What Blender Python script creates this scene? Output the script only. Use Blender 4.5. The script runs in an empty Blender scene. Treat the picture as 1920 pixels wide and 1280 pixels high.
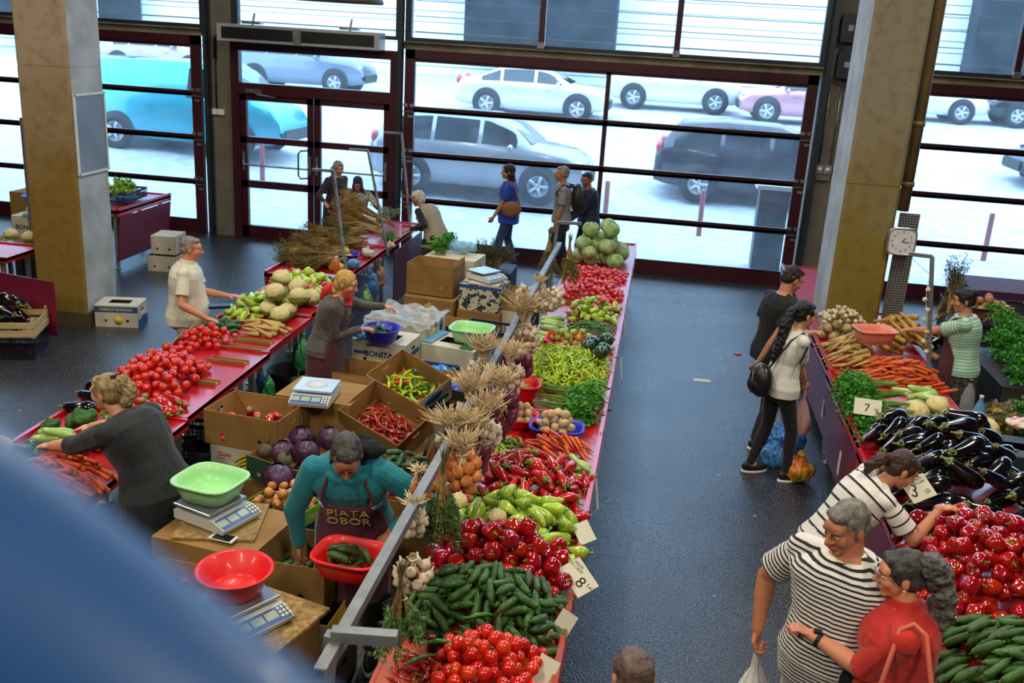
import bpy, bmesh, math, random
import numpy as np
from mathutils import Vector, Matrix, Euler, Quaternion, noise as mnoise
random.seed(7)
rng = np.random.default_rng(7)
scn = bpy.context.scene
COL = scn.collection
PI = math.pi
sin, cos, rad = math.sin, math.cos, math.radians

# ------------------------------------------------------------------ camera
FPX, CAMH = 1840.0, 3.65
def _unit(v):
    v = np.array(v, float); return v/np.linalg.norm(v)
_dn = _unit([-349, 5760, FPX]); _a = np.array([305, -572, FPX]); _a = _unit(_a-_dn*(_a@_dn))
_R = np.array([np.cross(_a, -_dn), _a, -_dn])          # world axes seen from the camera
_O = np.array([0, 0, CAMH])
def ray(px, py): return _R@_unit([px-960, py-640, FPX])
def at(px, py, z=0.0):                                   # pixel -> world point on a level plane
    d = ray(px, py); return Vector(_O+d*((z-CAMH)/d[2]))
def atY(px, py, y):
    d = ray(px, py); return Vector(_O+d*(y/d[1]))
def atX(px, py, x):
    d = ray(px, py); return Vector(_O+d*(x/d[0]))
cam = bpy.data.cameras.new('camera'); camo = bpy.data.objects.new('camera', cam); COL.objects.link(camo)
cam.sensor_width = 36.0; cam.lens = FPX*36/1920; cam.clip_start = 0.02; cam.clip_end = 300
_M = Matrix([[_R[i][0], -_R[i][1], -_R[i][2]] for i in range(3)]).to_4x4()
_M.translation = Vector(_O); camo.matrix_world = _M
cam.dof.use_dof = True; cam.dof.focus_distance = 6.3; cam.dof.aperture_fstop = 3.8
scn.camera = camo

# ------------------------------------------------------------------ world, lights, exposure
scn.view_settings.view_transform = 'Standard'; scn.view_settings.look = 'None'
scn.view_settings.exposure = 0.0; scn.view_settings.gamma = 1.0
scn.view_settings.use_curve_mapping = False
w = bpy.data.worlds.new('sky'); scn.world = w; w.use_nodes = True
_bg = w.node_tree.nodes['Background']; _bg.inputs[0].default_value = (0.46, 0.70, 1.0, 1); _bg.inputs[1].default_value = 6.6
def area(name, loc, size, energy, color, rot=(0, 0, 0)):
    l = bpy.data.lights.new(name, 'AREA'); l.shape = 'RECTANGLE'; l.size, l.size_y = size
    l.energy = energy; l.color = color
    o = bpy.data.objects.new(name, l); COL.objects.link(o); o.location = loc; o.rotation_euler = rot
    return o
for _i, _x in enumerate((-7.5, -2.2, 3.2)):              # strip lights under the hall roof
    for _y, _e in ((-0.6, 250), (6.0, 180), (11.0, 120)):  # nearest row set unseen behind the camera to brighten the faces
        area('ceiling_strip_light', (_x, _y, 6.6), (0.35, 2.2), _e, (1.0, 0.91, 0.76))
scn.cycles.max_bounces = 6; scn.cycles.diffuse_bounces = 3; scn.cycles.glossy_bounces = 3
scn.cycles.transmission_bounces = 4; scn.cycles.transparent_max_bounces = 12
scn.cycles.caustics_reflective = False; scn.cycles.caustics_refractive = False
scn.cycles.use_denoising = True; scn.cycles.sample_clamp_indirect = 4.0

# ------------------------------------------------------------------ materials
def hexc(h):
    h = h.lstrip('#'); c = [int(h[i:i+2], 16)/255 for i in (0, 2, 4)]
    return tuple(x/12.92 if x <= .04045 else ((x+.055)/1.055)**2.4 for x in c)+(1,)
MATS = {}
WS = bpy.data.scenes.new('workbench')                     # where modifiers are applied; removed at the end
def mat(name, c, rough=.5, c2=None, scale=8, metal=0, coat=0, bump=0, bscale=40, spec=.5, objrand=0, detail=3, alpha=1, sss=0, lo=.35, hi=.65, stretch=None, sheen=0):
    if name in MATS: return MATS[name]
    m = bpy.data.materials.new(name); m.use_nodes = True; MATS[name] = m
    nt = m.node_tree; N = nt.nodes; L = nt.links; b = N['Principled BSDF']
    c = hexc(c) if isinstance(c, str) else c
    b.inputs['Base Color'].default_value = c
    b.inputs['Roughness'].default_value = rough; b.inputs['Metallic'].default_value = metal
    b.inputs['Specular IOR Level'].default_value = spec
    b.inputs['Coat Weight'].default_value = coat; b.inputs['Coat Roughness'].default_value = .08
    if sheen: b.inputs['Sheen Weight'].default_value = sheen
    if alpha < 1: b.inputs['Alpha'].default_value = alpha
    tc = N.new('ShaderNodeTexCoord')
    src = tc.outputs['Object']
    if stretch:
        mp = N.new('ShaderNodeMapping'); mp.inputs['Scale'].default_value = stretch
        L.new(src, mp.inputs[0]); src = mp.outputs[0]
    out = None
    if c2:
        c2 = hexc(c2) if isinstance(c2, str) else c2
        t = N.new('ShaderNodeTexNoise'); t.inputs['Scale'].default_value = scale; t.inputs['Detail'].default_value = detail
        L.new(src, t.inputs['Vector'])
        mr = N.new('ShaderNodeMapRange'); mr.inputs[1].default_value = lo; mr.inputs[2].default_value = hi
        L.new(t.outputs['Fac'], mr.inputs[0])
        mx = N.new('ShaderNodeMix'); mx.data_type = 'RGBA'; mx.inputs[6].default_value = c; mx.inputs[7].default_value = c2
        L.new(mr.outputs[0], mx.inputs[0]); out = mx.outputs[2]
    if objrand:
        oi = N.new('ShaderNodeObjectInfo'); hs = N.new('ShaderNodeHueSaturation')
        mr = N.new('ShaderNodeMapRange'); mr.inputs[3].default_value = 1-objrand; mr.inputs[4].default_value = 1+objrand
        L.new(oi.outputs['Random'], mr.inputs[0]); L.new(mr.outputs[0], hs.inputs['Value'])
        mr2 = N.new('ShaderNodeMapRange'); mr2.inputs[3].default_value = .5-objrand*.045; mr2.inputs[4].default_value = .5+objrand*.045
        L.new(oi.outputs['Random'], mr2.inputs[0]); L.new(mr2.outputs[0], hs.inputs['Hue'])
        if out: L.new(out, hs.inputs['Color'])
        else: hs.inputs['Color'].default_value = c
        out = hs.outputs[0]
    if out: L.new(out, b.inputs['Base Color'])
    if bump:
        t = N.new('ShaderNodeTexNoise'); t.inputs['Scale'].default_value = bscale; t.inputs['Detail'].default_value = 3
        L.new(src, t.inputs['Vector'])
        bp = N.new('ShaderNodeBump'); bp.inputs['Strength'].default_value = bump; bp.inputs['Distance'].default_value = .01
        L.new(t.outputs['Fac'], bp.inputs['Height']); L.new(bp.outputs[0], b.inputs['Normal'])
    return m
def stripes(name, ca, cb, period, duty, attr='along', rough=.8, coord=None):
    """cloth with bands that follow the garment (a mesh attribute) or an object axis"""
    if name in MATS: return MATS[name]
    m = mat(name, ca, rough, sheen=.1); nt = m.node_tree; N = nt.nodes; L = nt.links; b = N['Principled BSDF']
    if coord is None:
        a = N.new('ShaderNodeAttribute'); a.attribute_name = attr; src = a.outputs['Fac']
    else:
        tc = N.new('ShaderNodeTexCoord'); sp = N.new('ShaderNodeSeparateXYZ'); L.new(tc.outputs['Object'], sp.inputs[0]); src = sp.outputs[coord]
    d = N.new('ShaderNodeMath'); d.operation = 'DIVIDE'; d.inputs[1].default_value = period; L.new(src, d.inputs[0])
    f = N.new('ShaderNodeMath'); f.operation = 'FRACT'; L.new(d.outputs[0], f.inputs[0])
    g = N.new('ShaderNodeMath'); g.operation = 'LESS_THAN'; g.inputs[1].default_value = duty; L.new(f.outputs[0], g.inputs[0])
    mx = N.new('ShaderNodeMix'); mx.data_type = 'RGBA'; mx.inputs[6].default_value = hexc(ca); mx.inputs[7].default_value = hexc(cb)
    L.new(g.outputs[0], mx.inputs[0]); L.new(mx.outputs[2], b.inputs['Base Color'])
    return m
def glass_mat(name, tint=(1, 1, 1, 1), refl=.08, dirt=0.0, op=0.0, opc=(.8, .85, .9, 1)):
    if name in MATS: return MATS[name]
    m = bpy.data.materials.new(name); m.use_nodes = True; MATS[name] = m
    nt = m.node_tree; N = nt.nodes; L = nt.links; N.remove(N['Principled BSDF']); o = N['Material Output']
    tr = N.new('ShaderNodeBsdfTransparent'); tr.inputs[0].default_value = tint
    gl = N.new('ShaderNodeBsdfGlossy'); gl.inputs['Roughness'].default_value = .03
    lw = N.new('ShaderNodeLayerWeight'); lw.inputs[0].default_value = .25
    mr = N.new('ShaderNodeMapRange'); mr.inputs[3].default_value = refl; mr.inputs[4].default_value = .7; L.new(lw.outputs['Fresnel'], mr.inputs[0])
    mx = N.new('ShaderNodeMixShader'); L.new(mr.outputs[0], mx.inputs[0]); L.new(tr.outputs[0], mx.inputs[1]); L.new(gl.outputs[0], mx.inputs[2])
    last = mx
    if op > 0:
        df = N.new('ShaderNodeBsdfTranslucent'); df.inputs[0].default_value = opc
        t = N.new('ShaderNodeTexNoise'); t.inputs['Scale'].default_value = 3; t.inputs['Detail'].default_value = 5
        tc = N.new('ShaderNodeTexCoord'); L.new(tc.outputs['Object'], t.inputs[0])
        r2 = N.new('ShaderNodeMapRange'); r2.inputs[1].default_value = .3; r2.inputs[2].default_value = .8; r2.inputs[3].default_value = op*.6; r2.inputs[4].default_value = op*1.6
        L.new(t.outputs['Fac'], r2.inputs[0])
        m2 = N.new('ShaderNodeMixShader'); L.new(r2.outputs[0], m2.inputs[0]); L.new(mx.outputs[0], m2.inputs[1]); L.new(df.outputs[0], m2.inputs[2]); last = m2
    L.new(last.outputs[0], o.inputs[0])
    return m

# ------------------------------------------------------------------ objects
def tag(o, label=None, cat=None, group=None, kind=None):
    if label: o['label'] = label
    if cat: o['category'] = cat
    if group: o['group'] = group
    if kind: o['kind'] = kind
    return o
def empty(name, loc=(0, 0, 0), rz=0, M=None):
    o = bpy.data.objects.new(name, None); COL.objects.link(o); o.empty_display_size = .1
    if M is not None: o.matrix_world = M
    else: o.location = loc; o.rotation_euler = (0, 0, rz)
    return o
def link(name, me, parent=None, M=None):
    o = bpy.data.objects.new(name, me); COL.objects.link(o)
    if parent: o.parent = parent
    if M is not None: o.matrix_basis = M
    return o
def frame_to(axis, roll=0):
    """rotation whose local x runs along axis"""
    a = Vector(axis).normalized(); up = Vector((0, 0, 1))
    if abs(a.z) > .98: up = Vector((0, 1, 0))
    y = up.cross(a).normalized(); z = a.cross(y)
    R = Matrix((a, y, z)).transposed()
    return (R @ Matrix.Rotation(roll, 3, 'X')).to_4x4()
class MB:
    def __init__(s): s.v = []; s.f = []; s.m = []; s.s = []
    def add(s, vs, fs, mi=0, smooth=True, M=None):
        n = len(s.v)
        if M is not None: vs = [M @ Vector(v) for v in vs]
        s.v.extend([tuple(v) for v in vs])
        s.f.extend([tuple(i+n for i in f) for f in fs]); s.m.extend([mi]*len(fs)); s.s.extend([smooth]*len(fs))
        return s
    def box(s, c, d, mi=0, M=None, rz=0, R=None):
        x, y, z = d[0]/2, d[1]/2, d[2]/2
        T = Matrix.Translation(c) @ (R.to_4x4() if R is not None else Matrix.Rotation(rz, 4, 'Z'))
        if M is not None: T = M @ T
        vs = [(a*x, b*y, c_*z) for a in (-1, 1) for b in (-1, 1) for c_ in (-1, 1)]
        fs = [(0, 1, 3, 2), (4, 6, 7, 5), (0, 4, 5, 1), (2, 3, 7, 6), (0, 2, 6, 4), (1, 5, 7, 3)]
        return s.add(vs, fs, mi, False, T)
    def bb(s, a, b, mi=0, M=None):                       # box from corner to corner
        return s.box([(a[i]+b[i])/2 for i in range(3)], [abs(b[i]-a[i]) for i in range(3)], mi, M)
    def rings(s, rs, mi=0, cap=(1, 1), smooth=True, M=None, closed=True):
        n = len(rs[0]); vs = [p for r in rs for p in r]; fs = []
        for i in range(len(rs)-1):
            for j in range(n if closed else n-1):
                k = (j+1) % n
                fs.append((i*n+j, i*n+k, (i+1)*n+k, (i+1)*n+j))
        if cap[0]: fs.append(tuple(range(n))[::-1])
        if cap[1]: fs.append(tuple((len(rs)-1)*n+j for j in range(n)))
        return s.add(vs, fs, mi, smooth, M)
    def tube(s, pts, rr, n=8, mi=0, M=None, cap=(1, 1), sq=False, smooth=True):
        pts = [Vector(p) for p in pts]
        if not hasattr(rr, '__len__'): rr = [rr]*len(pts)
        t0 = (pts[1]-pts[0]).normalized(); u = Vector((0, 0, 1)) if abs(t0.z) < .9 else Vector((1, 0, 0))
        u = (u-t0*u.dot(t0)).normalized(); rs = []
        for i, p in enumerate(pts):
            t = (pts[min(i+1, len(pts)-1)]-pts[max(i-1, 0)]).normalized()
            u = (u-t*u.dot(t)).normalized(); v = t.cross(u)
            o = PI/4 if sq else 0; k = math.sqrt(2) if sq else 1
            rs.append([p+(u*cos(o+2*PI*j/n)+v*sin(o+2*PI*j/n))*rr[i]*k for j in range(n)])
        return s.rings(rs, mi, cap, smooth and not sq, M)
    def bar(s, a, b, w, mi=0, M=None): return s.tube([a, b], w/2, 4, mi, M, sq=True)
    def lathe(s, prof, n=16, mi=0, M=None, lob=0, amp=0, ph=0, smooth=True):
        rs = []
        for r, z in prof:
            rs.append([(r*(1+amp*cos(lob*2*PI*j/n+ph))*cos(2*PI*j/n), r*(1+amp*cos(lob*2*PI*j/n+ph))*sin(2*PI*j/n), z) for j in range(n)])
        return s.rings(rs, mi, (prof[0][0] > 1e-4, prof[-1][0] > 1e-4), smooth, M)
    def ball(s, c, r, n=12, m=8, mi=0, M=None, R=None):
        r = (r, r, r) if not hasattr(r, '__len__') else r
        T = Matrix.Translation(c) @ (R.to_4x4() if R is not None else Matrix.Identity(4)) @ Matrix.Diagonal((*r, 1))
        if M is not None: T = M @ T
        pr = [(max(sin(PI*i/m), 1e-5), -cos(PI*i/m)) for i in range(m+1)]
        return s.lathe(pr, n, mi, T)
    def prism(s, poly, z0, z1, mi=0, M=None, smooth=False):
        n = len(poly); vs = [(x, y, z0) for x, y in poly]+[(x, y, z1) for x, y in poly]
        fs = [tuple(range(n))[::-1], tuple(range(n, 2*n))]+[(j, (j+1) % n, n+(j+1) % n, n+j) for j in range(n)]
        return s.add(vs, fs, mi, smooth, M)
    def panel(s, w, h, t, holes=(), mi=0, mo=None, M=None, nn=16):
        """upright board, x 0..w, z 0..h, outer face at y=-t (material mo), oval holes (cx, cz, rx, rz)"""
        mo = mi if mo is None else mo
        hs = sorted(holes); xs = [0]
        for i in range(len(hs)-1): xs.append((hs[i][0]+hs[i+1][0])/2)
        xs.append(w)
        for i in range(max(1, len(hs))):
            a, b = xs[i], xs[i+1]
            if not hs: s.add([(a, 0, 0), (b, 0, 0), (b, 0, h), (a, 0, h), (a, -t, 0), (b, -t, 0), (b, -t, h), (a, -t, h)], [(0, 3, 2, 1)], mi, False, M); s.add([(a, -t, 0), (b, -t, 0), (b, -t, h), (a, -t, h)], [(0, 1, 2, 3)], mo, False, M); continue
            cx, cz, rx, rz = hs[i]; P = []; Q = []
            for k in range(nn):
                an = 2*PI*k/nn+PI/nn; dx, dz = cos(an), sin(an)
                q = (cx+rx*dx, cz+rz*dz); Q.append(q)
                tt = min(((b-cx)/dx if dx > 0 else (a-cx)/dx), ((h-cz)/dz if dz > 0 else -cz/dz))
                P.append((cx+dx*tt, cz+dz*tt))
            cor = [(b, h), (a, h), (a, 0), (b, 0)]
            for y, mm, fl in ((0, mi, 1), (-t, mo, 0)):
                vs = [(p[0], y, p[1]) for p in P]+[(q[0], y, q[1]) for q in Q]; fs = []
                for k in range(nn):
                    k2 = (k+1) % nn; f = [k, k2, nn+k2, nn+k]
                    p, p2 = P[k], P[k2]
                    if abs(p[0]-p2[0]) > 1e-6 and abs(p[1]-p2[1]) > 1e-6:
                        c = min(cor, key=lambda c: abs(c[0]-p[0])+abs(c[0]-p2[0])+abs(c[1]-p[1])+abs(c[1]-p2[1]))
                        vs.append((c[0], y, c[1])); f = [k, len(vs)-1, k2, nn+k2, nn+k]
                    fs.append(tuple(f) if fl else tuple(f[::-1]))
                s.add(vs, fs, mm, False, M)
            s.add([(q[0], y, q[1]) for y in (0, -t) for q in Q], [(k, (k+1) % nn, nn+(k+1) % nn, nn+k) for k in range(nn)], mi, False, M)
        for x in (0, w): s.add([(x, 0, 0), (x, -t, 0), (x, -t, h), (x, 0, h)], [(0, 1, 2, 3)], mi, False, M)
        s.add([(0, 0, h), (w, 0, h), (w, -t, h), (0, -t, h)], [(0, 1, 2, 3)], mi, False, M)
        s.add([(0, 0, 0), (w, 0, 0), (w, -t, 0), (0, -t, 0)], [(3, 2, 1, 0)], mi, False, M)
        return s
    def mesh(s, name, mats):
        me = bpy.data.meshes.new(name); me.from_pydata(s.v, [], s.f)
        if not isinstance(mats, (list, tuple)): mats = [mats]
        for m in mats: me.materials.append(m)
        me.polygons.foreach_set('material_index', s.m); me.polygons.foreach_set('use_smooth', s.s)
        me.update(); return me
    def build(s, name, mats, parent=None, M=None): return link(name, s.mesh(name, mats), parent, M)
def structure(name, mb, mats, parent=None, label=None):
    o = mb.build(name, mats, parent)
    if parent is None: o['kind'] = 'structure'
    if label: o['label'] = label
    return o
def thing(mb, name, mats, label, cat, loc=(0, 0, 0), rz=0, group=None, M=None):
    o = mb.build(name, mats); tag(o, label, cat, group)
    if M is not None: o.matrix_basis = M
    else: o.location = loc; o.rotation_euler = (0, 0, rz)
    return o
def displace(me, fn):
    """move every vertex along its normal by fn(position)"""
    n = len(me.vertices); co = np.empty(n*3); me.vertices.foreach_get('co', co); co = co.reshape(-1, 3)
    no = np.empty(n*3); me.vertex_normals.foreach_get('vector', no); no = no.reshape(-1, 3)
    d = np.array([fn(Vector(p)) for p in co]); co += no*d[:, None]
    me.vertices.foreach_set('co', co.ravel()); me.update(); return me
def jitter(me, amp, scale, seed=0):
    o = Vector((seed*7.1, seed*3.3, seed))
    return displace(me, lambda p: mnoise.noise(p*scale+o)*amp)
_tc = {}
def text_mesh(txt, size, m, ext=.0006, align='CENTER', bold=0.0):
    k = (txt, size, m.name, align, bold)
    if k in _tc: return _tc[k]
    c = bpy.data.curves.new('t', 'FONT'); c.body = txt; c.size = size; c.extrude = ext; c.align_x = align; c.align_y = 'CENTER'; c.offset = bold; c.resolution_u = 3
    o = bpy.data.objects.new('t', c); WS.collection.objects.link(o); WS.view_layers[0].update(); dg = WS.view_layers[0].depsgraph
    me = bpy.data.meshes.new_from_object(o.evaluated_get(dg)); bpy.data.objects.remove(o)
    me.materials.clear(); me.materials.append(m); _tc[k] = me
    return me
# proto = (name, mesh, category, [(part name, mesh, matrix, label)])
def place(pr, M, label, group=None, parts=True):
    o = bpy.data.objects.new(pr[0], pr[1]); COL.objects.link(o); o.matrix_basis = M
    tag(o, label, pr[2], group)
    if parts:
        for n, me, Mc, lb in pr[3]:
            c = bpy.data.objects.new(n, me); COL.objects.link(c); c.parent = o; c.matrix_basis = Mc
            if lb: c['label'] = lb
    return o
# ------------------------------------------------------------------ hall shell
FY = 15.6
M_red = mat('door frame dark red lacquer', '#431321', .38, '#38101b', 3)
M_conc = mat('weathered concrete', '#8d8672', .85, '#6f6a58', 2.5, bump=.3, bscale=20)
M_pier = mat('grey plaster', '#6e6a60', .9, '#625e54', 3, bump=.2)
M_steel = mat('galvanised steel', '#a9adb0', .38, '#84888c', 12, metal=.8)
M_steeld = mat('dark steel', '#3a4048', .4, metal=.6)
M_rub = mat('black rubber', '#15161a', .6)
M_white = mat('white plastic', '#dfe2e0', .4)
M_tablered = mat('red laminate', '#b8121f', .32, '#a50f1b', 4, coat=.3, objrand=.05)
M_glass = glass_mat('window glass', (.93, .97, 1, 1), .03, op=.028, opc=(.9, .95, 1, 1))  # translucent share paints a veiling glare over the street into the panes

def floor_mat():
    m = mat('asphalt floor', '#1c1e27', .42, '#101117', .9, detail=6, bump=.5, bscale=70)
    nt = m.node_tree; N = nt.nodes; L = nt.links; b = N['Principled BSDF']
    tc = N.new('ShaderNodeTexCoord')
    v = N.new('ShaderNodeTexVoronoi'); v.inputs['Scale'].default_value = 75; L.new(tc.outputs['Object'], v.inputs['Vector'])
    n2 = N.new('ShaderNodeTexNoise'); n2.inputs['Scale'].default_value = 95; n2.inputs['Detail'].default_value = 4; L.new(tc.outputs['Object'], n2.inputs['Vector'])
    r = N.new('ShaderNodeMapRange'); r.inputs[1].default_value = .53; r.inputs[2].default_value = .68; L.new(n2.outputs['Fac'], r.inputs[0])
    old = b.inputs['Base Color'].links[0].from_socket
    mx = N.new('ShaderNodeMix'); mx.data_type = 'RGBA'; mx.inputs[7].default_value = hexc('#7c8089'); L.new(old, mx.inputs[6]); L.new(r.outputs[0], mx.inputs[0])
    # pale squashed specks
    v2 = N.new('ShaderNodeTexVoronoi'); v2.inputs['Scale'].default_value = 3.2; L.new(tc.outputs['Object'], v2.inputs['Vector'])
    lt = N.new('ShaderNodeMath'); lt.operation = 'LESS_THAN'; lt.inputs[1].default_value = .035; L.new(v2.outputs['Distance'], lt.inputs[0])
    m2 = N.new('ShaderNodeMix'); m2.data_type = 'RGBA'; m2.inputs[7].default_value = hexc('#a9aba8'); L.new(mx.outputs[2], m2.inputs[6]); L.new(lt.outputs[0], m2.inputs[0])
    L.new(m2.outputs[2], b.inputs['Base Color'])
    n3 = N.new('ShaderNodeTexNoise'); n3.inputs['Scale'].default_value = .8; n3.inputs['Detail'].default_value = 4; L.new(tc.outputs['Object'], n3.inputs['Vector'])
    r3 = N.new('ShaderNodeMapRange'); r3.inputs[1].default_value = .35; r3.inputs[2].default_value = .65; r3.inputs[3].default_value = .24; r3.inputs[4].default_value = .34
    L.new(n3.outputs['Fac'], r3.inputs[0]); L.new(r3.outputs[0], b.inputs['Roughness'])
    return m
b = MB(); b.bb((-16, -6, -.1), (12, FY+.12, 0)); structure('floor', b, floor_mat())
M_ceil = mat('ceiling boards', '#6a6a66', .9)
b = MB(); b.bb((-16, -6, 7.0), (12, FY+.3, 7.2)); structure('ceiling', b, M_ceil)
M_hall = mat('hall wall paint', '#5f5c52', .9)
b = MB(); b.bb((-16.2, -6, 0), (-16, FY, 7)); structure('wall_left', b, M_hall)
b = MB(); b.bb((12, -6, 0), (12.2, FY, 7)); structure('wall_right', b, M_hall)
b = MB(); b.bb((-16, -6.2, 0), (12, -6, 7)); structure('wall_near', b, M_hall)

# facade piers and the sill band between gates and upper windows
b = MB()
for x0, x1 in ((-10.3, -9.75), (-7.52, -7.02), (2.22, 3.02), (9.3, 9.9)): b.bb((x0, FY, 0), (x1, FY+.3, 7))
structure('wall_back', b, M_pier)
b = MB()
for x0, x1 in ((-16, -10.3), (-9.75, -7.52), (-4.2, 2.22), (3.02, 9.3), (9.9, 12)):
    b.bb((x0, FY-.02, 3.24), (x1, FY+.25, 3.34)); b.bb((x0, FY-.1, 3.34), (x1, FY+.2, 3.36))
structure('trim_1', b, M_conc)

def gate(name, x0, x1, mull=()):
    """sectional glazed gate: four sections of glass in dark red frames"""
    root = empty(name, (0, 0, 0)); root['kind'] = 'structure'
    f = MB(); y0, y1 = FY-.06, FY+.03
    f.bb((x0, y0, 3.1), (x1, y1, 3.24)); 
    for x in (x0, x1-.16): f.bb((x, y0, 0), (x+.16, y1, 3.24))
    f.build('gate_frame', M_red, root)
    zs = [.2, .88, 1.62, 2.33, 3.1]
    for i in range(4):
        a, c = zs[i], zs[i+1]; s = MB()
        s.bb((x0+.16, FY-.03, a-(.2 if i == 0 else .045)), (x1-.16, FY+.02, a+.04))
        s.bb((x0+.16, FY-.03, c-.045), (x1-.16, FY+.02, c))
        for x in mull: s.bb((x-.035, FY-.03, a), (x+.035, FY+.02, c))
        s.build('door_section', M_red, root)
        g = MB(); g.bb((x0+.16, FY-.005, a+.04), (x1-.16, FY+.003, c-.045)); g.build('pane', M_glass, root)
        k = MB()
        k.bb((x0+.16, FY-.05, a+.042), (x1-.16, FY-.025, a+.05))
        k.build('sill_strip', M_steel, root)
        for x in (x0+.08, x1-.08):
            h = MB()
            if i: 
                h.box((x-.05, FY-.08, a+.06), (.07, .02, .05)); h.box((x+.05, FY-.08, a+.06), (.07, .02, .05)); h.box((x, FY-.085, a-.04), (.19, .015, .012)); h.box((x+.03, FY-.08, a-.11), (.08, .02, .04))
                h.build('hinge', M_steel, root)
    return root
gate('door_1', -15.9, -10.32, (-13.1,)); gate('door_2', -9.72, -7.55)
gate('door_3', -4.13, 2.18, (-.93,)); gate('door_4', 3.05, 9.28, (6.2,))
# tracks beside the gates
for i, x in enumerate((-10.4, -7.42, -4.2, 2.28, 2.95)):
    t = MB(); t.bb((x-.035, FY-.14, 0), (x+.035, FY-.07, 6.9)); t.bb((x-.05, FY-.07, 0), (x+.05, FY-.05, 6.9))
    structure('trim_%d' % (i+2), t, M_steeld)
# upper windows
def upper(n, x0, x1, mull=()):
    root = empty('window_%d' % n); root['kind'] = 'structure'; f = MB()
    f.bb((x0, FY, 3.36), (x1, FY+.1, 3.42)); f.bb((x0, FY, 5.6), (x1, FY+.1, 5.7))
    for x in (x0, x1): f.bb((x-.05, FY-.02, 3.36), (x+.05, FY+.1, 7))
    f.build('window_frame', M_steeld, root)
    for x in mull:
        m = MB(); m.bb((x-.045, FY-.05, 3.36), (x+.045, FY+.08, 7)); m.build('mullion', M_red, root)
        m = MB(); m.box((x, FY-.07, 3.42), (.11, .05, .09)); m.build('bracket', M_steel, root)
    p = MB(); p.bb((x0, FY+.04, 3.4), (x1, FY+.05, 7)); p.build('pane', M_glass, root)
upper(1, -16, -10.35); upper(2, -9.7, -7.5); upper(3, -6.95, -4.25); upper(4, -4.1, 2.2, (-2.0, .05)); upper(5, 3.05, 9.3, (4.9,)); upper(6, 9.9, 12)

# entrance door, two leaves
root = empty('door_5'); root['kind'] = 'structure'
f = MB(); y0, y1 = FY-.08, FY+.06
for x0, x1, z0, z1 in ((-7.02, -6.88, 0, 3.2), (-4.36, -4.2, 0, 3.2), (-6.88, -4.36, 3.06, 3.2), (-6.88, -4.36, 2.38, 2.56), (-6.88, -4.36, 0, .03)):
    f.bb((x0, y0, z0), (x1, y1, z1))
f.build('door_frame', M_red, root)
g = MB(); g.bb((-6.88, FY, 2.56), (-4.36, FY+.01, 3.06)); g.build('pane', M_glass, root)
for x0, x1, s in ((-6.88, -5.64, 1), (-5.62, -4.36, -1)):
    l = MB()
    for a, c, z0, z1 in ((x0, x0+.1, .02, 2.38), (x1-.1, x1, .02, 2.38), (x0, x1, .02, .22), (x0, x1, .86, .98), (x0, x1, 1.6, 1.7), (x0, x1, 2.28, 2.38)):
        l.bb((a, FY-.05, z0), (c, FY+.03, z1))
    lf = l.build('door_leaf', M_red, root)
    g = MB(); g.bb((x0+.1, FY, .22), (x1-.1, FY+.008, 2.28)); g.build('pane', M_glass, lf)
    h = MB(); h.tube([(x0+.04, FY-.06, 1.42), (x0+.07, FY-.14, 1.25), (x1-.07, FY-.14, 1.25), (x1-.04, FY-.06, 1.42)], .017, 8)
    h.box((x0+.05, FY-.07, 1.3), (.04, .03, .3)); h.box((x1-.05, FY-.07, 1.3), (.04, .03, .3)); h.build('push_bar', M_steel, lf)
    if s > 0:
        h = MB(); h.tube([(x1-.06, FY-.06, 1.1), (x1-.16, FY-.2, 1.1), (x1-.2, FY-.2, 1.15), (x1-.2, FY-.2, 1.5), (x1-.16, FY-.2, 1.55), (x1-.06, FY-.06, 1.55)], .014, 8); h.build('door_handle', M_steeld, lf)
b = MB(); b.box((-6.62, FY-.1, 2.44), (.28, .05, .06)); b.tube([(-6.62, FY-.12, 2.42), (-6.5, FY-.25, 2.4), (-6.25, FY-.1, 2.36)], .01, 6); b.build('door_closer', M_steel, root)

# pillars
def soot(name, c1, c2, zlo, zhi):
    m = mat(name, c1, .75, None, bump=.25, bscale=12); nt = m.node_tree; N = nt.nodes; L = nt.links
    tc = N.new('ShaderNodeTexCoord'); sp = N.new('ShaderNodeSeparateXYZ'); L.new(tc.outputs['Object'], sp.inputs[0])
    n = N.new('ShaderNodeTexNoise'); n.inputs['Scale'].default_value = 2.2; n.inputs['Detail'].default_value = 6; L.new(tc.outputs['Object'], n.inputs[0])
    md = N.new('ShaderNodeMath'); md.operation = 'MULTIPLY_ADD'; md.inputs[1].default_value = 1.6; L.new(n.outputs['Fac'], md.inputs[0]); L.new(sp.outputs[2], md.inputs[2])
    r = N.new('ShaderNodeMapRange'); r.inputs[1].default_value = zlo+.8; r.inputs[2].default_value = zhi+.8; L.new(md.outputs[0], r.inputs[0])
    mx = N.new('ShaderNodeMix'); mx.data_type = 'RGBA'; mx.inputs[6].default_value = hexc(c2); mx.inputs[7].default_value = hexc(c1); L.new(r.outputs[0], mx.inputs[0])
    n2 = N.new('ShaderNodeTexNoise'); n2.inputs['Scale'].default_value = 9; n2.inputs['Detail'].default_value = 9; L.new(tc.outputs['Object'], n2.inputs[0])
    r2 = N.new('ShaderNodeMapRange'); r2.inputs[1].default_value = .48; r2.inputs[2].default_value = .7; r2.inputs[4].default_value = .38; L.new(n2.outputs['Fac'], r2.inputs[0])
    m3 = N.new('ShaderNodeMix'); m3.data_type = 'RGBA'; m3.inputs[7].default_value = hexc('#5d4a25'); L.new(mx.outputs[2], m3.inputs[6]); L.new(r2.outputs[0], m3.inputs[0])
    L.new(m3.outputs[2], N['Principled BSDF'].inputs['Base Color']); return m
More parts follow.
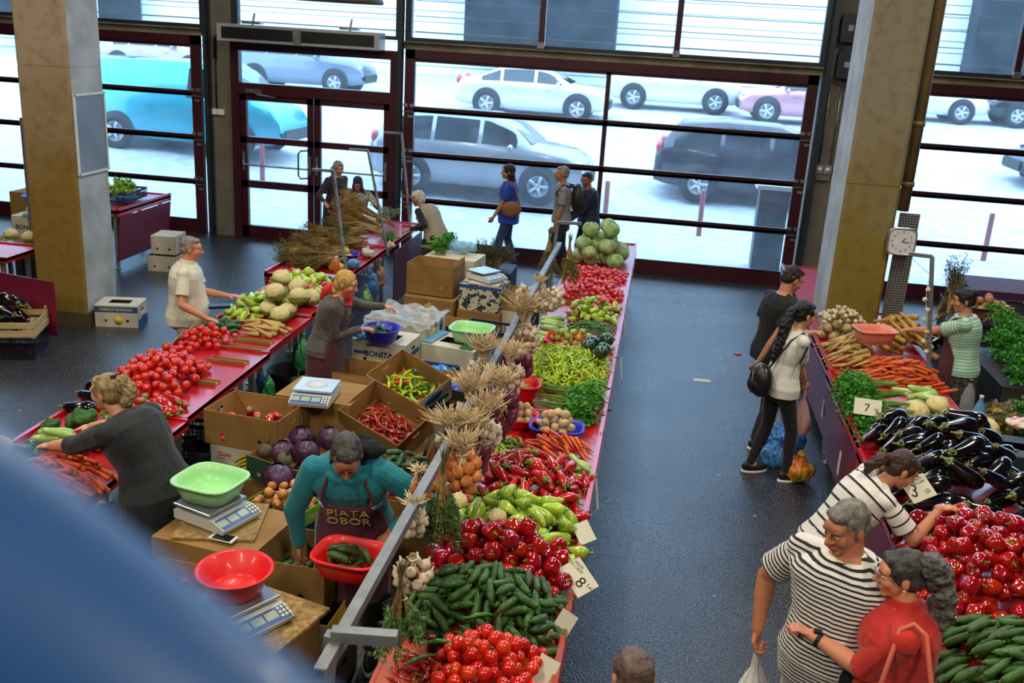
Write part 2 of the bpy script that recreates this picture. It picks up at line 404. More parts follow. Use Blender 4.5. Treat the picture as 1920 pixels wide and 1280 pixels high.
M_pilL = soot('ochre concrete', '#a8937a', '#866a28', 1.6, 3.2)
M_pilR = soot('olive concrete', '#8d836c', '#7f6e24', 1.6, 3.2)
M_mesh = mat('perforated metal', '#8c8d88', .5, metal=.4)
def perforate(m, c1, c2):
    nt = m.node_tree; N = nt.nodes; L = nt.links; tc = N.new('ShaderNodeTexCoord'); v = N.new('ShaderNodeTexVoronoi'); v.inputs['Scale'].default_value = 38; v.inputs['Randomness'].default_value = 0
    L.new(tc.outputs['Object'], v.inputs['Vector']); t = N.new('ShaderNodeMath'); t.operation = 'LESS_THAN'; t.inputs[1].default_value = .5; L.new(v.outputs['Distance'], t.inputs[0])
    x = N.new('ShaderNodeMix'); x.data_type = 'RGBA'; x.inputs[6].default_value = hexc(c1); x.inputs[7].default_value = hexc(c2); L.new(t.outputs[0], x.inputs[0]); L.new(x.outputs[2], N['Principled BSDF'].inputs['Base Color'])
perforate(M_mesh, '#a5a6a2', '#3c3c3a')
def pillar(n, x0, x1, y0, y1, m, seams):
    p = MB(); e = .03
    poly = [(x0+e, y0), (x1-e, y0), (x1, y0+e), (x1, y1-e), (x1-e, y1), (x0+e, y1), (x0, y1-e), (x0, y0+e)]
    zs = [0]+seams+[7]
    for i in range(len(zs)-1):
        p.prism(poly, zs[i]+(0 if i == 0 else .008), zs[i+1]-.008)
        if i: p.prism([(x*.985+.015*(x0+x1)/2, y*.985+.015*(y0+y1)/2) for x, y in poly], zs[i]-.01, zs[i]+.01)
    # the side faces take a paler, greyer material than the front
    me = p.mesh('wall_pillar_%d' % n, [m, M_pale])
    for q in me.polygons:
        if abs(q.normal.x) > .9: q.material_index = 1
    o = link('wall_pillar_%d' % n, me); o['kind'] = 'structure'; return o
M_pale = mat('pale side concrete', '#b9bdbb', .7, '#9ea09c', 3, bump=.15)
pillar(1, -7.14, -6.51, 10.25, 10.93, M_pilL, [2.95])
pillar(2, 1.86, 2.40, 10.35, 11.26, M_pilR, [2.35])
b = MB(); b.bb((-7.18, 10.21, 0), (-6.47, 10.97, .16)); structure('baseboard_left', b, mat('dark skirting cement', '#4e4428', .8))
# ------------------------------------------------------------------ street outside
M_road = mat('sunlit asphalt', '#c3c7ca', .8, '#adb1b5', 4, bump=.2, bscale=60)
M_walk = mat('pale pavement', '#b9bcbb', .8, '#a8acad', 5)
def gz(y, x=0):
    k = .045*max(0, min(-x, 14))*min(1, max(0, (y-17.2)/3.3))*max(0, min(1, (31-y)/10))
    for (a, za), (c, zc) in (((0, 0), (17.2, 0)), ((17.2, -.02), (20.5, .03)), ((20.5, .03), (31, 1.3)), ((31, 1.3), (60, 2.6))):
        if y <= c: return za+(zc-za)*(y-a)/(c-a)+k
    return 2.6
b = MB()
for a, c in ((FY+.12, 17.2),): b.add([(-45, a, -.02), (35, a, -.02), (35, c, -.02), (-45, c, -.02)], [(0, 1, 2, 3)], 0, False)
o = structure('ground_pavement', b, M_walk)
b = MB(); ys = [17.2, 20.5, 31, 60]
xs = [-60, -14, 0, 50]
for a, c in zip([17.2, 18.8, 20.5, 23, 26, 31], [18.8, 20.5, 23, 26, 31, 60]):
    for p, q in zip(xs, xs[1:]): b.add([(p, a, gz(a+1e-4, p)), (q, a, gz(a+1e-4, q)), (q, c, gz(c, q)), (p, c, gz(c, p))], [(0, 1, 2, 3)], 0, True)
structure('ground_street', b, M_road)
M_clad = mat('white cladding', '#e4e8e8', .7)
M_dkb = mat('blue grey reflection tone', '#0d1318', .7, '#1c262e', .5, spec=.2)  # dark tone of the made-up pane reflections
b = MB()
for i in range(26): b.bb((-55, 40, 1.6+i*.42), (45, 40.5, 1.6+i*.42+.39))
b.bb((-55, 40.2, 1.6), (45, 40.4, 13)); structure('wall_street_far', b, M_clad)
b = MB()
for i in range(12): b.bb((-4.1, FY+.42, 3.5+i*.235), (9.3, FY+.45, 3.514+i*.235))
for i in range(12): b.bb((-16, FY+.42, 3.5+i*.235), (-4.3, FY+.45, 3.514+i*.235))
structure('trim_20', b, mat('grey louvre', '#8fa3b0', .5))
M_tyre = mat('tyre rubber', '#16171a', .7); M_rim = mat('silver wheel', '#b9bec4', .3, metal=.7)
M_cglass = mat('car glass', '#1c262e', .06, spec=.8); M_lampr = mat('red tail lamp', '#c41420', .2, coat=1); M_lampw = mat('clear headlamp', '#d5dde2', .1, coat=1)
_wheel = {}
def wheel(r, sp=5):
    k = (r, sp)
    if k in _wheel: return _wheel[k]
    t = MB(); t.lathe([(r*.62, -.11), (r*.9, -.12), (r, -.07), (r, .07), (r*.9, .12), (r*.62, .11), (r*.62, -.11)], 28)
    h = MB(); h.lathe([(r*.64, .1), (r*.58, .11), (r*.56, .02), (.001, .0)], 28, 0)
    for i in range(sp):
        a = 2*PI*i/sp; h.tube([(cos(a)*.03, sin(a)*.03, .09), (cos(a)*r*.6, sin(a)*r*.6, .1)], [.045, .035], 6)
    h.lathe([(.07, .05), (.07, .12), (.001, .13)], 12)
    _wheel[k] = (t.mesh('tyre', M_tyre), h.mesh('rim', M_rim)); return _wheel[k]
def car(label, p, heading, color, typ='suv', L=4.6, rough=.25, wr=.36, name='car'):
    root = empty(name, (p[0], p[1], p[2]), rad(heading)); tag(root, label, 'van' if typ == 'van' else 'car', 'cars on the street outside')
    m = mat('car paint '+color, color, rough, metal=.3, coat=.6)
    if typ == 'suv': top = [(-.5, .98), (-.46, 1.25), (-.4, 1.62), (-.2, 1.7), (.05, 1.68), (.16, 1.5), (.26, 1.12), (.42, 1.02), (.485, .85), (.5, .6)]; gz0, gz1 = -.43, .2
    elif typ == 'van': top = [(-.5, 1.1), (-.49, 1.8), (-.45, 1.92), (-.1, 1.95), (.2, 1.93), (.28, 1.7), (.37, 1.25), (.45, 1.08), (.49, .85), (.5, .6)]; gz0, gz1 = -.4, .33
    else: top = [(-.5, .85), (-.47, 1.0), (-.36, 1.1), (-.2, 1.42), (0, 1.46), (.1, 1.38), (.24, 1.05), (.42, .92), (.485, .75), (.5, .55)]; gz0, gz1 = -.34, .2
    belt = {'suv': 1.08, 'van': 1.15, 'sedan': .98}[typ]; W = .92 if typ != 'sedan' else .88
    rs = []; st = []
    for fx, zt in top:
        x = fx*L; zb = min(zt-.03, belt-.12*max(0, fx-.1)); w = W*(1-.16*abs(2*fx)**4); cab = max(0, zt-belt); wt = w*.97-.30*min(1, cab/.6)*.8 if cab > .08 else w*.9
        lo = .24+.12*abs(2*fx)**6
        half = [(0, lo), (w*.9, lo), (w, lo+.22), (w, zb-.12), (w*.97, zb), (wt, zt-.04), (wt*.85, zt), (0, zt+.015)]
        rs.append([(x, y, z) for y, z in half]+[(x, -y, z) for y, z in half[-2:0:-1]]); st.append((x, w*.97, zb, wt, zt-.04))
    b = MB(); b.rings(rs, 0, (1, 1)); b.build('car_body', m, root)
    def side(x):
        for a, c in zip(st, st[1:]):
            if a[0] <= x <= c[0]:
                t = (x-a[0])/(c[0]-a[0]); return [a[i]+(c[i]-a[i])*t for i in range(5)]
        return st[-1]
    ws = [gz0, -.2, .02, gz1] if typ != 'van' else [.05, gz1]
    for i in range(len(ws)-1):
        for s in (1, -1):
            g = MB(); a, c = ws[i]*L+.05, ws[i+1]*L-.04; xs = [a+(c-a)*k/6 for k in range(7)]; lo_ = []; hi_ = []
            for x in xs:
                q = side(x); h = q[4]-q[2]
                if h < .12: continue
                def P(t): return (x, s*(q[1]+(q[3]-q[1])*t+.012), q[2]+h*t)
                lo_.append(P(.08)); hi_.append(P(.88))
            if len(lo_) > 1:
                n = len(lo_); g.add(lo_+hi_, [(k, k+1, n+k+1, n+k) for k in range(n-1)], 0, True); g.build('side_window', M_cglass, root)
    # windscreen and rear window
    for f0, f1 in (((.17, .25) if typ != 'van' else (.285, .36)), ((-.475, -.41) if typ == 'suv' else (-.34, -.22))):
        a, c = side(f0*L), side(f1*L); g = MB(); e = .015
        g.add([(a[0]+(e if f0 > 0 else -e), a[3]*.85, a[4]+.03), (a[0]+(e if f0 > 0 else -e), -a[3]*.85, a[4]+.03), (c[0]+(e if f0 > 0 else -e), -c[3]*.85, c[4]+.05), (c[0]+(e if f0 > 0 else -e), c[3]*.85, c[4]+.05)], [(0, 1, 2, 3)], 0, False); g.build('windscreen', M_cglass, root)
    tm, hm = wheel(wr)
    for fx in (-.29, .3):
        for s in (1, -1):
            M = Matrix.Translation((fx*L, s*(W-.06), wr)) @ Matrix.Rotation(-s*PI/2, 4, 'X')
            t = link('wheel', tm, root, M); link('rim', hm, t)
            a = MB(); a.lathe([(wr+.05, -.06), (wr+.06, .012), (wr*.5, .014)], 24); a.build('wheel_arch', M_rub, root, Matrix.Translation((fx*L, s*(W-.01), wr+.02)) @ Matrix.Rotation(-s*PI/2, 4, 'X'))
    for s in (1, -1):
        l = MB(); l.ball((-.485*L, s*W*.72, belt-.02), (.09, .14, .16), 10, 6); l.build('tail_lamp', M_lampr, root)
        l = MB(); l.ball((.455*L, s*W*.66, .82), (.14, .2, .09), 10, 6); l.build('headlamp', M_lampw, root)
        l = MB(); l.ball((.17*L, s*(W+.12), belt+.02), (.06, .1, .07), 10, 6); l.build('wing_mirror', m, root)
        l = MB()
        for fx in (-.12, .1): l.bb((fx*L-.09, s*(W), belt-.17), (fx*L+.09, s*(W+.03), belt-.14))
        l.build('door_handle', m, root)
    l = MB(); l.bb((-.505*L, -.6, .42), (-.47*L, .6, .6)); l.bb((.47*L, -.6, .38), (.505*L, .6, .62)); l.build('bumper', M_rub, root)
    return root
def carspot(pa, pb, base):
    """stands on the street where the two near wheels meet the ground: returns centre, heading"""
    lo, hi = 17., 60.
    for _ in range(40):
        y = (lo+hi)/2; a, c = atY(*pa, y), atY(*pb, y)
        if abs(c.x-a.x) < base: lo = y
        else: hi = y
    return a, c
def putcar(label, pa, pb, color, typ='suv', L=4.6, flip=False, tilt=0, **k):
    a, c = carspot(pa, pb, .59*L*.98); h = tilt+(180 if flip else 0)
    W = .86; m = (a+c)/2
    return car(label, (m.x, m.y+W*cos(rad(tilt)), gz(m.y+W, m.x)), h, color, typ, L, **k)
putcar('silver grey off-road car with five-spoke wheels right behind the middle gate', (775, 352), (1010, 378), '#9aa0a8', 'suv', 4.6, tilt=-4)
putcar('dark purple grey car with sloping rear window behind the gate right of centre', (1305, 412), (1543, 433), '#2c2836', 'suv', 4.7, tilt=-3)
putcar('turquoise van with sliding door passing behind the leftmost gate', (225, 330), (448, 330), '#1fa5b8', 'van', 4.9, tilt=-2, name='van')
putcar('beige saloon car seen in the top row of panes above the turquoise van', (222, 121), (355, 123), '#a58d86', 'sedan', 4.4)
putcar('grey estate car in the left door panes behind the van', (480, 235), (625, 240), '#6f7a88', 'suv', 4.5)
putcar('white car bleached by sun at the back of the street, left in its row', (912, 196), (1078, 212), '#d8dadd', 'sedan', 4.5)
putcar('white car with round steel wheels at the back of the street, second in its row', (1185, 206), (1335, 216), '#dfe2e2', 'sedan', 4.4)
putcar('pale red car with round headlamps behind the top right corner of the middle gate', (1435, 248), (1590, 256), '#c98f9a', 'sedan', 4.2, flip=True)
putcar('white car on the far side of the street behind the right gate', (1640, 252), (1790, 262), '#d6dade', 'sedan', 4.4)
putcar('black saloon car nose on at the far right edge of the right gate', (1895, 292), (2050, 300), '#23262c', 'sedan', 4.4, flip=True)
putcar('dark blue saloon car low behind the right gate beside the bollard', (1960, 480), (2170, 500), '#30364c', 'sedan', 4.4, flip=True)
for (px, py), ex in zip(((492, 325), (1313, 413), (1135, 398), (1848, 465)), ('behind the left door leaf', 'in front of the wheel of the dark car', 'beside the person in the navy jacket', 'behind the right gate')):
    q = atY(px, py, 19.2); b = MB(); b.lathe([(.05, 0), (.05, .86), (.045, .9), (.001, .91)], 12)
    thing(b, 'bollard', mat('faded red bollard', '#9c4650', .6), 'faded red steel bollard '+ex, 'bollard', (q.x, q.y, gz(19.2, q.x)-.01), group='bollards along the kerb')

q = atY(1430, 512, 16.9); b = MB(); b.bb((-.24, -.2, 0), (.24, .2, 1.35)); b.bb((-.2, -.22, .8), (.2, -.2, 1.15), 1); b.bb((-.3, -.24, 1.35), (.3, .24, 1.42), 2)
thing(b, 'parking_machine', [mat('dark machine', '#2a3442', .5), M_cglass, M_clad], 'dark ticket machine with white top standing outside the middle gate', 'machine', (q.x, 16.9, 0))
# added dark blocks that stand in for reflections in the upper panes
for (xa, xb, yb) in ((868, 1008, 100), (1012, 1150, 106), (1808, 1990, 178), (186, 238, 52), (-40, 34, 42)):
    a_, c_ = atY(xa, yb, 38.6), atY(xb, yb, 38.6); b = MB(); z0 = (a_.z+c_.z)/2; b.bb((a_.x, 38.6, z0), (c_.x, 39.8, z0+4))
    structure('wall_reflection_block', b, M_dkb)
# ------------------------------------------------------------------ produce prototypes (long axis along x, centred)
def pmesh(name, mb, mats, amp=0, sc=20, seed=0):
    me = mb.mesh(name, mats)
    if amp: jitter(me, amp, sc, seed)
    return me
M_tom = mat('tomato skin', '#c8190c', .22, '#d4300f', 9, coat=.6, objrand=.10)
M_stem = mat('green stem', '#5f8a2a', .6, '#7c9f3a', 30)
M_dry = mat('dry stalk', '#b39458', .8, '#7c5f33', 30)
M_bell = mat('red bell pepper skin', '#98060f', .16, '#b00d10', 6, coat=.9, objrand=.16)
M_lred = mat('pointed red pepper skin', '#a80b12', .2, '#c11a14', 6, coat=.8, objrand=.14)
M_lgrn = mat('pale green pepper skin', '#98b832', .24, '#b5cf45', 5, coat=.6, objrand=.12)
M_yell = mat('yellow pepper skin', '#c9c23a', .24, '#aebf3a', 5, coat=.6, objrand=.1)
M_oran = mat('orange pepper skin', '#d4541a', .24, '#c9371a', 5, coat=.6, objrand=.12)
M_cuc = mat('cucumber skin', '#21400f', .42, '#375e1f', 26, objrand=.2, bump=.6, bscale=160, coat=.2)
M_zuc = mat('courgette skin', '#93b35a', .32, '#a9c570', 24, coat=.3, objrand=.08)
M_zucd = mat('dark courgette skin', '#2b5a1f', .3, '#1e4516', 14, coat=.4)
M_egg = mat('aubergine skin', '#0d0910', .17, None, coat=.5, spec=.5, objrand=.2)
M_carr = mat('carrot', '#d8602a', .5, '#c44e1c', 20, objrand=.1, stretch=(60, 1, 1))
M_pars = mat('parsnip', '#cdb06a', .65, '#a88748', 18, objrand=.12, stretch=(40, 1, 1))
M_cab = mat('green cabbage leaf', '#6f9450', .45, '#b3c98a', 13, objrand=.08, bump=.3, bscale=14)
M_cabv = mat('cabbage vein', '#c5d0a0', .5)
M_rcab = mat('red cabbage leaf', '#30162f', .42, '#533058', 11, coat=.15, bump=.3, bscale=12)
M_cau = mat('cauliflower curd', '#dccf9a', .8, '#cbbb7e', 40, bump=1.0, bscale=90, objrand=.04)
M_cleaf = mat('cauliflower leaf', '#8fae4e', .6, '#6d9238', 14)
M_gar = mat('garlic skin', '#ddd0b8', .6, '#c2a98a', 22, objrand=.08)
M_onb = mat('brown onion skin', '#cf9550', .35, '#b06f30', 16, coat=.3, objrand=.16, stretch=(1, 1, .3))
M_onr = mat('red onion skin', '#5a1a34', .32, '#7c3050', 14, coat=.4, objrand=.15, stretch=(1, 1, .3))
M_pot = mat('potato skin', '#c9a878', .7, '#b48f5d', 14, objrand=.1)
M_pan = mat('new potato skin', '#d6bd95', .7, '#c2a478', 14, objrand=.06)
M_squ = mat('dark round squash skin', '#16301d', .3, '#24452a', 20, coat=.5)
M_gtom = mat('green tomato skin', '#8aa83c', .25, '#a8bb50', 6, coat=.5, objrand=.14)
M_bean = mat('yellow green hot pepper', '#9db818', .3, '#b5cb2c', 12, coat=.5, objrand=.2)
M_dgr = mat('dark green pepper skin', '#2f6a1c', .3, '#447f26', 12, coat=.4, objrand=.2)
M_chil = mat('red chilli skin', '#b00c10', .2, '#8e070c', 8, coat=.8, objrand=.2)
M_beet = mat('black radish skin', '#5f5a42', .8, '#47432f', 24)
M_leaf = mat('parsley leaf', '#2f7a1c', .55, '#4b9a2c', 14, objrand=.15)
M_leafd = mat('dark herb leaf', '#2a5226', .6, '#1c3d1a', 14, objrand=.15)
M_leafl = mat('lettuce leaf', '#6fa033', .5, '#9cc05a', 9, objrand=.1)
M_herb = mat('dried herb', '#7d6a36', .9, '#59602e', 18, objrand=.18)
M_straw = mat('dry straw stalk', '#dcc9a4', .85, '#b89e70', 16, objrand=.12)
M_string = mat('white string', '#d6d4cc', .8)

def sph(name, cat, m, r, ob=.85, stem=None, n=14, k=8, lob=0, amp=0):
    b = MB(); pr = []
    for i in range(k+1):
        a = PI*i/k; rr = sin(a); z = -cos(a)*ob
        if i >= k-1: z -= .10*(i-k+2)*.6
        pr.append((max(rr, 1e-4)*r, z*r))
    b.lathe(pr, n, 0, lob=lob, amp=amp)
    mats = [m]
    if stem:
        for j in range(5):
            a = 2*PI*j/5; b.add([(0, 0, r*(ob-.06)), (cos(a-.25)*r*.25, sin(a-.25)*r*.25, r*(ob-.02)), (cos(a)*r*.55, sin(a)*r*.55, r*(ob-.14)), (cos(a+.25)*r*.25, sin(a+.25)*r*.25, r*(ob-.02))], [(0, 1, 2, 3)], 1, False)
        b.tube([(0, 0, r*(ob-.1)), (r*.08, 0, r*(ob+.12))], r*.06, 5, 1); mats.append(stem)
    return (name, b.mesh(name, mats), cat, []), r, 0.0
tomato = sph('tomato', 'tomato', M_tom, .034)
tomato_c = sph('tomato', 'tomato', M_tom, .034, stem=M_stem)
small_tomato = sph('small_tomato', 'tomato', M_tom, .027, .95, n=12, k=7)
green_tomato = sph('green_tomato', 'tomato', M_gtom, .031)
def bell(m, r=.044, L=1.0, nm='bell_pepper', cat='pepper', seed=0):
    b = MB(); pr = [(.15, -.92), (.42, -1.0), (.72, -.9), (.9, -.55), (.98, 0), (1.0, .45), (.88, .8), (.6, .93), (.3, .82), (.12, .72)]
    b.lathe([(a*r, z*r*L) for a, z in pr], 20, 0, lob=4, amp=.07, ph=seed)
    me = pmesh(nm, b, m, r*.16, 1.3/r, seed)
    s = MB(); s.lathe([(r*.26, r*L*.76), (r*.2, r*L*.84), (r*.09, r*L*.9)], 8); s.tube([(0, 0, r*L*.8), (r*.05, 0, r*L*1.02), (r*.2, 0, r*L*1.25)], [r*.1, r*.09, r*.11], 6)
    R = Matrix.Identity(4)
    return (nm, me, cat, [('stem', s.mesh('stem', M_stem), R, None)]), r*.97, 0.0
def podmesh(nm, prof, L, m, bend=.15, n=10, lob=0, amp=0, wob=.0, seed=0, side=0):
    """long fruit along x: prof = list of (t 0..1, radius)"""
    b = MB(); rs = []
    R_ = random.Random(seed)
    for t, r in prof:
        x = (t-.5)*L; y = bend*L*(4*(t-.5)**2-1)*.5; z = wob*L*sin(t*PI*2+seed)
        rs.append([(x, y+cos(2*PI*j/n)*r*(1+amp*cos(lob*2*PI*j/n+1)), z+sin(2*PI*j/n)*r*(1+amp*cos(lob*2*PI*j/n+1))) for j in range(n)])
    b.rings(rs, 0); return b
def stemx(L, r, bend, m, ln=.02, cal=True, base=.9):
    s = MB(); x = L/2; y = 0
    if cal: s.tube([(x-.25*r, y, 0), (x+.02*r, y, 0), (x+.25*r, y, 0)], [r*base, r*.7, r*.25], 8)
    s.tube([(x+.1*r, y, 0), (x+ln*.6, y, .004), (x+ln, y, .01)], [r*.2, r*.16, r*.2], 6)
    return s
P_c = [(0, .15), (.04, .55), (.12, .85), (.3, 1), (.7, 1), (.88, .85), (.96, .55), (1, .15)]
def cucumber(seed, L=.12, r=.0195, m=M_cuc, nm='cucumber', cat='cucumber', bend=.12):
    b = podmesh(nm, [(t, q*r*(1+.05*sin(seed+9*t))) for t, q in P_c], L, m, bend, 10)
    b.tube([(L/2-.003, 0, 0), (L/2+.008, 0, .002)], [.004, .003], 5, 1); b.tube([(-L/2+.002, 0, 0), (-L/2-.006, 0, 0)], [.003, .0015], 5, 2)
    return (nm, b.mesh(nm, [m, M_stem, mat('dried blossom', '#c9a545', .8)]), cat, []), r, (L/2-r)*.95
def pepper_long(m, L=.13, r=.028, seed=0, nm='pointed_pepper', bend=.08, flat=1):
    pr = [(0, .12), (.05, .3), (.2, .55), (.4, .8), (.62, 1), (.82, 1.02), (.94, .86), (1, .4)]
    b = podmesh(nm, [(t, q*r) for t, q in pr], L, m, bend, 14, 3, .09, .02, seed)
    me = pmesh(nm, b, m, r*.16, .9/r, seed)
    return (nm, me, 'pepper', [('stem', stemx(L, r, bend, M_stem, .035, True, .55).mesh('stem', M_stem), Matrix.Identity(4), None)]), r*.95, L/2-r
def aubergine(seed, L=.255, r=.056):
    pr = [(0, .1), (.03, .42), (.1, .78), (.25, 1.0), (.42, 1.0), (.65, .82), (.85, .62), (.95, .5), (1, .3)]
    b = podmesh('aubergine', [(t, q*r) for t, q in pr], L, M_egg, .10*(1 if seed % 2 else -1), 18, seed=seed)
    me = b.mesh('aubergine', M_egg)
    s = MB(); x = L/2
    for j in range(5):
        a = 2*PI*j/5; c, d = cos(a), sin(a)
        s.add([(x+.004, c*.012-d*.012, d*.012+c*.012), (x+.004, c*.012+d*.012, d*.012-c*.012), (x-.03, c*r*.5, d*r*.5), (x-.02, c*r*.56-d*.018, d*r*.56+c*.018), (x-.02, c*r*.56+d*.018, d*r*.56-c*.018)], [(0, 3, 2, 4, 1)], 0, False)
    s.tube([(x-.012, 0, 0), (x+.004, 0, 0), (x+.025, .004, .002), (x+.04, .01, .004)], [r*.38, .012, .007, .008], 8)
    return ('aubergine', me, 'aubergine', [('stalk', s.mesh('stalk', mat('aubergine calyx', '#5e7a35', .6, '#7f7a3a', 20)), Matrix.Identity(4), None)]), r*.97, L/2-r
def taper(nm, cat, m, L, r, seed, top=None, thin=.2):
    R_ = random.Random(seed); pr = [(0, .08), (.12, thin), (.4, .6), (.75, .92), (.93, 1), (.985, .8), (1, .35)]
    b = podmesh(nm, [(t, q*r*(1+.06*R_.uniform(-1, 1))) for t, q in pr], L, m, .05*R_.uniform(-1, 1), 9, seed=seed)
    b.tube([(L/2-.004, 0, 0), (L/2+.006, 0, 0)], [r*.35, r*.25], 6, 1)
    return (nm, b.mesh(nm, [m, top or mat('cut green top', '#5b5a26', .8)]), cat, []), r*.85, L/2-r
def curly(seed, m, L=.15, r=.0085, nm='hot_pepper', curl=1.0):
    R_ = random.Random(seed); k = R_.uniform(.4, 1.6)*curl; pts = []; rr = []; x = y = 0; a = 0
    for i in range(9):
        t = i/8; pts.append((x, y, .01*sin(t*5+seed))); rr.append(r*[.55, .95, 1.05, 1.05, .95, .85, .68, .45, .12][i])
        a += k*.32*(1 if seed % 2 else -1)*(1 if t < .6 or seed % 3 else -1.6); x += L/8*cos(a); y += L/8*sin(a)
    cx, cy = sum(p[0] for p in pts)/9, sum(p[1] for p in pts)/9
    pts = [(p[0]-cx, p[1]-cy, p[2]) for p in pts]
    b = MB(); b.tube(pts, rr, 7); b.tube([pts[0], (pts[0][0]-.006, pts[0][1], .002)], [r*.62, r*.4], 6, 1); b.tube([(pts[0][0]-.005, pts[0][1], .002), (pts[0][0]-.025, pts[0][1]-.004, .006)], r*.22, 4, 1)
    return (nm, b.mesh(nm, [m, M_stem]), 'pepper', []), r, L*.33
def leafy_ball(nm, cat, m, mv, r, seed=0, nv=16):
    """cabbage head: wrapped leaves with ribs"""
    R_ = random.Random(seed); b = MB(); b.ball((0, 0, 0), (r*.97, r*.97, r*.88), 24, 14)
    for k in range(5):
        a0 = 2*PI*k/5+R_.uniform(-.3, .3); w = 1.15; rs = []
        for i in range(9):
            th = PI*(.98-.86*i/8); row = []
            for j in range(9):
                u = (j-4)/4; ph = a0+u*w*(.35+.65*sin(th)); q = r*(1.0+.02*(k % 3)+.06*(i/8)**4*(1+.5*sin(6*u+k))+.012*abs(sin(u*7)))
                row.append((q*sin(th)*cos(ph), q*sin(th)*sin(ph), -q*.9*cos(PI-th)*-1*-1))
            rs.append(row)
        b.rings(rs, 0, (0, 0), True, None, closed=False)
        for u in (-.62, -.32, 0, .32, .62):
            pts = []
            for i in range(7):
                th = PI*(.96-.74*i/6); ph = a0+u*w*(.15+.85*i/6)*(.35+.65*sin(th)); q = r*1.022
                pts.append((q*sin(th)*cos(ph), q*sin(th)*sin(ph), q*.9*cos(th)*1.0))
            b.tube(pts, [r*.03*(1-.1*i) if u == 0 else r*.012 for i in range(7)], 4, 1)
    return (nm, b.mesh(nm, [m, mv]), cat, []), r, 0.0
def cauliflower(seed, r=.085):
    R_ = np.random.default_rng(seed); n = 90
    th = np.arccos(1-1.25*(np.arange(n)+.5)/n); ph = PI*(1+5**.5)*np.arange(n)+R_.uniform(-.1, .1, n)
    C = np.stack([np.sin(th)*np.cos(ph), np.sin(th)*np.sin(ph), np.cos(th)], 1)
    b = MB(); b.ball((0, 0, 0), (1, 1, .8), 44, 26)
    me = b.mesh('cauliflower', M_cau)
    for v in me.vertices:
        d = np.array(v.co); d /= np.linalg.norm(d)+1e-9; k = float(np.sort(np.linalg.norm(C-d, axis=1))[0])
        f = r*(1.0-.9*k*k*2.2+.05*mnoise.noise(Vector(d)*2.5+Vector((seed, 0, 0))))
        if d[2] < -.25: f = r*.86
        v.co = Vector((v.co.x*f, v.co.y*f, v.co.z*f))
    l = MB()
    for k in range(7):
        a = 2*PI*k/7+R_.uniform(-.2, .2); rs = []; hgt = R_.uniform(.05, .6)
        for i in range(6):
            t = i/5; th = PI*(.95-(.30+.16*hgt)*t); row = []
            for j in range(5):
                u = (j-2)/2; p = a+u*(.28+.25*sin(PI*t)); q = r*(1.02+.06*t+.10*t*t)+.004*sin(9*u+5*t+k)
                row.append((q*sin(th)*cos(p), q*sin(th)*sin(p), q*.85*cos(th)))
            rs.append(row)
        l.rings(rs, 0, (0, 0), True, None, closed=False)
    return ('cauliflower', me, 'cauliflower', [('leaves', l.mesh('leaves', M_cleaf), Matrix.Identity(4), None)]), r*.95, 0.0
def garlic(r=.026, n=12):
    b = MB(); b.lathe([(r*.3, -r*.72), (r*.8, -r*.6), (r, -r*.1), (r*.9, r*.35), (r*.5, r*.75), (r*.2, r*1.1), (r*.14, r*1.5)], n, 0, lob=6, amp=.06)
    b.lathe([(r*.3, -r*.74), (r*.001, -r*.8)], 8, 1)
    return b.mesh('garlic_bulb', [M_gar, M_dry])
def onion(m, r=.036, long=1.0, nm='onion'):
    b = MB(); b.lathe([(r*.1, -r*.86*long), (r*.5, -r*.78*long), (r*.9, -r*.4*long), (r, 0), (r*.85, r*.45*long), (r*.45, r*.8*long), (r*.16, r*1.0*long), (r*.08, r*1.3*long)], 14)
    return b.mesh(nm, m)
def potato(seed, m, r=.033, nm='potato', cat='potato', el=1.25):
    b = MB(); b.ball((0, 0, 0), (r*el, r, r*.9), 14, 9); me = pmesh(nm, b, m, r*.18, 1.1/r, seed)
    return (nm, me, cat, []), r*.9, r*(el-1)

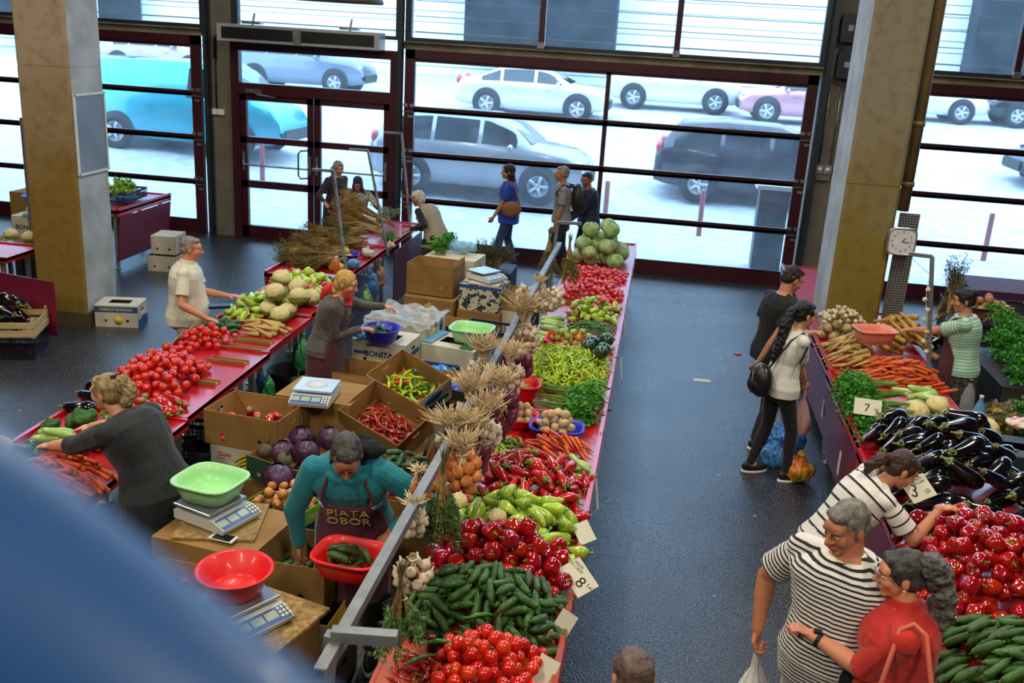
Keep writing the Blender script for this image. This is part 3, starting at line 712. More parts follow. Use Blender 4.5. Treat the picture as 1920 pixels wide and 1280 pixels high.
# ------------------------------------------------------------------ heaps: every piece dropped onto what lies below it
def axis_M(p, ax, roll, s): return Matrix.Translation(p) @ frame_to(ax, roll) @ Matrix.Diagonal((s, s, s, 1))
STUFF = {}
def flush_stuff(key, name, label, cat):
    """the pieces past the first three hundred of a kind: one mesh"""
    b = MB(); mats = []
    for me, M in STUFF.get(key, []):
        ix = []
        for m in me.materials:
            if m not in mats: mats.append(m)
            ix.append(mats.index(m))
        n = len(b.v); b.v.extend([tuple(M @ v.co) for v in me.vertices]); b.f.extend([tuple(j+n for j in p.vertices) for p in me.polygons]); b.m.extend([ix[p.material_index] for p in me.polygons]); b.s.extend([True]*len(me.polygons))
    if b.v: tag(b.build(name, mats), label, cat, None, 'stuff')
def heap(protos, n, rect, base, height, label, group=None, yaw=None, dome=2.0, scale=(.9, 1.1), tries=10, flat=False, hollow=.0, upright=False, weights=None, spin=True, labels=None, poly=None, maxtilt=35, parts=True, seed=0, edge=.02, under=0, stuff=None, M0=None):
    """rect = (x0, x1, y0, y1) on the table at height base; height = crown of the pile"""
    R_ = random.Random(seed+int(1000*abs(rect[0]))+int(100*rect[2])); x0, x1, y0, y1 = rect; c = .006; pad = .25
    nx, ny = int((x1-x0+2*pad)/c), int((y1-y0+2*pad)/c)
    H = np.full((nx, ny), base, float); gx = x0-pad+(np.arange(nx)+.5)*c; gy = y0-pad+(np.arange(ny)+.5)*c
    cx, cy, hx, hy = (x0+x1)/2, (y0+y1)/2, (x1-x0)/2, (y1-y0)/2
    def prof(x, y):
        u, v = abs((x-cx)/hx), abs((y-cy)/hy); d = min(1, (u**4+v**4)**.25)
        return base+height*(1-d**dome)
    if hollow:
        U, V = np.meshgrid(np.abs((gx-cx)/hx), np.abs((gy-cy)/hy), indexing='ij'); d = np.minimum(1, (U**4+V**4)**.25)
        H = np.maximum(H, base+height*(1-d**dome)-hollow)
    objs = []
    for i in range(n+under):
        k = R_.choices(range(len(protos)), weights)[0] if weights else i % len(protos)
        pr, r0, hl0 = protos[k]; s = R_.uniform(*scale); r = r0*s; hl = hl0*s; best = None
        for _ in range(tries):
            x, y = R_.uniform(x0+edge, x1-edge), R_.uniform(y0+edge, y1-edge)
            a = R_.uniform(0, PI) if yaw is None else yaw(x, y)+R_.uniform(-.35, .35)
            if hl > 0:
                m = max(3, int(hl/r)*2+1); ts = np.linspace(-hl, hl, m)
            else: m = 1; ts = np.zeros(1)
            zs = []
            q = int(r/c)+1
            for t in ts:
                ix, iy = int((x+cos(a)*t-gx[0])/c), int((y+sin(a)*t-gy[0])/c)
                ix = min(max(ix, q+1), nx-q-2); iy = min(max(iy, q+1), ny-q-2)
                D = (np.arange(-q, q+1)*c); DD = D[:, None]**2+D[None, :]**2; Lw = np.sqrt(np.maximum(0, r*r-DD)); ok = DD < r*r
                zs.append(float(np.max(np.where(ok, H[ix-q:ix+q+1, iy-q:iy+q+1]+Lw, -9))))
            zs = np.array(zs)
            if m > 1:
                sl = (zs[-1]-zs[0])/(2*hl); sl = max(-math.tan(rad(maxtilt)), min(math.tan(rad(maxtilt)), sl)); z = float(np.max(zs-sl*ts))
            else: sl = 0; z = float(zs[0])
            sc = (z-prof(x, y)) + .25*abs(sl)*hl
            if best is None or sc < best[0]: best = (sc, x, y, a, z, sl, ts, r, s)
        sc, x, y, a, z, sl, ts, r, s = best
        if sc > 1.25*r+.012 and i > 12: continue
        q = int(r/c)+1; D = (np.arange(-q, q+1)*c); DD = D[:, None]**2+D[None, :]**2; Up = np.where(DD < r*r, np.sqrt(np.maximum(0, r*r-DD)), -9)
        tt = np.linspace(ts[0], ts[-1], max(1, int((ts[-1]-ts[0])/(r*.5)))+1) if len(ts) > 1 else ts
        for t in tt:
            ix, iy = int((x+cos(a)*t-gx[0])/c), int((y+sin(a)*t-gy[0])/c); ix = min(max(ix, q+1), nx-q-2); iy = min(max(iy, q+1), ny-q-2)
            H[ix-q:ix+q+1, iy-q:iy+q+1] = np.maximum(H[ix-q:ix+q+1, iy-q:iy+q+1], z+sl*t+Up)
        if hl > 0:
            ax = Vector((cos(a), sin(a), sl))*(1 if R_.random() < .5 or yaw else -1); M = axis_M((x, y, z), ax, R_.uniform(0, 2*PI) if spin else R_.uniform(-.3, .3), s)
        elif upright: M = Matrix.Translation((x, y, z)) @ Euler((R_.uniform(-.3, .3), R_.uniform(-.3, .3), R_.uniform(0, 6.3))).to_matrix().to_4x4() @ Matrix.Diagonal((s, s, s, 1))
        else: M = Matrix.Translation((x, y, z)) @ Euler((R_.uniform(-1.6, 1.6), R_.uniform(-1.6, 1.6), R_.uniform(0, 6.3))).to_matrix().to_4x4() @ Matrix.Diagonal((s, s, s, 1))
        if i < under: STUFF.setdefault(stuff, []).append((pr[1], (M0 @ M) if M0 is not None else M)); continue
        lb = labels[k] if labels else label
        objs.append(place(pr, M, lb, (group or label) if not labels else (group or '')+(', '+str(lb) if labels else ''), parts))
    return objs
def bunch(nm, cat, seed, L=.26, spread=.07, nl=170, leaf=.018, mats=None, stems=14, stalk=.5, droop=.0, kind='leaf', thick=.0016):
    """tied bunch lying along +x: stems at 0, leaves spreading towards L"""
    R_ = random.Random(seed); b = MB(); mats = mats or [M_leaf, M_stem]
    tips = []
    for i in range(stems):
        a = R_.uniform(0, 2*PI); q = R_.uniform(.2, 1)**.5; e = Vector((L*R_.uniform(.7, 1), cos(a)*spread*q, sin(a)*spread*q*.7-droop*L)); m = Vector((L*stalk, e.y*.35, e.z*.35)); s = Vector((R_.uniform(-.01, .01), cos(a)*.008, sin(a)*.008)); b.tube([s, m, e], [thick*1.3, thick, thick*.6], 4, 1, cap=(0, 0)); tips.append((m, e))
    for i in range(nl):
        m, e = R_.choice(tips); t = R_.uniform(.0, 1.1); p = m.lerp(e, t)+Vector((R_.gauss(0, .012), R_.gauss(0, .012), R_.gauss(0, .010)))
        d = Vector((R_.uniform(-.2, 1), R_.uniform(-1, 1), R_.uniform(-.3, 1))).normalized(); u = d.orthogonal().normalized(); u.rotate(Quaternion(d, R_.uniform(0, 6.3))); l = leaf*R_.uniform(.6, 1.2)
        if kind == 'leaf':
            v = d.cross(u); q = .45
            b.add([p, p+d*l*.5+u*l*q+v*l*.12, p+d*l, p+d*l*.5-u*l*q+v*l*.12, p+d*l*.62], [(0, 1, 4), (1, 2, 4), (2, 3, 4), (3, 0, 4)], 0, False)
        else:
            for _ in range(3):
                e2 = p+(d+Vector((R_.uniform(-.6, .6), R_.uniform(-.6, .6), R_.uniform(-.6, .6)))).normalized()*l*1.5; w_ = u*thick*.9
                b.add([p-w_, p+w_, e2], [(0, 1, 2)], 0, False)
    return (nm, b.mesh(nm, mats), cat, [])
# ------------------------------------------------------------------ market stalls
TZ = .82
M_panel = mat('purple red sheet', '#7c1a36', .42, '#6c1630', 5, coat=.1)
M_alu = mat('aluminium profile', '#b9b6ab', .38, metal=.7)
def stall(x0, x1, y0, y1, front, label, group, panel=True, z=TZ, worn=True, ptop=None):
    """tray-topped market table; front = -1 / 1 side on which the customers stand"""
    root = empty('market_stall', ((x0+x1)/2, (y0+y1)/2, 0)); tag(root, label, 'stall', group); hx, hy = (x1-x0)/2-.004, (y1-y0)/2-.006
    b = MB(); b.bb((-hx, -hy, z-.03), (hx, hy, z)); fx = front*hx
    b.bb((fx-front*.03, -hy, z-.08), (fx, hy, z+.035)); b.bb((-fx, -hy, z-.06), (-fx+front*.02, hy, z+.005))
    b.bb((-hx, -hy, z-.03), (hx, -hy+.02, z+.018)); b.bb((-hx, hy-.02, z-.03), (hx, hy, z+.018))
    b.build('table_top', ptop or M_tablered, root)
    if panel:
        b = MB(); b.tube([(0, -hy+.01, 0), (0, hy-.01, 0)], .001, 4); b = MB(); x = fx+front*.005
        b.add([(x, -hy+.02, z-.09), (x, hy-.02, z-.09), (x-front*.07, hy-.02, .12), (x-front*.07, -hy+.02, .12), (x-front*.006, -hy+.02, z-.09), (x-front*.006, hy-.02, z-.09), (x-front*.076, hy-.02, .12), (x-front*.076, -hy+.02, .12)], [(0, 1, 2, 3), (7, 6, 5, 4), (0, 3, 7, 4), (1, 5, 6, 2), (3, 2, 6, 7), (0, 4, 5, 1)], 0, False)
        b.build('front_panel', M_panel, root)
    b = MB()
    for s in (-1, 1): b.bar((s*(hx-.12), -hy+.05, z-.07), (s*(hx-.12), hy-.05, z-.07), .045)
    b.build('frame_rail', M_alu, root)
    for sx in (-1, 1):
        for sy in (-1, 1):
            b = MB(); b.bar((sx*(hx-.12), sy*(hy-.12), 0), (sx*(hx-.12), sy*(hy-.12), z-.09), .045); b.box((sx*(hx-.12), sy*(hy-.12), .005), (.08, .08, .01)); b.build('leg', M_alu, root)
    return root
CS = [3.35, 5.45, 7.5, 8.9, 10.35, 12.0, 13.85]
for i, w_ in enumerate(('under the near tomatoes and gherkins', 'under the red peppers and carrots', 'under the hot peppers and squashes', 'under the courgettes and mixed peppers', 'under the two heaps of small tomatoes', 'under the green cabbages')):
    stall(-1.06, -.22, CS[i], CS[i+1], 1, 'red topped market table of the middle row '+w_, 'middle row of market tables', ptop=None if i else mat('worn orange red laminate', '#ad4122', .4, '#9a3018', 5, coat=.3))
LS = [4.4, 6.15, 7.75, 8.9, 10.25]
for i, w_ in enumerate(('under carrots and celeriac', 'under the large heap of tomatoes', 'beside the man in the white polo shirt', 'under the cauliflowers')):
    stall(-4.08, -3.17-.035*i, LS[i], LS[i+1], -1, 'red market table of the left row '+w_, 'left row of market tables')
stall(-4.35, -3.42, 10.35, 12.2, -1, 'red market table beneath the piled dried herbs', 'tables by the entrance door')
stall(-4.35, -3.42, 12.25, 13.95, -1, 'pale pink topped table by the entrance door with a clear end', 'tables by the entrance door', ptop=mat('pink laminate', '#b5455c', .35, coat=.3))
RS = [3.5, 5.15, 7.0, 8.8, 11.2]
for i, w_ in enumerate(('under the gherkin heap', 'under the round red peppers', 'under the aubergines', 'under parsnips, carrots and parsley')):
    stall(1.6+.035*i, 2.62+.03*i, RS[i], RS[i+1], -1, 'red market table of the right row '+w_, 'right row of market tables')

stall(1.72, 2.62, 11.35, 13.3, -1, 'empty magenta market table behind the olive pillar and the man in black', 'right row of market tables', ptop=MATS['pink laminate'])
Z = TZ+.002
# --- middle row, far to near
cab = [leafy_ball('cabbage', 'cabbage', M_cab, M_cabv, .102, i) for i in range(3)]
heap(cab, 24, (-1.02, -.3, 12.0, 13.05), Z, .36, 'round green cabbage in the pile at the far end of the middle stall row', 'green cabbages', tries=14, dome=2.5, upright=True, edge=.08)
heap([small_tomato], 140, (-1.04, -.26, 11.25, 12.05), Z, .10, 'small red tomato in the heap right in front of the green cabbages', 'small tomatoes by the cabbages', dome=2.5, hollow=.07)
heap([small_tomato], 150, (-1.0, -.25, 10.4, 11.2), Z, .16, 'small red tomato in the second heap from the cabbages, behind the cardboard divider', 'small tomatoes by the divider', hollow=.08)
gp = pepper_long(M_lgrn, .10, .03, 3, 'green_pepper'); yp = pepper_long(M_yell, .10, .032, 4, 'yellow_pepper'); rp = pepper_long(M_lred, .10, .03, 5, 'red_pepper')
bo = bell(M_oran, .038, .95, 'orange_pepper', seed=3)
heap([gp, rp, gp, bo, yp], 80, (-.8, -.27, 9.65, 10.32), Z, .13, None, 'mixed peppers behind the green chillies', labels=['pale green pepper in the mixed heap behind the dark green chillies', 'red pepper in the mixed heap behind the dark green chillies', 'green pepper in the mixed heap behind the dark green chillies', 'orange red pepper in the mixed heap behind the dark green chillies', 'yellowish pepper in the mixed heap behind the dark green chillies'], weights=[5, 1.2, 4, 1, 2])
zu = [cucumber(i, .25, .028, M_zuc, 'courgette', 'courgette', .08) for i in range(3)]
heap(zu, 15, (-1.06, -.78, 8.75, 9.75), Z, .12, 'pale green courgette lying along the inner edge of the middle stall row', 'courgettes on the middle row', yaw=lambda x, y: 2.55, spin=False)
dg = [curly(i, M_dgr, .11, .0075, 'green_chilli', .5) for i in range(3)]
heap(dg, 150, (-.78, -.27, 9.05, 9.62), Z, .09, 'thin dark green chilli in the heap beside the green tomatoes', 'dark green chillies', hollow=.03, maxtilt=20)
# tray of green tomatoes
def tub(name, label, mt, loc, rz, w, d, h, sq=3.2, rim=.016, t=.004, taperk=.8, cat='basin', group=None, M=None, parts=True):
    """plastic basin, squarish for sq > 2"""
    def ring(k, z, o=0):
        r = []
        for j in range(36):
            a = 2*PI*j/36; c, s = cos(a), sin(a); f = (abs(c)**sq+abs(s)**sq)**(-1/sq); r.append((f*c*(w/2*k+o), f*s*(d/2*k+o), z))
        return r
    b = MB(); b.rings([ring(taperk*.93, 0), ring(taperk, .006), ring(1-(1-taperk)*.35, h*.62), ring(1, h-.006), ring(1, h-.012, rim), ring(1, h, rim), ring(1, h+.003, rim*.5), ring(1, h, -t*.5), ring(1-(1-taperk)*.35, h*.62, -t), ring(taperk, .012, -t), ring(taperk*.7, .008, -t)], 0, (1, 1))
    return thing(b, name, mt, label, cat, loc, rz, group, M)
def pl(c, n=None, a=.45): return mat(n or 'plastic '+c, c, a, coat=.15, sss=0)
M_rpl = pl('#d80f14', 'red plastic'); M_gpl = pl('#9fdc97', 'pale green plastic'); M_bpl = pl('#2b2bb8', 'blue plastic'); M_pkpl = pl('#e08a78', 'salmon pink plastic')
tub('basin', 'shallow red basin holding green and orange tomatoes behind the dark round squashes', M_rpl, (-.68, 8.86, Z), 0, .46, .34, .07, 5)
heap([green_tomato, (('orange_tomato', sph('orange_tomato', 'tomato', mat('ripening tomato', '#d4602a', .25, '#a8a03c', 6, coat=.5), .031)[0][1], 'tomato', []), .031, 0)], 30, (-.88, -.48, 8.74, 8.99), Z+.015, .09, None, 'green and orange tomatoes in the shallow red basin', labels=['green tomato in the shallow red basin', 'ripening orange tomato in the shallow red basin'], weights=[4, 1], dome=4, edge=.03)
heap([green_tomato], 9, (-.46, -.27, 8.72, 9.0), Z, .09, 'green tomato lying right of the shallow red basin', 'loose green tomatoes')
squ = sph('round_squash', 'squash', M_squ, .066, .92, stem=M_stem, n=20, k=10)
heap([squ], 9, (-.56, -.26, 8.05, 8.68), Z, .13, 'dark green round squash beside the hot pepper heap', 'dark round squashes', upright=True, edge=.06, dome=4)
b_ = [curly(i, M_bean, .155, .0085) for i in range(6)]
heap(b_, 295, (-1.03, -.26, 7.5, 8.62), Z, .17, 'curled yellow green hot pepper in the big heap in the middle of the row', 'yellow green hot peppers', hollow=.09, maxtilt=25, tries=6, dome=2.2, under=330, stuff='hot')
# --- parsley, potatoes, carrots
pars = [bunch('parsley_bunch', 'parsley', i, .34, .085, 420, .026, stems=22) for i in range(3)]
for i in range(9):
    y = 6.98+.07*i; M = Matrix.Translation((-.80+.012*(i % 3)+.02*(i//3), y, Z+.05+.035*(i % 2)+.01*i*(8-i)/8)) @ Euler((.5*i, 0, rad(-6-5*(i % 4)))).to_matrix().to_4x4() @ Matrix.Diagonal((1.45, 1.2, 1.1, 1))
    place(pars[i % 3], M, 'bunch of flat parsley with long stems laid beside the potatoes on the middle row', 'parsley bunches on the middle row')
tub('basin', 'deep red basin with twisted yellow fruit hanging over the inner table edge', M_rpl, (-.96, 7.3, Z), .15, .36, .3, .15, 3.5)
yy = [cucumber(7+i, .10, .014, mat('ochre gourd', '#c9a23c', .6, '#a8832a', 12), 'yellow_gourd', 'gourd', .35) for i in range(2)]
heap(yy, 14, (-1.1, -.82, 7.2, 7.4), Z+.08, .06, 'twisted ochre yellow gourd in the deep red basin', 'gourds in the deep red basin', dome=4)
tub('basin', 'red basin of new potatoes under the garlic strings', M_rpl, (-.9, 6.78, Z), 0, .34, .26, .08, 4)
nps = [potato(i, M_pan, .03, 'new_potato', 'potato', 1.1) for i in range(3)]
heap(nps, 26, (-1.03, -.77, 6.68, 6.88), Z+.03, .11, 'new potato in the red basin', 'new potatoes in the red basin', dome=3)
tub('basin', 'blue basin of new potatoes in front of the parsley', M_bpl, (-.56, 6.66, Z), 0, .38, .26, .08, 4)
heap([potato(i+4, M_pan, .034, 'new_potato', 'potato', 1.2) for i in range(3)], 26, (-.72, -.4, 6.56, 6.76), Z+.03, .12, 'new potato in the blue basin', 'new potatoes in the blue basin', dome=3)
cr = [taper('carrot', 'carrot', M_carr, .17, .016, i, M_stem) for i in range(3)]
heap(cr, 48, (-.74, -.27, 6.12, 6.52), Z, .12, 'carrot in the heap in front of the blue basin of potatoes', 'carrots on the middle row', yaw=lambda x, y: 2.3, hollow=.05)
heap([zu[0], zu[1]], 8, (-.5, -.24, 5.88, 6.14), Z, .07, 'pale green courgette between carrots and pointed red peppers', 'courgettes by the carrots', yaw=lambda x, y: 2.2, scale=(.75, .85))
heap([curly(11, M_dgr, .09, .009, 'small_pepper', .5), curly(12, M_bean, .09, .01, 'small_pepper', .5), curly(13, M_chil, .09, .009, 'small_pepper', .5)], 40, (-1.0, -.74, 6.12, 6.5), Z, .08, None, 'small peppers left of the carrots', labels=['small dark green pepper left of the carrots', 'small yellow green pepper left of the carrots', 'small red pepper left of the carrots'], weights=[3, 5, 1])
cauli = [cauliflower(i) for i in range(3)]
def one(pr, x, y, z, label, s=1.0, rz=0, tilt=0, group=None, rx=0):
    return place(pr[0], Matrix.Translation((x, y, z)) @ Euler((rx, tilt, rz)).to_matrix().to_4x4() @ Matrix.Diagonal((s, s, s, 1)), label, group)
one(cauli[0], -.82, 5.98, Z+.085, 'small cauliflower beside the halved white courgette', .8)
b = MB(); b.tube([(-.14, 0, 0), (-.1, 0, .0), (.08, 0, 0), (.15, 0, 0)], [.02, .045, .045, .02], 16, 0); me = b.mesh('halved_marrow', [M_zucd, mat('white marrow flesh', '#e6e6d4', .5)])
for v in me.vertices: v.co.z = min(v.co.z, .006)
for q in me.polygons:
    if all(me.vertices[i].co.z > .005 for i in q.vertices): q.material_index = 1
o = place(('halved_marrow', me, 'marrow', []), Matrix.Translation((-.66, 5.99, Z+.05)) @ Euler((.35, 0, -.25)).to_matrix().to_4x4(), 'dark green marrow cut lengthwise, white flesh up, behind the pointed red peppers')
lr = [pepper_long(M_lred, .155, .03, i, 'pointed_pepper', .1) for i in range(5)]
heap(lr, 165, (-1.03, -.25, 5.28, 6.02), Z, .19, 'pointed red pepper in the heap behind the pale green peppers', 'pointed red peppers on the middle row', hollow=.12, dome=2.4)
lg = [pepper_long(M_lgrn, .15, .037, i+9, 'green_pepper', .04) for i in range(5)]
heap(lg, 105, (-1.02, -.24, 4.8, 5.38), Z, .20, 'pale green pepper in the heap between red and pointed red peppers', 'pale green peppers on the middle row', hollow=.09, dome=2.2)
one(cauli[1], -.70, 4.86, Z+.235, 'small cauliflower sitting on top of the pale green peppers', .62)
one(cauli[2], -1.0, 5.2, Z+.12, 'cauliflower behind the hanging brown onions at the inner table edge', .8)
rb = [bell(M_bell, .046, .92, seed=i) for i in range(5)]
heap(rb, 118, (-1.04, -.25, 4.42, 4.92), Z, .22, 'round red bell pepper in the heap behind the gherkins', 'red bell peppers on the middle row', hollow=.10, dome=2.4)
one(bell(M_oran, .045, .95, 'orange_pepper', seed=8), -.99, 4.42, Z+.06, 'orange red pepper at the inner end of the bell pepper heap', rx=.6, group=None)
cu = [cucumber(i, .125, .0195) for i in range(6)]
heap(cu, 185, (-1.05, -.24, 3.95, 4.52), Z, .23, 'green gherkin in the heap of the middle row', 'gherkins on the middle row', hollow=.12, dome=2.1, maxtilt=40, under=150, stuff='gherkin')
heap([tomato, tomato, tomato_c], 120, (-.80, -.27, 3.42, 3.99), Z, .18, 'red tomato in the heap at the near end of the middle row', 'tomatoes at the near end of the middle row', hollow=.1, edge=.03)
ch = [curly(i+20, M_chil, .13, .0085, 'red_chilli', .35) for i in range(4)]
heap(ch, 34, (-.99, -.70, 3.58, 3.86), Z, .09, 'thin red chilli left of the near tomatoes', 'red chillies at the near end', maxtilt=20)
gc = curly(31, M_dgr, .16, .011, 'green_chilli', .35)
for x, y, z, a, l in ((-.76, 3.80, .13, .1, 'long green chilli lying on the near tomatoes'), (-.84, 3.70, .10, .6, 'short green chilli among the red chillies'), (-.62, 4.04, .14, .3, 'curved green chilli lying on the gherkins')):
    one(gc, x, y, Z+z, l, rz=a)
ch_ = MB(); ch_.lathe([(.001, 0), (.034, .002), (.034, .002), (.03, .02), (.02, .03), (.001, .034)], 14, 1); ch_.lathe([(.001, -.001), (.033, -.0005)], 14, 0)
place(('halved_tomato', ch_.mesh('halved_tomato', [mat('tomato flesh', '#e0705a', .4), M_tom]), 'tomato', []), Matrix.Translation((-.58, 3.66, Z+.20)) @ Euler((PI-.7, 0, 0)).to_matrix().to_4x4(), 'halved tomato showing its cut face on the near heap')
b = MB(); b.bb((-.16, -.012, 0), (.16, .012, .055)); thing(b, 'divider_strip', mat('dark plastic strip', '#23262a', .4), 'dark strip standing between gherkins and chillies', 'divider', (-.90, 3.98, Z), -.12)
b = MB(); b.lathe([(.028, 0), (.028, .075), (.026, .08), (.001, .081)], 20, 0); b.lathe([(.024, .0815), (.001, .083)], 16, 1)
thing(b, 'scale_weight', [mat('brown enamel', '#3a1d1a', .3, metal=.3), mat('brass lid', '#b08a4a', .3, metal=.9)], 'small brown cylinder with brass lid beside the gherkins', 'jar', (-.84, 3.91, Z))
M_kraft = mat('kraft cardboard', '#96713a', .8, '#876431', 6); M_kraftin = mat('kraft cardboard inside', '#a88048', .85, '#96713c', 5)
def lip(x, y, L, rz, label, h=.035):
    b = MB(); b.bb((-L/2, -.045, 0), (L/2, .045, .003)); b.bb((-L/2, -.048, 0), (L/2, -.044, h)); b.bb((-L/2, .044, 0), (L/2, .048, h*.6))
    thing(b, 'cardboard_divider', M_kraft, label, 'divider', (x, y, Z), rz, 'cardboard strips between the heaps')
lip(-.8, 10.36, .4, 0, 'cardboard strip in front of the second heap of small tomatoes')
lip(-.5, 9.0, .3, 0, 'cardboard strip behind the dark round squashes', .03)

# --- left row
cmix = [(bell(M_yell, .042, 1, 'yellow_pepper', seed=1)), bell(M_oran, .042, 1, 'orange_pepper', seed=2), bell(mat('bright red pepper', '#c4201a', .2, coat=.7, objrand=.1), .042, 1, 'red_pepper', seed=3), bell(M_lgrn, .042, 1, 'green_pepper', seed=4)]
heap(cmix, 90, (-4.02, -3.42, 9.35, 10.2), Z, .16, None, 'mixed bell peppers behind the cauliflowers', labels=['yellow bell pepper in the mixed heap behind the cauliflowers', 'orange bell pepper in the mixed heap behind the cauliflowers', 'bright red bell pepper in the mixed heap behind the cauliflowers', 'pale green bell pepper in the mixed heap behind the cauliflowers'], weights=[5, 2, 2, 3], hollow=.1, upright=False)
heap([cauli[0], cauli[1], cauli[2]], 14, (-3.78, -3.28, 8.5, 9.45), Z, .17, 'cauliflower on the left stall row beside the headscarfed woman', 'cauliflowers on the left row', upright=True, edge=.09, scale=(1.0, 1.2), dome=4)
heap(lg[:3], 42, (-4.06, -3.68, 8.42, 9.4), Z, .12, 'pale green pepper left of the cauliflowers, near the man in the white polo shirt', 'pale green peppers on the left row', hollow=.07, scale=(.75, .95))
heap(cu, 0, (-4.06, -3.72, 8.12, 8.4), Z, .06, '', '', under=40, stuff='gherkin', maxtilt=15)
pn = [taper('parsnip', 'parsnip', M_pars, .24, .022, i) for i in range(4)]
heap(pn, 18, (-3.74, -3.28, 8.12, 8.5), Z, .07, 'parsnip in front of the cauliflowers on the left row', 'parsnips on the left row', yaw=lambda x, y: -.3, maxtilt=15)
heap([tomato], 38, (-4.06, -3.62, 7.58, 8.08), Z, .10, 'red tomato in the small heap next to the cucumbers on the left row', 'tomatoes near the white polo man', hollow=.07)
heap([tomato, tomato_c], 22, (-4.06, -3.78, 7.2, 7.58), Z, .05, 'red tomato in the thin strip between two heaps of the left row', 'tomatoes along the outer table edge', flat=True)
heap([tomato, tomato], 150, (-4.05, -3.42, 6.38, 7.24), Z, .16, 'red tomato in the largest tomato heap, on the left row', 'tomatoes in the large left heap', hollow=.09, dome=2.6)
for x, y, L, rz, l in ((-3.46, 8.0, .34, -.06, 'cardboard strip beside the parsnips on the left row'), (-3.5, 7.78, .46, -.05, 'cardboard strip by the small tomato heap on the left row'), (-3.45, 7.42, .34, -.04, 'cardboard strip between the two tomato heaps'), (-3.38, 6.9, .16, 0, 'short cardboard strip at the inner side of the large tomato heap')):
    lip(x, y, L, rz, l, .03)
heap(lr, 36, (-3.68, -3.28, 5.92, 6.42), Z, .07, 'pointed red pepper in front of the large tomato heap on the left row', 'pointed red peppers on the left row', yaw=lambda x, y: -.5)
au = [aubergine(i) for i in range(4)]
for i, (x, y, z, a) in enumerate(((-3.98, 6.42, .06, .2), (-4.0, 6.24, .05, 2.7), (-3.95, 6.05, .05, 3.3))):
    M = axis_M((x, y, Z+z), (cos(a), sin(a), 0), 0, .95 if i else 1.15)
    place(au[i][0], M, 'aubergine on the left row, '+('largest, beside the tomatoes', 'middle one of the three', 'beside the broccoli, green stalk out')[i], 'aubergines on the left row')
def broccoli():
    b = MB(); b.ball((0, 0, .05), (.075, .07, .05), 64, 36); me = b.mesh('broccoli', mat('broccoli head', '#2f5a28', .8, '#44743a', 60, bump=1, bscale=120))
    displace(me, lambda p: .018*(.5-abs(mnoise.noise(p*75)))+.03*mnoise.noise(p*20))
    s = MB(); s.tube([(0, 0, .0), (0, 0, .04)], [.022, .035], 10); return ('broccoli', me, 'broccoli', [('stalk', s.mesh('stalk', M_leafl), Matrix.Identity(4), None)]), .07, 0
br = broccoli(); one(br, -3.82, 5.86, Z-.01, 'dark green broccoli head beside the sweater woman', 1.25)
one(br, -3.98, 5.74, Z-.005, 'second broccoli head at the outer edge of the left table', .8)
lt = [bunch('lettuce', 'lettuce', 40+i, .2, .1, 260, .045, [M_leafl, M_stem], 12) for i in range(2)]
for x, y, k, s, l in ((-3.78, 5.92, 0, .8, 'curly green leaves behind the broccoli'), (-3.62, 5.82, 1, .8, 'bunch of green leaves beside the head of the sweater woman')):
    place(lt[k] if k < 1 else pars[0], Matrix.Translation((x, y, Z+.05)) @ Matrix.Rotation(.4, 4, 'Z') @ Matrix.Diagonal((s, s, s, 1)), l)
go = onion(M_onr, .03)
for i, (x, y) in enumerate(((-3.98, 5.62), (-3.93, 5.57), (-3.97, 5.54))): one((('red_onion', go, 'onion', []), 0, 0), x, y, Z+.026+.012*(i == 1), 'small red onion at the outer edge beside the courgettes', group='red onions at the left edge', s=.9)
heap([zu[0], zu[1]], 5, (-3.98, -3.62, 5.42, 5.58), Z, .06, 'pale green courgette under the left hand of the sweater woman', 'courgettes on the left row', yaw=lambda x, y: .15, maxtilt=8)
heap([cucumber(50, .2, .03, M_zucd, 'long_cucumber', 'cucumber')], 4, (-4.02, -3.68, 5.2, 5.38), Z, .04, 'long dark green cucumber between the hands of the sweater woman', 'long cucumbers on the left row', yaw=lambda x, y: .1, maxtilt=8)
ceh = potato(5, M_pot, .058, 'celeriac', 'celeriac', 1.05); pt = [potato(i, M_pot, .036) for i in range(4)]
heap(pt, 34, (-3.62, -3.2, 5.4, 5.78), Z, .09, 'potato beneath the forearm of the sweater woman', 'potatoes on the left row')
one(ceh, -3.62, 5.42, Z+.06, 'rough celeriac under the outstretched hand', 1.0)
one(taper('parsnip', 'parsnip', M_pars, .2, .022, 9), -3.55, 5.3, Z+.03, 'single white root in front of the celeriac')
heap(cr, 84, (-3.74, -3.14, 4.68, 5.2), Z, .2, 'carrot in the heap below the forearm of the sweater woman', 'carrots on the left row', yaw=lambda x, y: -.25, hollow=.06, maxtilt=20)
heap(pn[:2], 8, (-3.95, -3.6, 4.92, 5.16), Z, .08, 'pale parsley root behind the carrots of the left row', 'parsley roots on the left row', yaw=lambda x, y: .4)
one(cauli[0], -4.0, 5.22, Z+.09, 'cauliflower with leaves at the left border of the picture')
one(cauli[1], -4.22+.2, 5.02, Z+.09, 'second cauliflower half hidden by the blue handrail')
heap([(('red_onion', go, 'onion', []), .028, 0)], 46, (-3.98, -3.3, 4.42, 4.84), Z, .07, 'red onion behind the blurred handrail', 'red onions behind the handrail')

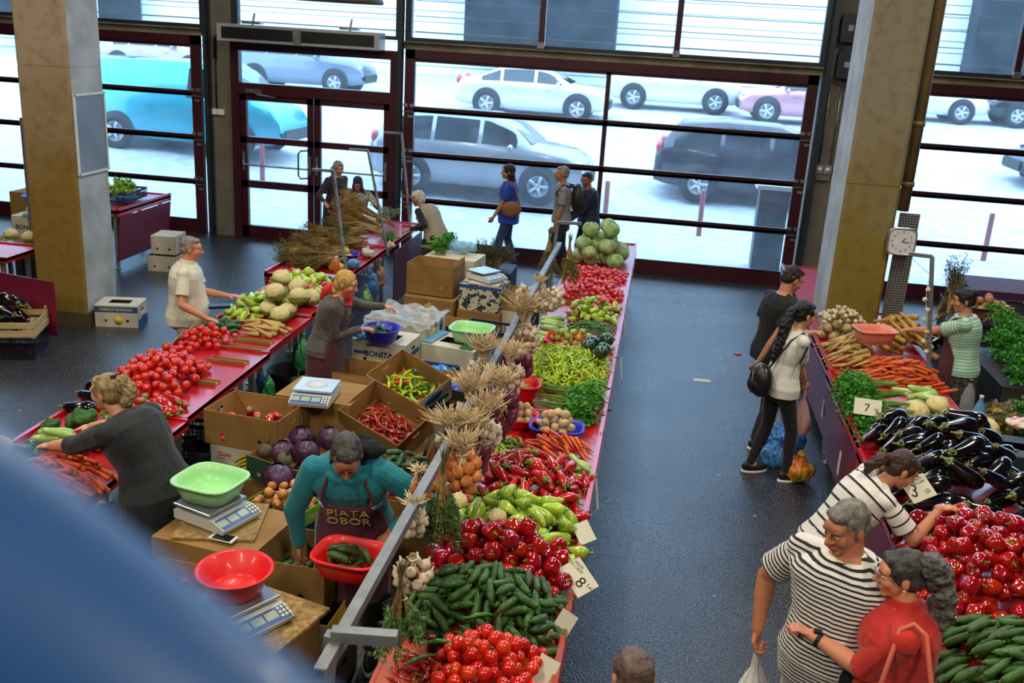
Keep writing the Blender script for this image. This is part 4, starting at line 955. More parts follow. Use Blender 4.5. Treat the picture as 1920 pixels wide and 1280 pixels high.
# --- right row
heap([potato(i+8, mat('celeriac skin', '#b9a878', .8, '#96845a', 20), .052, 'celeriac', 'celeriac', 1.05) for i in range(3)], 20, (1.72, 2.3, 9.8, 10.2), Z, .17, 'knobbly celeriac at the foot of the ochre pillar', 'celeriacs on the right row', edge=.05)
gb = garlic(); gpr = (('garlic', gb, 'garlic', []), .024, 0)
heap([gpr], 42, (1.76, 2.2, 9.88, 10.2), Z+.16, .13, 'garlic bulb lying on top of the celeriac heap', 'garlic on the celeriacs', scale=(.9, 1.1), hollow=.02)
bp_ = [taper('parsnip', 'parsnip', mat('large parsnip', '#c29a48', .6, '#a27c34', 18, objrand=.12), .32, .03, i+20, thin=.45) for i in range(4)]
heap(bp_, 85, (2.2, 2.8, 9.5, 10.12), Z, .32, 'thick ochre parsnip in the pile against the pillar', 'thick parsnips on the right row', yaw=lambda x, y: -.75, hollow=.16, maxtilt=35)
heap(pn, 75, (1.72, 2.2, 8.95, 9.75), Z, .15, 'thin parsley root in front of the celeriacs, pointing to the aisle', 'parsley roots on the right row', yaw=lambda x, y: .45, hollow=.07)
heap(cr, 120, (1.95, 2.7, 8.55, 9.25), Z, .15, 'carrot in the heap below the pink basin', 'carrots on the right row', yaw=lambda x, y: .25, hollow=.08, scale=(1.0, 1.2))
heap(zu, 9, (2.2, 2.6, 7.95, 8.55), Z, .22, 'light green courgette laid crosswise beside the parsley bunches', 'courgettes on the right row', yaw=lambda x, y: .12, maxtilt=12, scale=(1, 1.15), edge=.1)
bp3 = [bunch('parsley_bunch', 'parsley', 60+i, .3, .11, 600, .024, stems=26) for i in range(3)]
for i in range(15):
    row = i//5; M = Matrix.Translation((2.12-.02*row+.03*(i % 2), 7.28+.112*(i % 5)+.42*row-.18*row*(row > 1), Z+.08+.06*(i % 2)+.03*row)) @ Euler((.7*i, .08, rad(180-12+8*(i % 4)))).to_matrix().to_4x4() @ Matrix.Diagonal((1.5, 1.3, 1.15, 1))
    place(bp3[i % 3], M, 'bunch of parsley in the green bank beside the courgettes on the right row', 'parsley bunches on the right row')
for i, (x, y, z, s) in enumerate(((2.2, 7.75, .12, 1.15), (2.42, 7.95, .12, .95), (2.47, 7.72, .11, .9), (2.68, 7.55, .12, 1.05), (2.12, 7.52, .09, .8), (2.0, 7.62, .10, .75), (2.62, 7.32, .1, .85))):
    one(cauli[i % 3], x, y, Z+z*.8, 'cauliflower behind the aubergines, '+('largest, right of the price card', 'green leaved, under the courgettes', 'beside the water bottle', 'rightmost and yellowest', 'small one behind the card', 'smallest beside the parsley', 'lowest at the right border of the heap')[i], s*1.15, group='cauliflowers behind the aubergines')
heap(au, 150, (1.66, 2.68, 5.75, 7.42), Z, .36, 'shiny black aubergine in the big heap of the right row', 'aubergines on the right row', hollow=.17, yaw=lambda x, y: -2.85+.5*sin(9*x+5*y), dome=2.4, scale=(.8, 1.12), edge=.08, maxtilt=30, spin=True)
heap(rb, 182, (1.6, 2.45, 4.62, 5.78), Z, .34, 'round red bell pepper in the big heap of the right row', 'red bell peppers on the right row', hollow=.11, dome=2.4)
cu2 = [cucumber(i+40, .15, .019, mat('light gherkin skin', '#46702a', .42, '#2c4f18', 26, objrand=.15, bump=.5, bscale=160)) for i in range(4)]
heap(cu2, 112, (1.55, 2.25, 3.75, 4.72), Z, .28, 'light green gherkin with dried blossom in the heap at the near right corner', 'gherkins on the right row', hollow=.13, under=120, stuff='gherkin', yaw=lambda x, y: .25, dome=2.2)
tub('basin', 'salmon pink basin handed across the parsnips', M_pkpl, tuple(at(1637, 640, 1.02)), .25, .36, .27, .13, 5)
# ------------------------------------------------------------------ people
def remesh(mb, name, mats, voxel, smooth=2, amp=0, sc=10, seed=0, post=None):
    """close all pieces into one continuous skin"""
    me = mb.mesh(name, mats if isinstance(mats, (list, tuple)) else [mats])
    o = bpy.data.objects.new('tmp', me); WS.collection.objects.link(o)
    r = o.modifiers.new('r', 'REMESH'); r.mode = 'VOXEL'; r.voxel_size = voxel; r.use_smooth_shade = True
    if smooth: s = o.modifiers.new('s', 'SMOOTH'); s.iterations = smooth; s.factor = .5
    WS.view_layers[0].update(); dg = WS.view_layers[0].depsgraph; ev = o.evaluated_get(dg)
    m2 = bpy.data.meshes.new_from_object(ev); m2.name = name
    bpy.data.objects.remove(o); bpy.data.meshes.remove(me)
    if not m2.materials:
        for m in (mats if isinstance(mats, (list, tuple)) else [mats]): m2.materials.append(m)
    m2.polygons.foreach_set('use_smooth', [True]*len(m2.polygons)); m2.polygons.foreach_set('material_index', [0]*len(m2.polygons))
    if amp:
        displace(m2, lambda p: mnoise.noise(Vector((p.x*sc, p.y*sc, p.z*sc*.6+seed)))*amp+mnoise.noise(Vector((p.x*sc*2.7, p.y*sc*2.7, p.z*sc*1.3+seed)))*amp*.4)
    if post: post(m2)
    m2.update(); return m2
def cone(b, p, q, r1, r2, flat=False, n=14, ends=(1, 1)):
    p, q = Vector(p), Vector(q); d = (q-p); L = d.length
    if L < 1e-5: b.ball(p, r1, n, 8); return
    if flat: b.tube([p, q], [r1, r2], n); return
    t = d/L; pts = []; rr = []
    for i in range(5):
        a = PI/2*(i/4); pts.append(p-t*r1*cos(a)*.999); rr.append(max(r1*sin(a), 1e-4))
    for i in range(5):
        a = PI/2*(1-i/4); pts.append(q+t*r2*cos(a)*.999); rr.append(max(r2*sin(a), 1e-4))
    b.tube(pts, rr, n)
def ik(a, c, l1, l2, pole):
    a, c = Vector(a), Vector(c); d = c-a; L = min(d.length, (l1+l2)*.995); L = max(L, abs(l1-l2)*1.05+.01); u = d.normalized(); c = a+u*L
    x = (l1*l1-l2*l2+L*L)/(2*L); h = math.sqrt(max(0, l1*l1-x*x)); p = Vector(pole); p = (p-u*p.dot(u)); p = p.normalized() if p.length > 1e-4 else u.orthogonal().normalized()
    return a+u*x+p*h, c
SK = {}
def skin(h):
    if h not in SK:
        c = [min(1, int(h[i:i+2], 16)/255*k) for i, k in ((1, 1.13), (3, 1.10), (5, 1.08))]
        SK[h] = mat('skin '+h, '#%02x%02x%02x' % tuple(int(v*255) for v in c), .48, None, spec=.4)
    return SK[h]
M_eye = mat('eye white', '#d8d4cc', .3); M_iris = mat('dark iris', '#2a1c14', .3); M_lipm = mat('lip', '#96504a', .5)
def cloth(name, c, c2=None, rough=.85, bump=.25, bs=60, sc=6, sheen=.15): return mat(name, c, rough, c2, sc, bump=bump, bscale=bs, sheen=sheen)
def person(label, x, y, yaw, H=1.7, lean=0, side=0, twist=0, fat=1.0, belly=0.0, hipz=None, hands=None, feet=None, head=(0, 0, 0), skinc='#b98468', hair=None, hairc='#2a1e18', haird='short',
           top=None, sleeve='short', topm=None, hem=-.10, bottom='trousers', botm=None, shoem=None, voxel=.009, z=0, female=False, shw=1.0, curl=.5, finger=None, elbow=None, armr=1.0, beard=None, pelv=(0, 0), collar=None, group=None, hl=1.0, sleevem=None, handroll=(0, 0)):
    """a standing or bending figure; hands / feet = (left, right) targets in world or None; yaw 0 faces +y"""
    Rz = Matrix.Rotation(rad(yaw), 4, 'Z'); root = Matrix.Translation((x, y, z)) @ Rz; inv = root.inverted()
    k = H/1.7; hz = (hipz if hipz else .528*H)
    P = Vector((pelv[0], pelv[1], hz)); Lr, Tr = rad(lean), rad(side)
    sl = .30*H
    def spine(s):
        f = Lr*(.55+.45*min(1, max(0, s))); s0 = max(s, 0)*sl
        if s < 0: return P+Vector((0, 0, s*sl))
        return P+Vector((sin(Tr)*s0, sin(f)*s0, cos(f)*cos(Tr)*s0))
    def sdir(s): return (spine(s+.02)-spine(s-.02)).normalized() if s > .02 else (spine(.3)-P).normalized()*.5+Vector((0, 0, .5))
    def rt(s): a = rad(twist)*max(0, min(1, s)); return Vector((cos(a), sin(a), -sin(Tr)*.6*max(0, s))).normalized()
    prof = [(-.36, .155, .12), (-.12, .17, .125), (0, .168, .125), (.2, .15, .115), (.38, .143 if not female else .132, .108), (.62, .16, .12), (.78, .165*shw, .118), (.9, .14*shw, .10), (.97, .095, .08), (1.03, .066, .066)]
    if female: prof = [(s, r1*(1.05 if s < .1 else .95), r2*(1.03 if s < .1 else 1.0)) for s, r1, r2 in prof]
    def radii(s):
        for a, c in zip(prof, prof[1:]):
            if s <= c[0]:
                t = max(0, (s-a[0])/(c[0]-a[0])); r1 = a[1]+(c[1]-a[1])*t; r2 = a[2]+(c[2]-a[2])*t; break
        else: r1, r2 = prof[-1][1:]
        f = fat if s < .95 else 1+(fat-1)*.3
        return r1*k*f, r2*k*f
    def ringp(s, off=0, n=20, a0=0, a1=2*PI, fw=1.0):
        c = spine(s); u = rt(s); d = sdir(s).normalized(); v = d.cross(u).normalized()*1.0; r1, r2 = radii(s); pts = []
        bl = belly*math.exp(-((s-.2)/.28)**2)*k; bust = (.028*k*math.exp(-((s-.68)/.12)**2) if female else 0)
        for j in range(n):
            a = a0+(a1-a0)*j/(n-1 if a1-a0 < 6.2 else n); ca, sa = cos(a), sin(a)
            e = 2.5; f = (abs(ca)**e+abs(sa)**e)**(-1/e); ff = max(0, sa)
            pts.append(c+u*(f*ca*(r1+off))+v*(f*sa*(r2+off)+ff*bl+bust*ff*(1-.3*abs(cos(3*a)))))
        return pts
    # joints
    N = spine(1.0); ns = sdir(1.0).normalized(); u1 = rt(.9)
    shc = spine(.865); SL = shc-u1*.165*k*shw*(1+(fat-1)*.5); SR = shc+u1*.165*k*shw*(1+(fat-1)*.5)
    la, lf = .172*H, .152*H
    def tgt(v, d): return inv @ Vector(v) if v is not None else d
    hl_, hr_ = (hands or (None, None))
    dl = SL+Vector((-.05, .05, -(la+lf)*.97)); dr = SR+Vector((.05, .05, -(la+lf)*.97))
    fwd = ns.cross(u1)*-1
    el = elbow or (None, None)
    EL, WL = ik(SL, tgt(hl_, dl), la, lf, el[0] or (-.5, -.5, -.6)); ER, WR = ik(SR, tgt(hr_, dr), la, lf, el[1] or (.5, -.5, -.6))
    HL = P+Vector((-.09*k*(1+(fat-1)*.5), 0, -.01)); HR = P+Vector((.09*k*(1+(fat-1)*.5), 0, -.01)); lt, ls = .247*H, .240*H
    fl, fr = (feet or ((-.11, .0, 0), (.11, .03, 0))); az = .045*H
    fl = Vector(fl)+Vector((0, 0, az)); fr = Vector(fr)+Vector((0, 0, az))
    KL, AL = ik(HL, fl, lt, ls, (-.1, 1, 0)); KR, AR = ik(HR, fr, lt, ls, (.1, 1, 0))
    # head frame
    hy, hp, hr = [rad(a) for a in head]; hb = Matrix((u1, ns.cross(u1), ns)).transposed()      # columns: right, forward, up
    lead = Matrix.Rotation(-min(Lr, 1.2)*.55, 3, 'X')
    Rh = (Matrix.Rotation(rad(twist)*.9+hy, 3, 'Z') @ Matrix.Rotation(-(Lr*.45+hp), 3, 'X') @ Matrix.Rotation(hr+Tr*.5, 3, 'Y'))
    s_ = H*.130/.225*hl; nk = N+ns*.035*k; hc = nk+(ns*.6+(Rh @ Vector((0, 0, 1)))*.4).normalized()*.105*s_+(Rh @ Vector((0, .022, 0)))*s_
    def hp_(x_, y_, z_): return hc+(Rh @ Vector((x_, y_, z_)))*s_
    sk = skin(skinc); b = MB()
    # trunk and limbs under the clothes
    b.rings([ringp(s, -.012) for s in (-.12, 0, .2, .4, .62, .78, .9, .97, 1.02)])
    cone(b, spine(.95), hc-(Rh @ Vector((0, .01, .05)))*s_, .058*k*(.9 if female else 1)*(1+(fat-1)*.5), .052*k*(.88 if female else 1)*(1+(fat-1)*.4))
    ar = k*armr
    for S, E, W_ in ((SL, EL, WL), (SR, ER, WR)):
        cone(b, S, E, .047*ar, .037*ar); cone(b, E, E.lerp(W_, .35), .038*ar, .038*ar); cone(b, E.lerp(W_, .35), W_, .038*ar, .024*ar*.95)
    for Hp, K, A in ((HL, KL, AL), (HR, KR, AR)):
        cone(b, Hp, K, .080*k*(1+(fat-1)*.4), .052*k); cone(b, K, K.lerp(A, .35), .05*k, .052*k); cone(b, K.lerp(A, .35), A, .052*k, .033*k); cone(b, A, A+(Rz.to_3x3().inverted() @ Rz.to_3x3() @ Vector((0, .1, -.03)))*k, .033*k, .025*k)
    # hands: palm, four fingers, thumb
    fr_ = finger or (None, None)
    for i, (E, W_, sgn) in enumerate(((EL, WL, -1), (ER, WR, 1))):
        d = (W_-E).normalized()
        if fr_[i] is not None: d = (d*.4+(inv.to_3x3() @ Vector(fr_[i])).normalized()).normalized()
        ref = Vector((0, 0, -1)) if abs(d.z) < .75 else Vector((-sgn, 0, 0))
        n_ = (ref-d*ref.dot(d)).normalized()                 # palm side
        if handroll[i]: n_.rotate(Quaternion(d, rad(handroll[i])))
        q = d.cross(n_).normalized()*sgn
        tside = q if (ref.z == 0 or True) else -q
        if abs(d.z) >= .75: tside = Vector((0, 1, 0)); tside = (tside-d*tside.dot(d)).normalized()
        hk = .95*k*(1 if not female else .92); pal = W_+d*.045*hk
        R3 = Matrix((d, tside, n_)).transposed(); b.ball(pal, (.052*hk, .041*hk, .017*hk), 12, 8, R=R3)
        cone(b, W_-d*.01, W_+d*.03*hk, .023*ar, .022*hk)
        for f in range(4):
            o_ = (1.5-f)*.0205*hk; ln = (.070, .080, .074, .058)[f]*hk; base = W_+d*(.082-.006*abs(f-1.2))*hk+tside*o_
            c_ = curl*(1+.12*f); d1 = (d*cos(c_*.7)+n_*sin(c_*.7)+tside*(1.5-f)*.06).normalized(); d2 = (d*cos(c_*1.7)+n_*sin(c_*1.7)).normalized()
            m_ = base+d1*ln*.52; cone(b, base-d*.012, m_, .0098*hk, .0088*hk, n=8); cone(b, m_, m_+d2*ln*.48, .0088*hk, .0074*hk, n=8)
        tb = W_+d*.025*hk+tside*.026*hk+n_*.004; tm = tb+(d*.6+tside*.75+n_*.3).normalized()*.036*hk; cone(b, tb, tm, .0125*hk, .0105*hk, n=8)
        cone(b, tm, tm+(d*.9+tside*.15+n_*(.25+curl*.5)).normalized()*.030*hk, .0105*hk, .0085*hk, n=8)
    # head
    def hb_(c, r, R=None): b.ball(hp_(*c), tuple(v*s_ for v in r), 16, 12, R=Rh if R is None else R)
    hb_((0, -.012, .03), (.074, .094, .085)); hb_((0, .022, -.028), (.060, .068, .078)); hb_((0, .038, -.078), (.040, .045, .03)); hb_((0, .072, -.092), (.024, .02, .018))
    hb_((0, .070, .032), (.055, .025, .035)); hb_((.032, .062, -.022), (.028, .03, .03)); hb_((-.032, .062, -.022), (.028, .03, .03)); hb_((0, .078, -.058), (.028, .018, .024))
    cone(b, hp_(0, .089, .016), hp_(0, .116, -.024), .0085*s_, .0125*s_, n=10)
    for e in (1, -1):
        hb_((e*.013, .099, -.028), (.0085, .010, .008)); hb_((e*.030, .086, .026), (.021, .010, .0065)); hb_((e*.077, -.006, -.004), (.010, .019, .032)); hb_((e*.030, .079, .004), (.019, .0105, .011))
    hb_((0, .095, -.0545), (.021, .008, .0055)); hb_((0, .093, -.0655), (.019, .009, .0065))
    body = link('person', remesh(b, 'person', sk, voxel, 2)); body.matrix_basis = root; tag(body, label, 'person', group)
    def child(name, mb_or_me, mats=None, lb=None):
        o = link(name, mb_or_me, body) if mats is None else mb_or_me.build(name, mats, body)
        if lb: o['label'] = lb
        return o
    # face
    for e in (1, -1):
        m_ = MB(); m_.ball(hp_(e*.030, .0865, .005), tuple(v*s_ for v in (.0115, .0055, .0058)), 10, 8, R=Rh); m_.ball(hp_(e*.030, .0915, .005), tuple(v*s_ for v in (.0052, .0030, .0052)), 8, 6, 1, R=Rh)
        child('eye', m_, [M_eye, M_iris])
        m_ = MB(); m_.tube([hp_(e*.014, .1, .0285), hp_(e*.03, .0985, .034), hp_(e*.05, .086, .028)], [.0028*s_, .0042*s_, .0025*s_], 6); child('eyebrow', m_, mat('brow '+hairc, hairc, .9))
    m_ = MB(); m_.ball(hp_(0, .0985, -.0555), tuple(v*s_ for v in (.020, .0052, .0042)), 10, 6, R=Rh); m_.ball(hp_(0, .0965, -.0655), tuple(v*s_ for v in (.018, .0062, .0052)), 10, 6, R=Rh); child('lips', m_, M_lipm if beard is None else M_lipm)
    # hair
    hv = max(.006, voxel*.8)
    if haird:
        hb2 = MB()
        def H_(c, r, R=None): hb2.ball(hp_(*c), tuple(v*s_ for v in r), 18, 12, R=Rh)
        vol = {'short': .0, 'crop': -.004, 'curly': .016, 'long': .008, 'tied': .002, 'bun': .006}.get(haird, 0)
        H_((0, -.02, .042), (.079+vol, .096+vol, .084+vol))
        if haird in ('short', 'crop', 'curly'): H_((0, -.050, -.008), (.070+vol, .058+vol, .062+vol)); H_((0, .035, .088), (.056+vol, .045, .028+vol)); H_((.066, -.012, .025), (.016, .034, .038)); H_((-.066, -.012, .025), (.016, .034, .038))
        if haird in ('tied', 'bun', 'long'): H_((0, -.045, .0), (.076+vol, .066, .075)); H_((0, .045, .082), (.052, .042, .026)); H_((.066, .01, .03), (.018, .04, .045)); H_((-.066, .01, .03), (.018, .04, .045))
        if haird == 'long': H_((0, -.065, -.06), (.085, .05, .10)); H_((.06, -.03, -.05), (.03, .045, .09)); H_((-.06, -.03, -.05), (.03, .045, .09)); H_((0, -.085, -.13), (.075, .04, .06))
        # the face stays free
        hm = remesh(hb2, 'hair', mat('hair '+hairc, hairc, .5, hair or hairc, 30, bump=.7, bscale=110, stretch=(1, 1, .25), spec=.4), hv, 1)
        displace(hm, (lambda p: (mnoise.noise(p*38)*.016+mnoise.noise(p*90)*.006)*s_) if haird == 'curly' else (lambda p: (mnoise.noise(p*26)*.007+mnoise.noise(p*70)*.003)*s_))
        child('hair', hm)
    info = dict(root=root, body=body, hc=hc, Rh=Rh, hp=hp_, s=s_, k=k, spine=spine, ringp=ringp, N=N, ns=ns, S=(SL, SR), E=(EL, ER), W=(WL, WR), P=P, K=(KL, KR), A=(AL, AR), Hh=(HL, HR), child=child, rt=rt, radii=radii, voxel=voxel, inv=inv)
    # upper garment
    if topm:
        b = MB(); off = .010*k; ss = [hem-.02, 0, .2, .4, .62, .78, .88, .95, .985]
        b.rings([ringp(s, off+(.012 if s < .1 else 0)+(.004 if s > .9 else 0), 28) for s in ss])
        arms = ((SL, EL, WL), (SR, ER, WR))
        for S, E, W_ in arms:
            inn = S.lerp(spine(.86), .35); ra = .062*ar
            if sleeve == 'none': cone(b, inn, S.lerp(spine(.9), .1), ra, ra*.95); continue
            cone(b, inn, S, ra*.98, ra*.9)
            if sleeve == 'short': b.tube([S.lerp(E, .1), S.lerp(E, .35), S.lerp(E, .72)], [ra*.8, ra*1.0, ra*1.1], 16)
            elif sleeve == 'three': cone(b, S, E, ra, .052*ar); b.tube([E-(W_-E)*.05, E.lerp(W_, .28)], [.05*ar, .052*ar], 14)
            elif sleeve == 'half': b.tube([S.lerp(E, .1), S.lerp(E, .97)], [ra*.85, .06*ar], 14)
            else: cone(b, S, E, ra, .049*ar); b.tube([E-(W_-E)*.04, E, E.lerp(W_, .93)], [.04*ar, .048*ar, .035*ar], 14)
        for S in (SL, SR): cone(b, spine(.965), S, .045*k, .05*k)
        if collar:
            b.tube([N-ns*.015, N+ns*.035*k], [.078*k, .068*k], 16)
        def post(m2):
            at_ = m2.attributes.new('along', 'FLOAT', 'POINT'); n_ = len(m2.vertices); co = np.empty(n_*3); m2.vertices.foreach_get('co', co); co = co.reshape(-1, 3)
            segs = [(S, E) for S, E, _ in arms]+[(E, W_) for _, E, W_ in arms]; off_ = [0, 0, la, la]; u_ = ns
            best = np.full(n_, 1e9); val = np.zeros(n_)
            for (a, c), o_ in zip(segs, off_):
                a_, d_ = np.array(a), np.array(c-a); t = (co-a_)@d_/(d_@d_); ds = np.linalg.norm(co-(a_+np.clip(t, 0, 1)[:, None]*d_), axis=1)
                if o_ == 0: ds = np.where(t < .12, 1e9, ds)
                w_ = ds < best; best = np.where(w_, ds, best); val = np.where(w_, o_+np.clip(t, 0, 1)*np.linalg.norm(d_), val)
            ss_ = [-.3+i*.065 for i in range(21)]; C_ = np.array([spine(q) for q in ss_]); D_ = np.array([sdir(q).normalized() for q in ss_]); R1 = np.array([max(radii(q)) for q in ss_])
            dd_ = np.linalg.norm(co[:, None, :]-C_[None], axis=2); ix = np.argmin(dd_, axis=1); dt = dd_[np.arange(n_), ix]
            tv = np.array(ss_)[ix]*sl+np.sum((co-C_[ix])*D_[ix], axis=1); inside = (dt < R1[ix]*1.02) & (best > .075*ar)
            vals = np.where(inside | (best > .09*ar), tv+.5, val+.31)
            at_.data.foreach_set('value', vals)
        gm = remesh(b, 'garment', topm, voxel, 2, .006*k, 11, x*10, post)
        child(top or 'shirt', gm)
    if bottom and botm:
        b = MB()
        if bottom == 'skirt':
            b.rings([ringp(.12, .004, 28)]+[ringp(0, .012, 28)]+[[p+Vector((0, 0, -zz)) + (Vector((p.x-P.x, p.y-P.y, 0))*fl_) for p in ringp(0, .012, 28)] for zz, fl_ in ((.18, .06), (.4, .12), (.62*k, .18))])
        else:
            w2 = 1.0 if bottom == 'leggings' else 1.16
            b.rings([ringp(s, .004, 24) for s in (.1, 0, -.12)]); b.ball(P+Vector((0, -.01, -.06)), (.165*k*fat, .125*k*fat, .10*k), 20, 10)
            for Hp, K, A in ((HL, KL, AL), (HR, KR, AR)):
                cone(b, Hp, K, .092*k*(1+(fat-1)*.5)*(1 if w2 == 1 else 1.03), .056*k*w2); b.tube([K-(A-K)*.03, K, K.lerp(A, .35), K.lerp(A, .97 if bottom != 'shorts' else .4)], [.05*k*w2, .056*k*w2, (.056 if w2 == 1 else .066)*k, (.038 if w2 == 1 else .06)*k], 14)
        child({'skirt': 'skirt', 'leggings': 'leggings'}.get(bottom, 'trousers'), remesh(b, 'garment', botm, voxel*1.1, 2, .005*k, 9, x*7))
    if shoem:
        for A, K in ((AL, KL), (AR, KR)):
            b = MB(); c = Vector((A.x, A.y, 0)); b.ball(c+Vector((0, .055*k, .042)), (.042*k, .125*k, .04), 16, 10); b.ball(c+Vector((0, -.01, .06)), (.036*k, .06*k, .05), 14, 8)
            sh = child('shoe', remesh(b, 'shoe', shoem, .008, 1)); b2 = MB()
            b2.rings([[(c.x+cos(2*PI*j/20)*.045*k, c.y+.055*k+sin(2*PI*j/20)*.13*k, zz) for j in range(20)] for zz in (.0, .022)])
            so = link('sole', b2.mesh('sole', mat('white sole', '#d4d4d0', .6)), sh)
    return info
def apron(I, m, s0=.0, s1=.72, a=70, drop=.45, lb=None, bib=38):
    """bib apron following the front of the body"""
    b = MB(); rows = []; k = I['k']
    for s, aa in ((s1, bib), (.55, bib+4), (.40, a*.8), (.22, a), (0, a)): rows.append(I['ringp'](s, .030*k, 15, rad(90-aa), rad(90+aa)))
    base = rows[-1]; P = I['P']
    for zz in (.15, .3, drop): rows.append([p+Vector((0, 0, -zz))+Vector((p.x-P.x, p.y-P.y, 0))*.1*zz for p in base])
    inner = [[p+(Vector((I['spine'](.3).x, I['spine'](.3).y, p.z))-p).normalized()*.006 for p in r] for r in rows]
    n = len(rows[0]); vs = [p for r in rows for p in r]+[p for r in inner for p in r]; R_ = len(rows); o = R_*n; fs = []
    for i in range(R_-1):
        for j in range(n-1): fs.append((i*n+j, i*n+j+1, (i+1)*n+j+1, (i+1)*n+j)); fs.append((o+i*n+j, o+(i+1)*n+j, o+(i+1)*n+j+1, o+i*n+j+1))
    for i in range(R_-1): fs += [(i*n, (i+1)*n, o+(i+1)*n, o+i*n), (i*n+n-1, o+i*n+n-1, o+(i+1)*n+n-1, (i+1)*n+n-1)]
    fs += [(j, o+j, o+j+1, j+1) for j in range(n-1)]+[((R_-1)*n+j, (R_-1)*n+j+1, o+(R_-1)*n+j+1, o+(R_-1)*n+j) for j in range(n-1)]
    b.add(vs, fs, 0, True); c1, c2 = rows[0][0], rows[0][-1]; N = I['N']
    for c, sx in ((c1, 1), (c2, -1)):
        S = I['N']+I['rt'](1)*.075*k*sx*(1 if (c-N).dot(I['rt'](1))*sx > 0 else -1); g_ = 1 if (c-N).dot(I['rt'](1)) > 0 else -1; f_ = I['ns'].cross(I['rt'](1)); b.tube([c]+[I['ringp'](s_, .022, 3, rad(90-g_*q_-1), rad(90-g_*q_+1))[1] for s_, q_ in ((.72, 36), (.8, 34), (.88, 36), (.94, 40))]+[N+I['rt'](1)*g_*.085*k-f_*.03], .009, 6)
    return I['child']('apron', b, m, lb), rows
M_jean = cloth('blue denim', '#1f2f5a', '#2a3d70', bs=120)
M_blk = cloth('black jersey', '#08080a', '#0c0c0f', sheen=.03); M_blkt = cloth('black trousers', '#0d0d10')
M_bshoe = mat('black shoe', '#17171a', .5)
INFO = {}
def V(*a): return Vector(a)
# man in white polo
I = person('heavy grey haired man in white polo shirt standing beside the left stall row', -4.34, 8.42, -72, 1.67, lean=5, fat=1.22, belly=.09, shw=1.0, skinc='#b77e62', hairc='#8d8478', hair='#6e665c', haird='crop', head=(8, 6, 0),
    hands=((-3.98, 8.62, 1.04), (-4.02, 8.22, .92)), finger=((1, 0, .2), (1, .3, -.1)), topm=cloth('white polo cotton', '#d9d4c2', '#cfc9b4'), top='polo_shirt', collar=1, hem=-.14, botm=cloth('off white trousers', '#c9c3ae'), shoem=M_bshoe, voxel=.008, elbow=((-.3, -.8, -.3), (.3, -.9, -.2)), curl=.35)
b = MB(); b.box((0, 0, 0), (.19, .1, .022)); b.box((0, 0, .012), (.186, .096, .004)); thing(b, 'wallet', mat('black leather', '#1a1b20', .35), 'black leather wallet held by the man in the white polo shirt', 'wallet', tuple(at(411, 574, 1.1)), .5)
# woman in dark sweater
I = person('blond grey woman in charcoal sweater reaching over the left stall with both arms', -2.76, 4.96, 76, 1.70, lean=32, fat=1.24, belly=.07, female=True, skinc='#c08a72', hairc='#ab9468', hair='#75663f', haird='tied', head=(6, -8, 0),
    hands=((-3.60, 5.06, 1.02), (-3.5, 5.36, 1.04)), finger=((-1, .1, -.1), (-1, -.1, -.15)), topm=cloth('charcoal wool', '#1d2126', '#16191d', bs=150), top='sweater', sleeve='three', hem=-.2, botm=cloth('black skirt', '#141416'), bottom='skirt', shoem=M_bshoe, voxel=.006, armr=1.18, curl=.3, elbow=((0, 0, -1), (0, 0, -1)), handroll=(0, 0))
hp = I['hp']; b = MB()
for a_, c_ in (((0, -.12, .06), (.05, .05, .065)), ((.01, -.155, .02), (.045, .04, .06)), ((0, -.13, -.04), (.05, .04, .045))): b.ball(hp(*a_), tuple(v*I['s'] for v in c_), 14, 10, R=I['Rh'])
me = remesh(b, 'hair_bun', MATS['hair #ab9468'], .006, 1); jitter(me, .012, 60, 3); I['child']('hair_bun', me)
b = MB(); b.tube([hp(-.035, -.07, .115), hp(0, -.085, .12), hp(.035, -.07, .115)], .011, 6); I['child']('hair_clip', b, mat('horn clip', '#4a2a18', .3))
# woman with headscarf
M_knit = cloth('grey marl knit', '#5c5850', '#3f3d3a', bump=.8, bs=90, sc=70)
I = person('woman in brown checked headscarf and grey knit sweater holding a blue basin', -2.80, 8.0, -86, 1.62, lean=16, fat=1.12, female=True, skinc='#b07f66', hairc='#4a4038', haird=None, head=(-10, 8, 0), hands=((-2.42, 8.58, 1.10), (-2.46, 8.02, 1.04)), finger=((1, -.1, 0), (1, .2, .1)),
    topm=M_knit, top='sweater', sleeve='long', hem=-.1, botm=cloth('maroon skirt', '#4a1824'), bottom='skirt', shoem=M_bshoe, voxel=.007, curl=.8, elbow=((0, -.4, -1), (0, -.4, -1)))
hp = I['hp']; b = MB()
for a_, c_ in (((0, -.02, .04), (.086, .104, .092)), ((0, -.06, -.02), (.078, .066, .085)), ((0, -.075, -.09), (.06, .05, .06))): b.ball(hp(*a_), tuple(v*I['s'] for v in c_), 18, 12, R=I['Rh'])
def scarfmat():
    m = mat('brown gold scarf', '#5a3d1e', .85); nt = m.node_tree; N = nt.nodes; L = nt.links; tc = N.new('ShaderNodeTexCoord'); v = N.new('ShaderNodeTexVoronoi'); v.inputs['Scale'].default_value = 62; v.inputs['Randomness'].default_value = .15
    L.new(tc.outputs['Object'], v.inputs['Vector']); lt_ = N.new('ShaderNodeMath'); lt_.operation = 'LESS_THAN'; lt_.inputs[1].default_value = .34; L.new(v.outputs['Distance'], lt_.inputs[0])
    mx = N.new('ShaderNodeMix'); mx.data_type = 'RGBA'; mx.inputs[6].default_value = hexc('#c9a15a'); mx.inputs[7].default_value = hexc('#3a2412'); L.new(lt_.outputs[0], mx.inputs[0]); L.new(mx.outputs[2], N['Principled BSDF'].inputs['Base Color']); return m
sc_ = I['child']('headscarf', remesh(b, 'headscarf', scarfmat(), .007, 2, .004, 30))
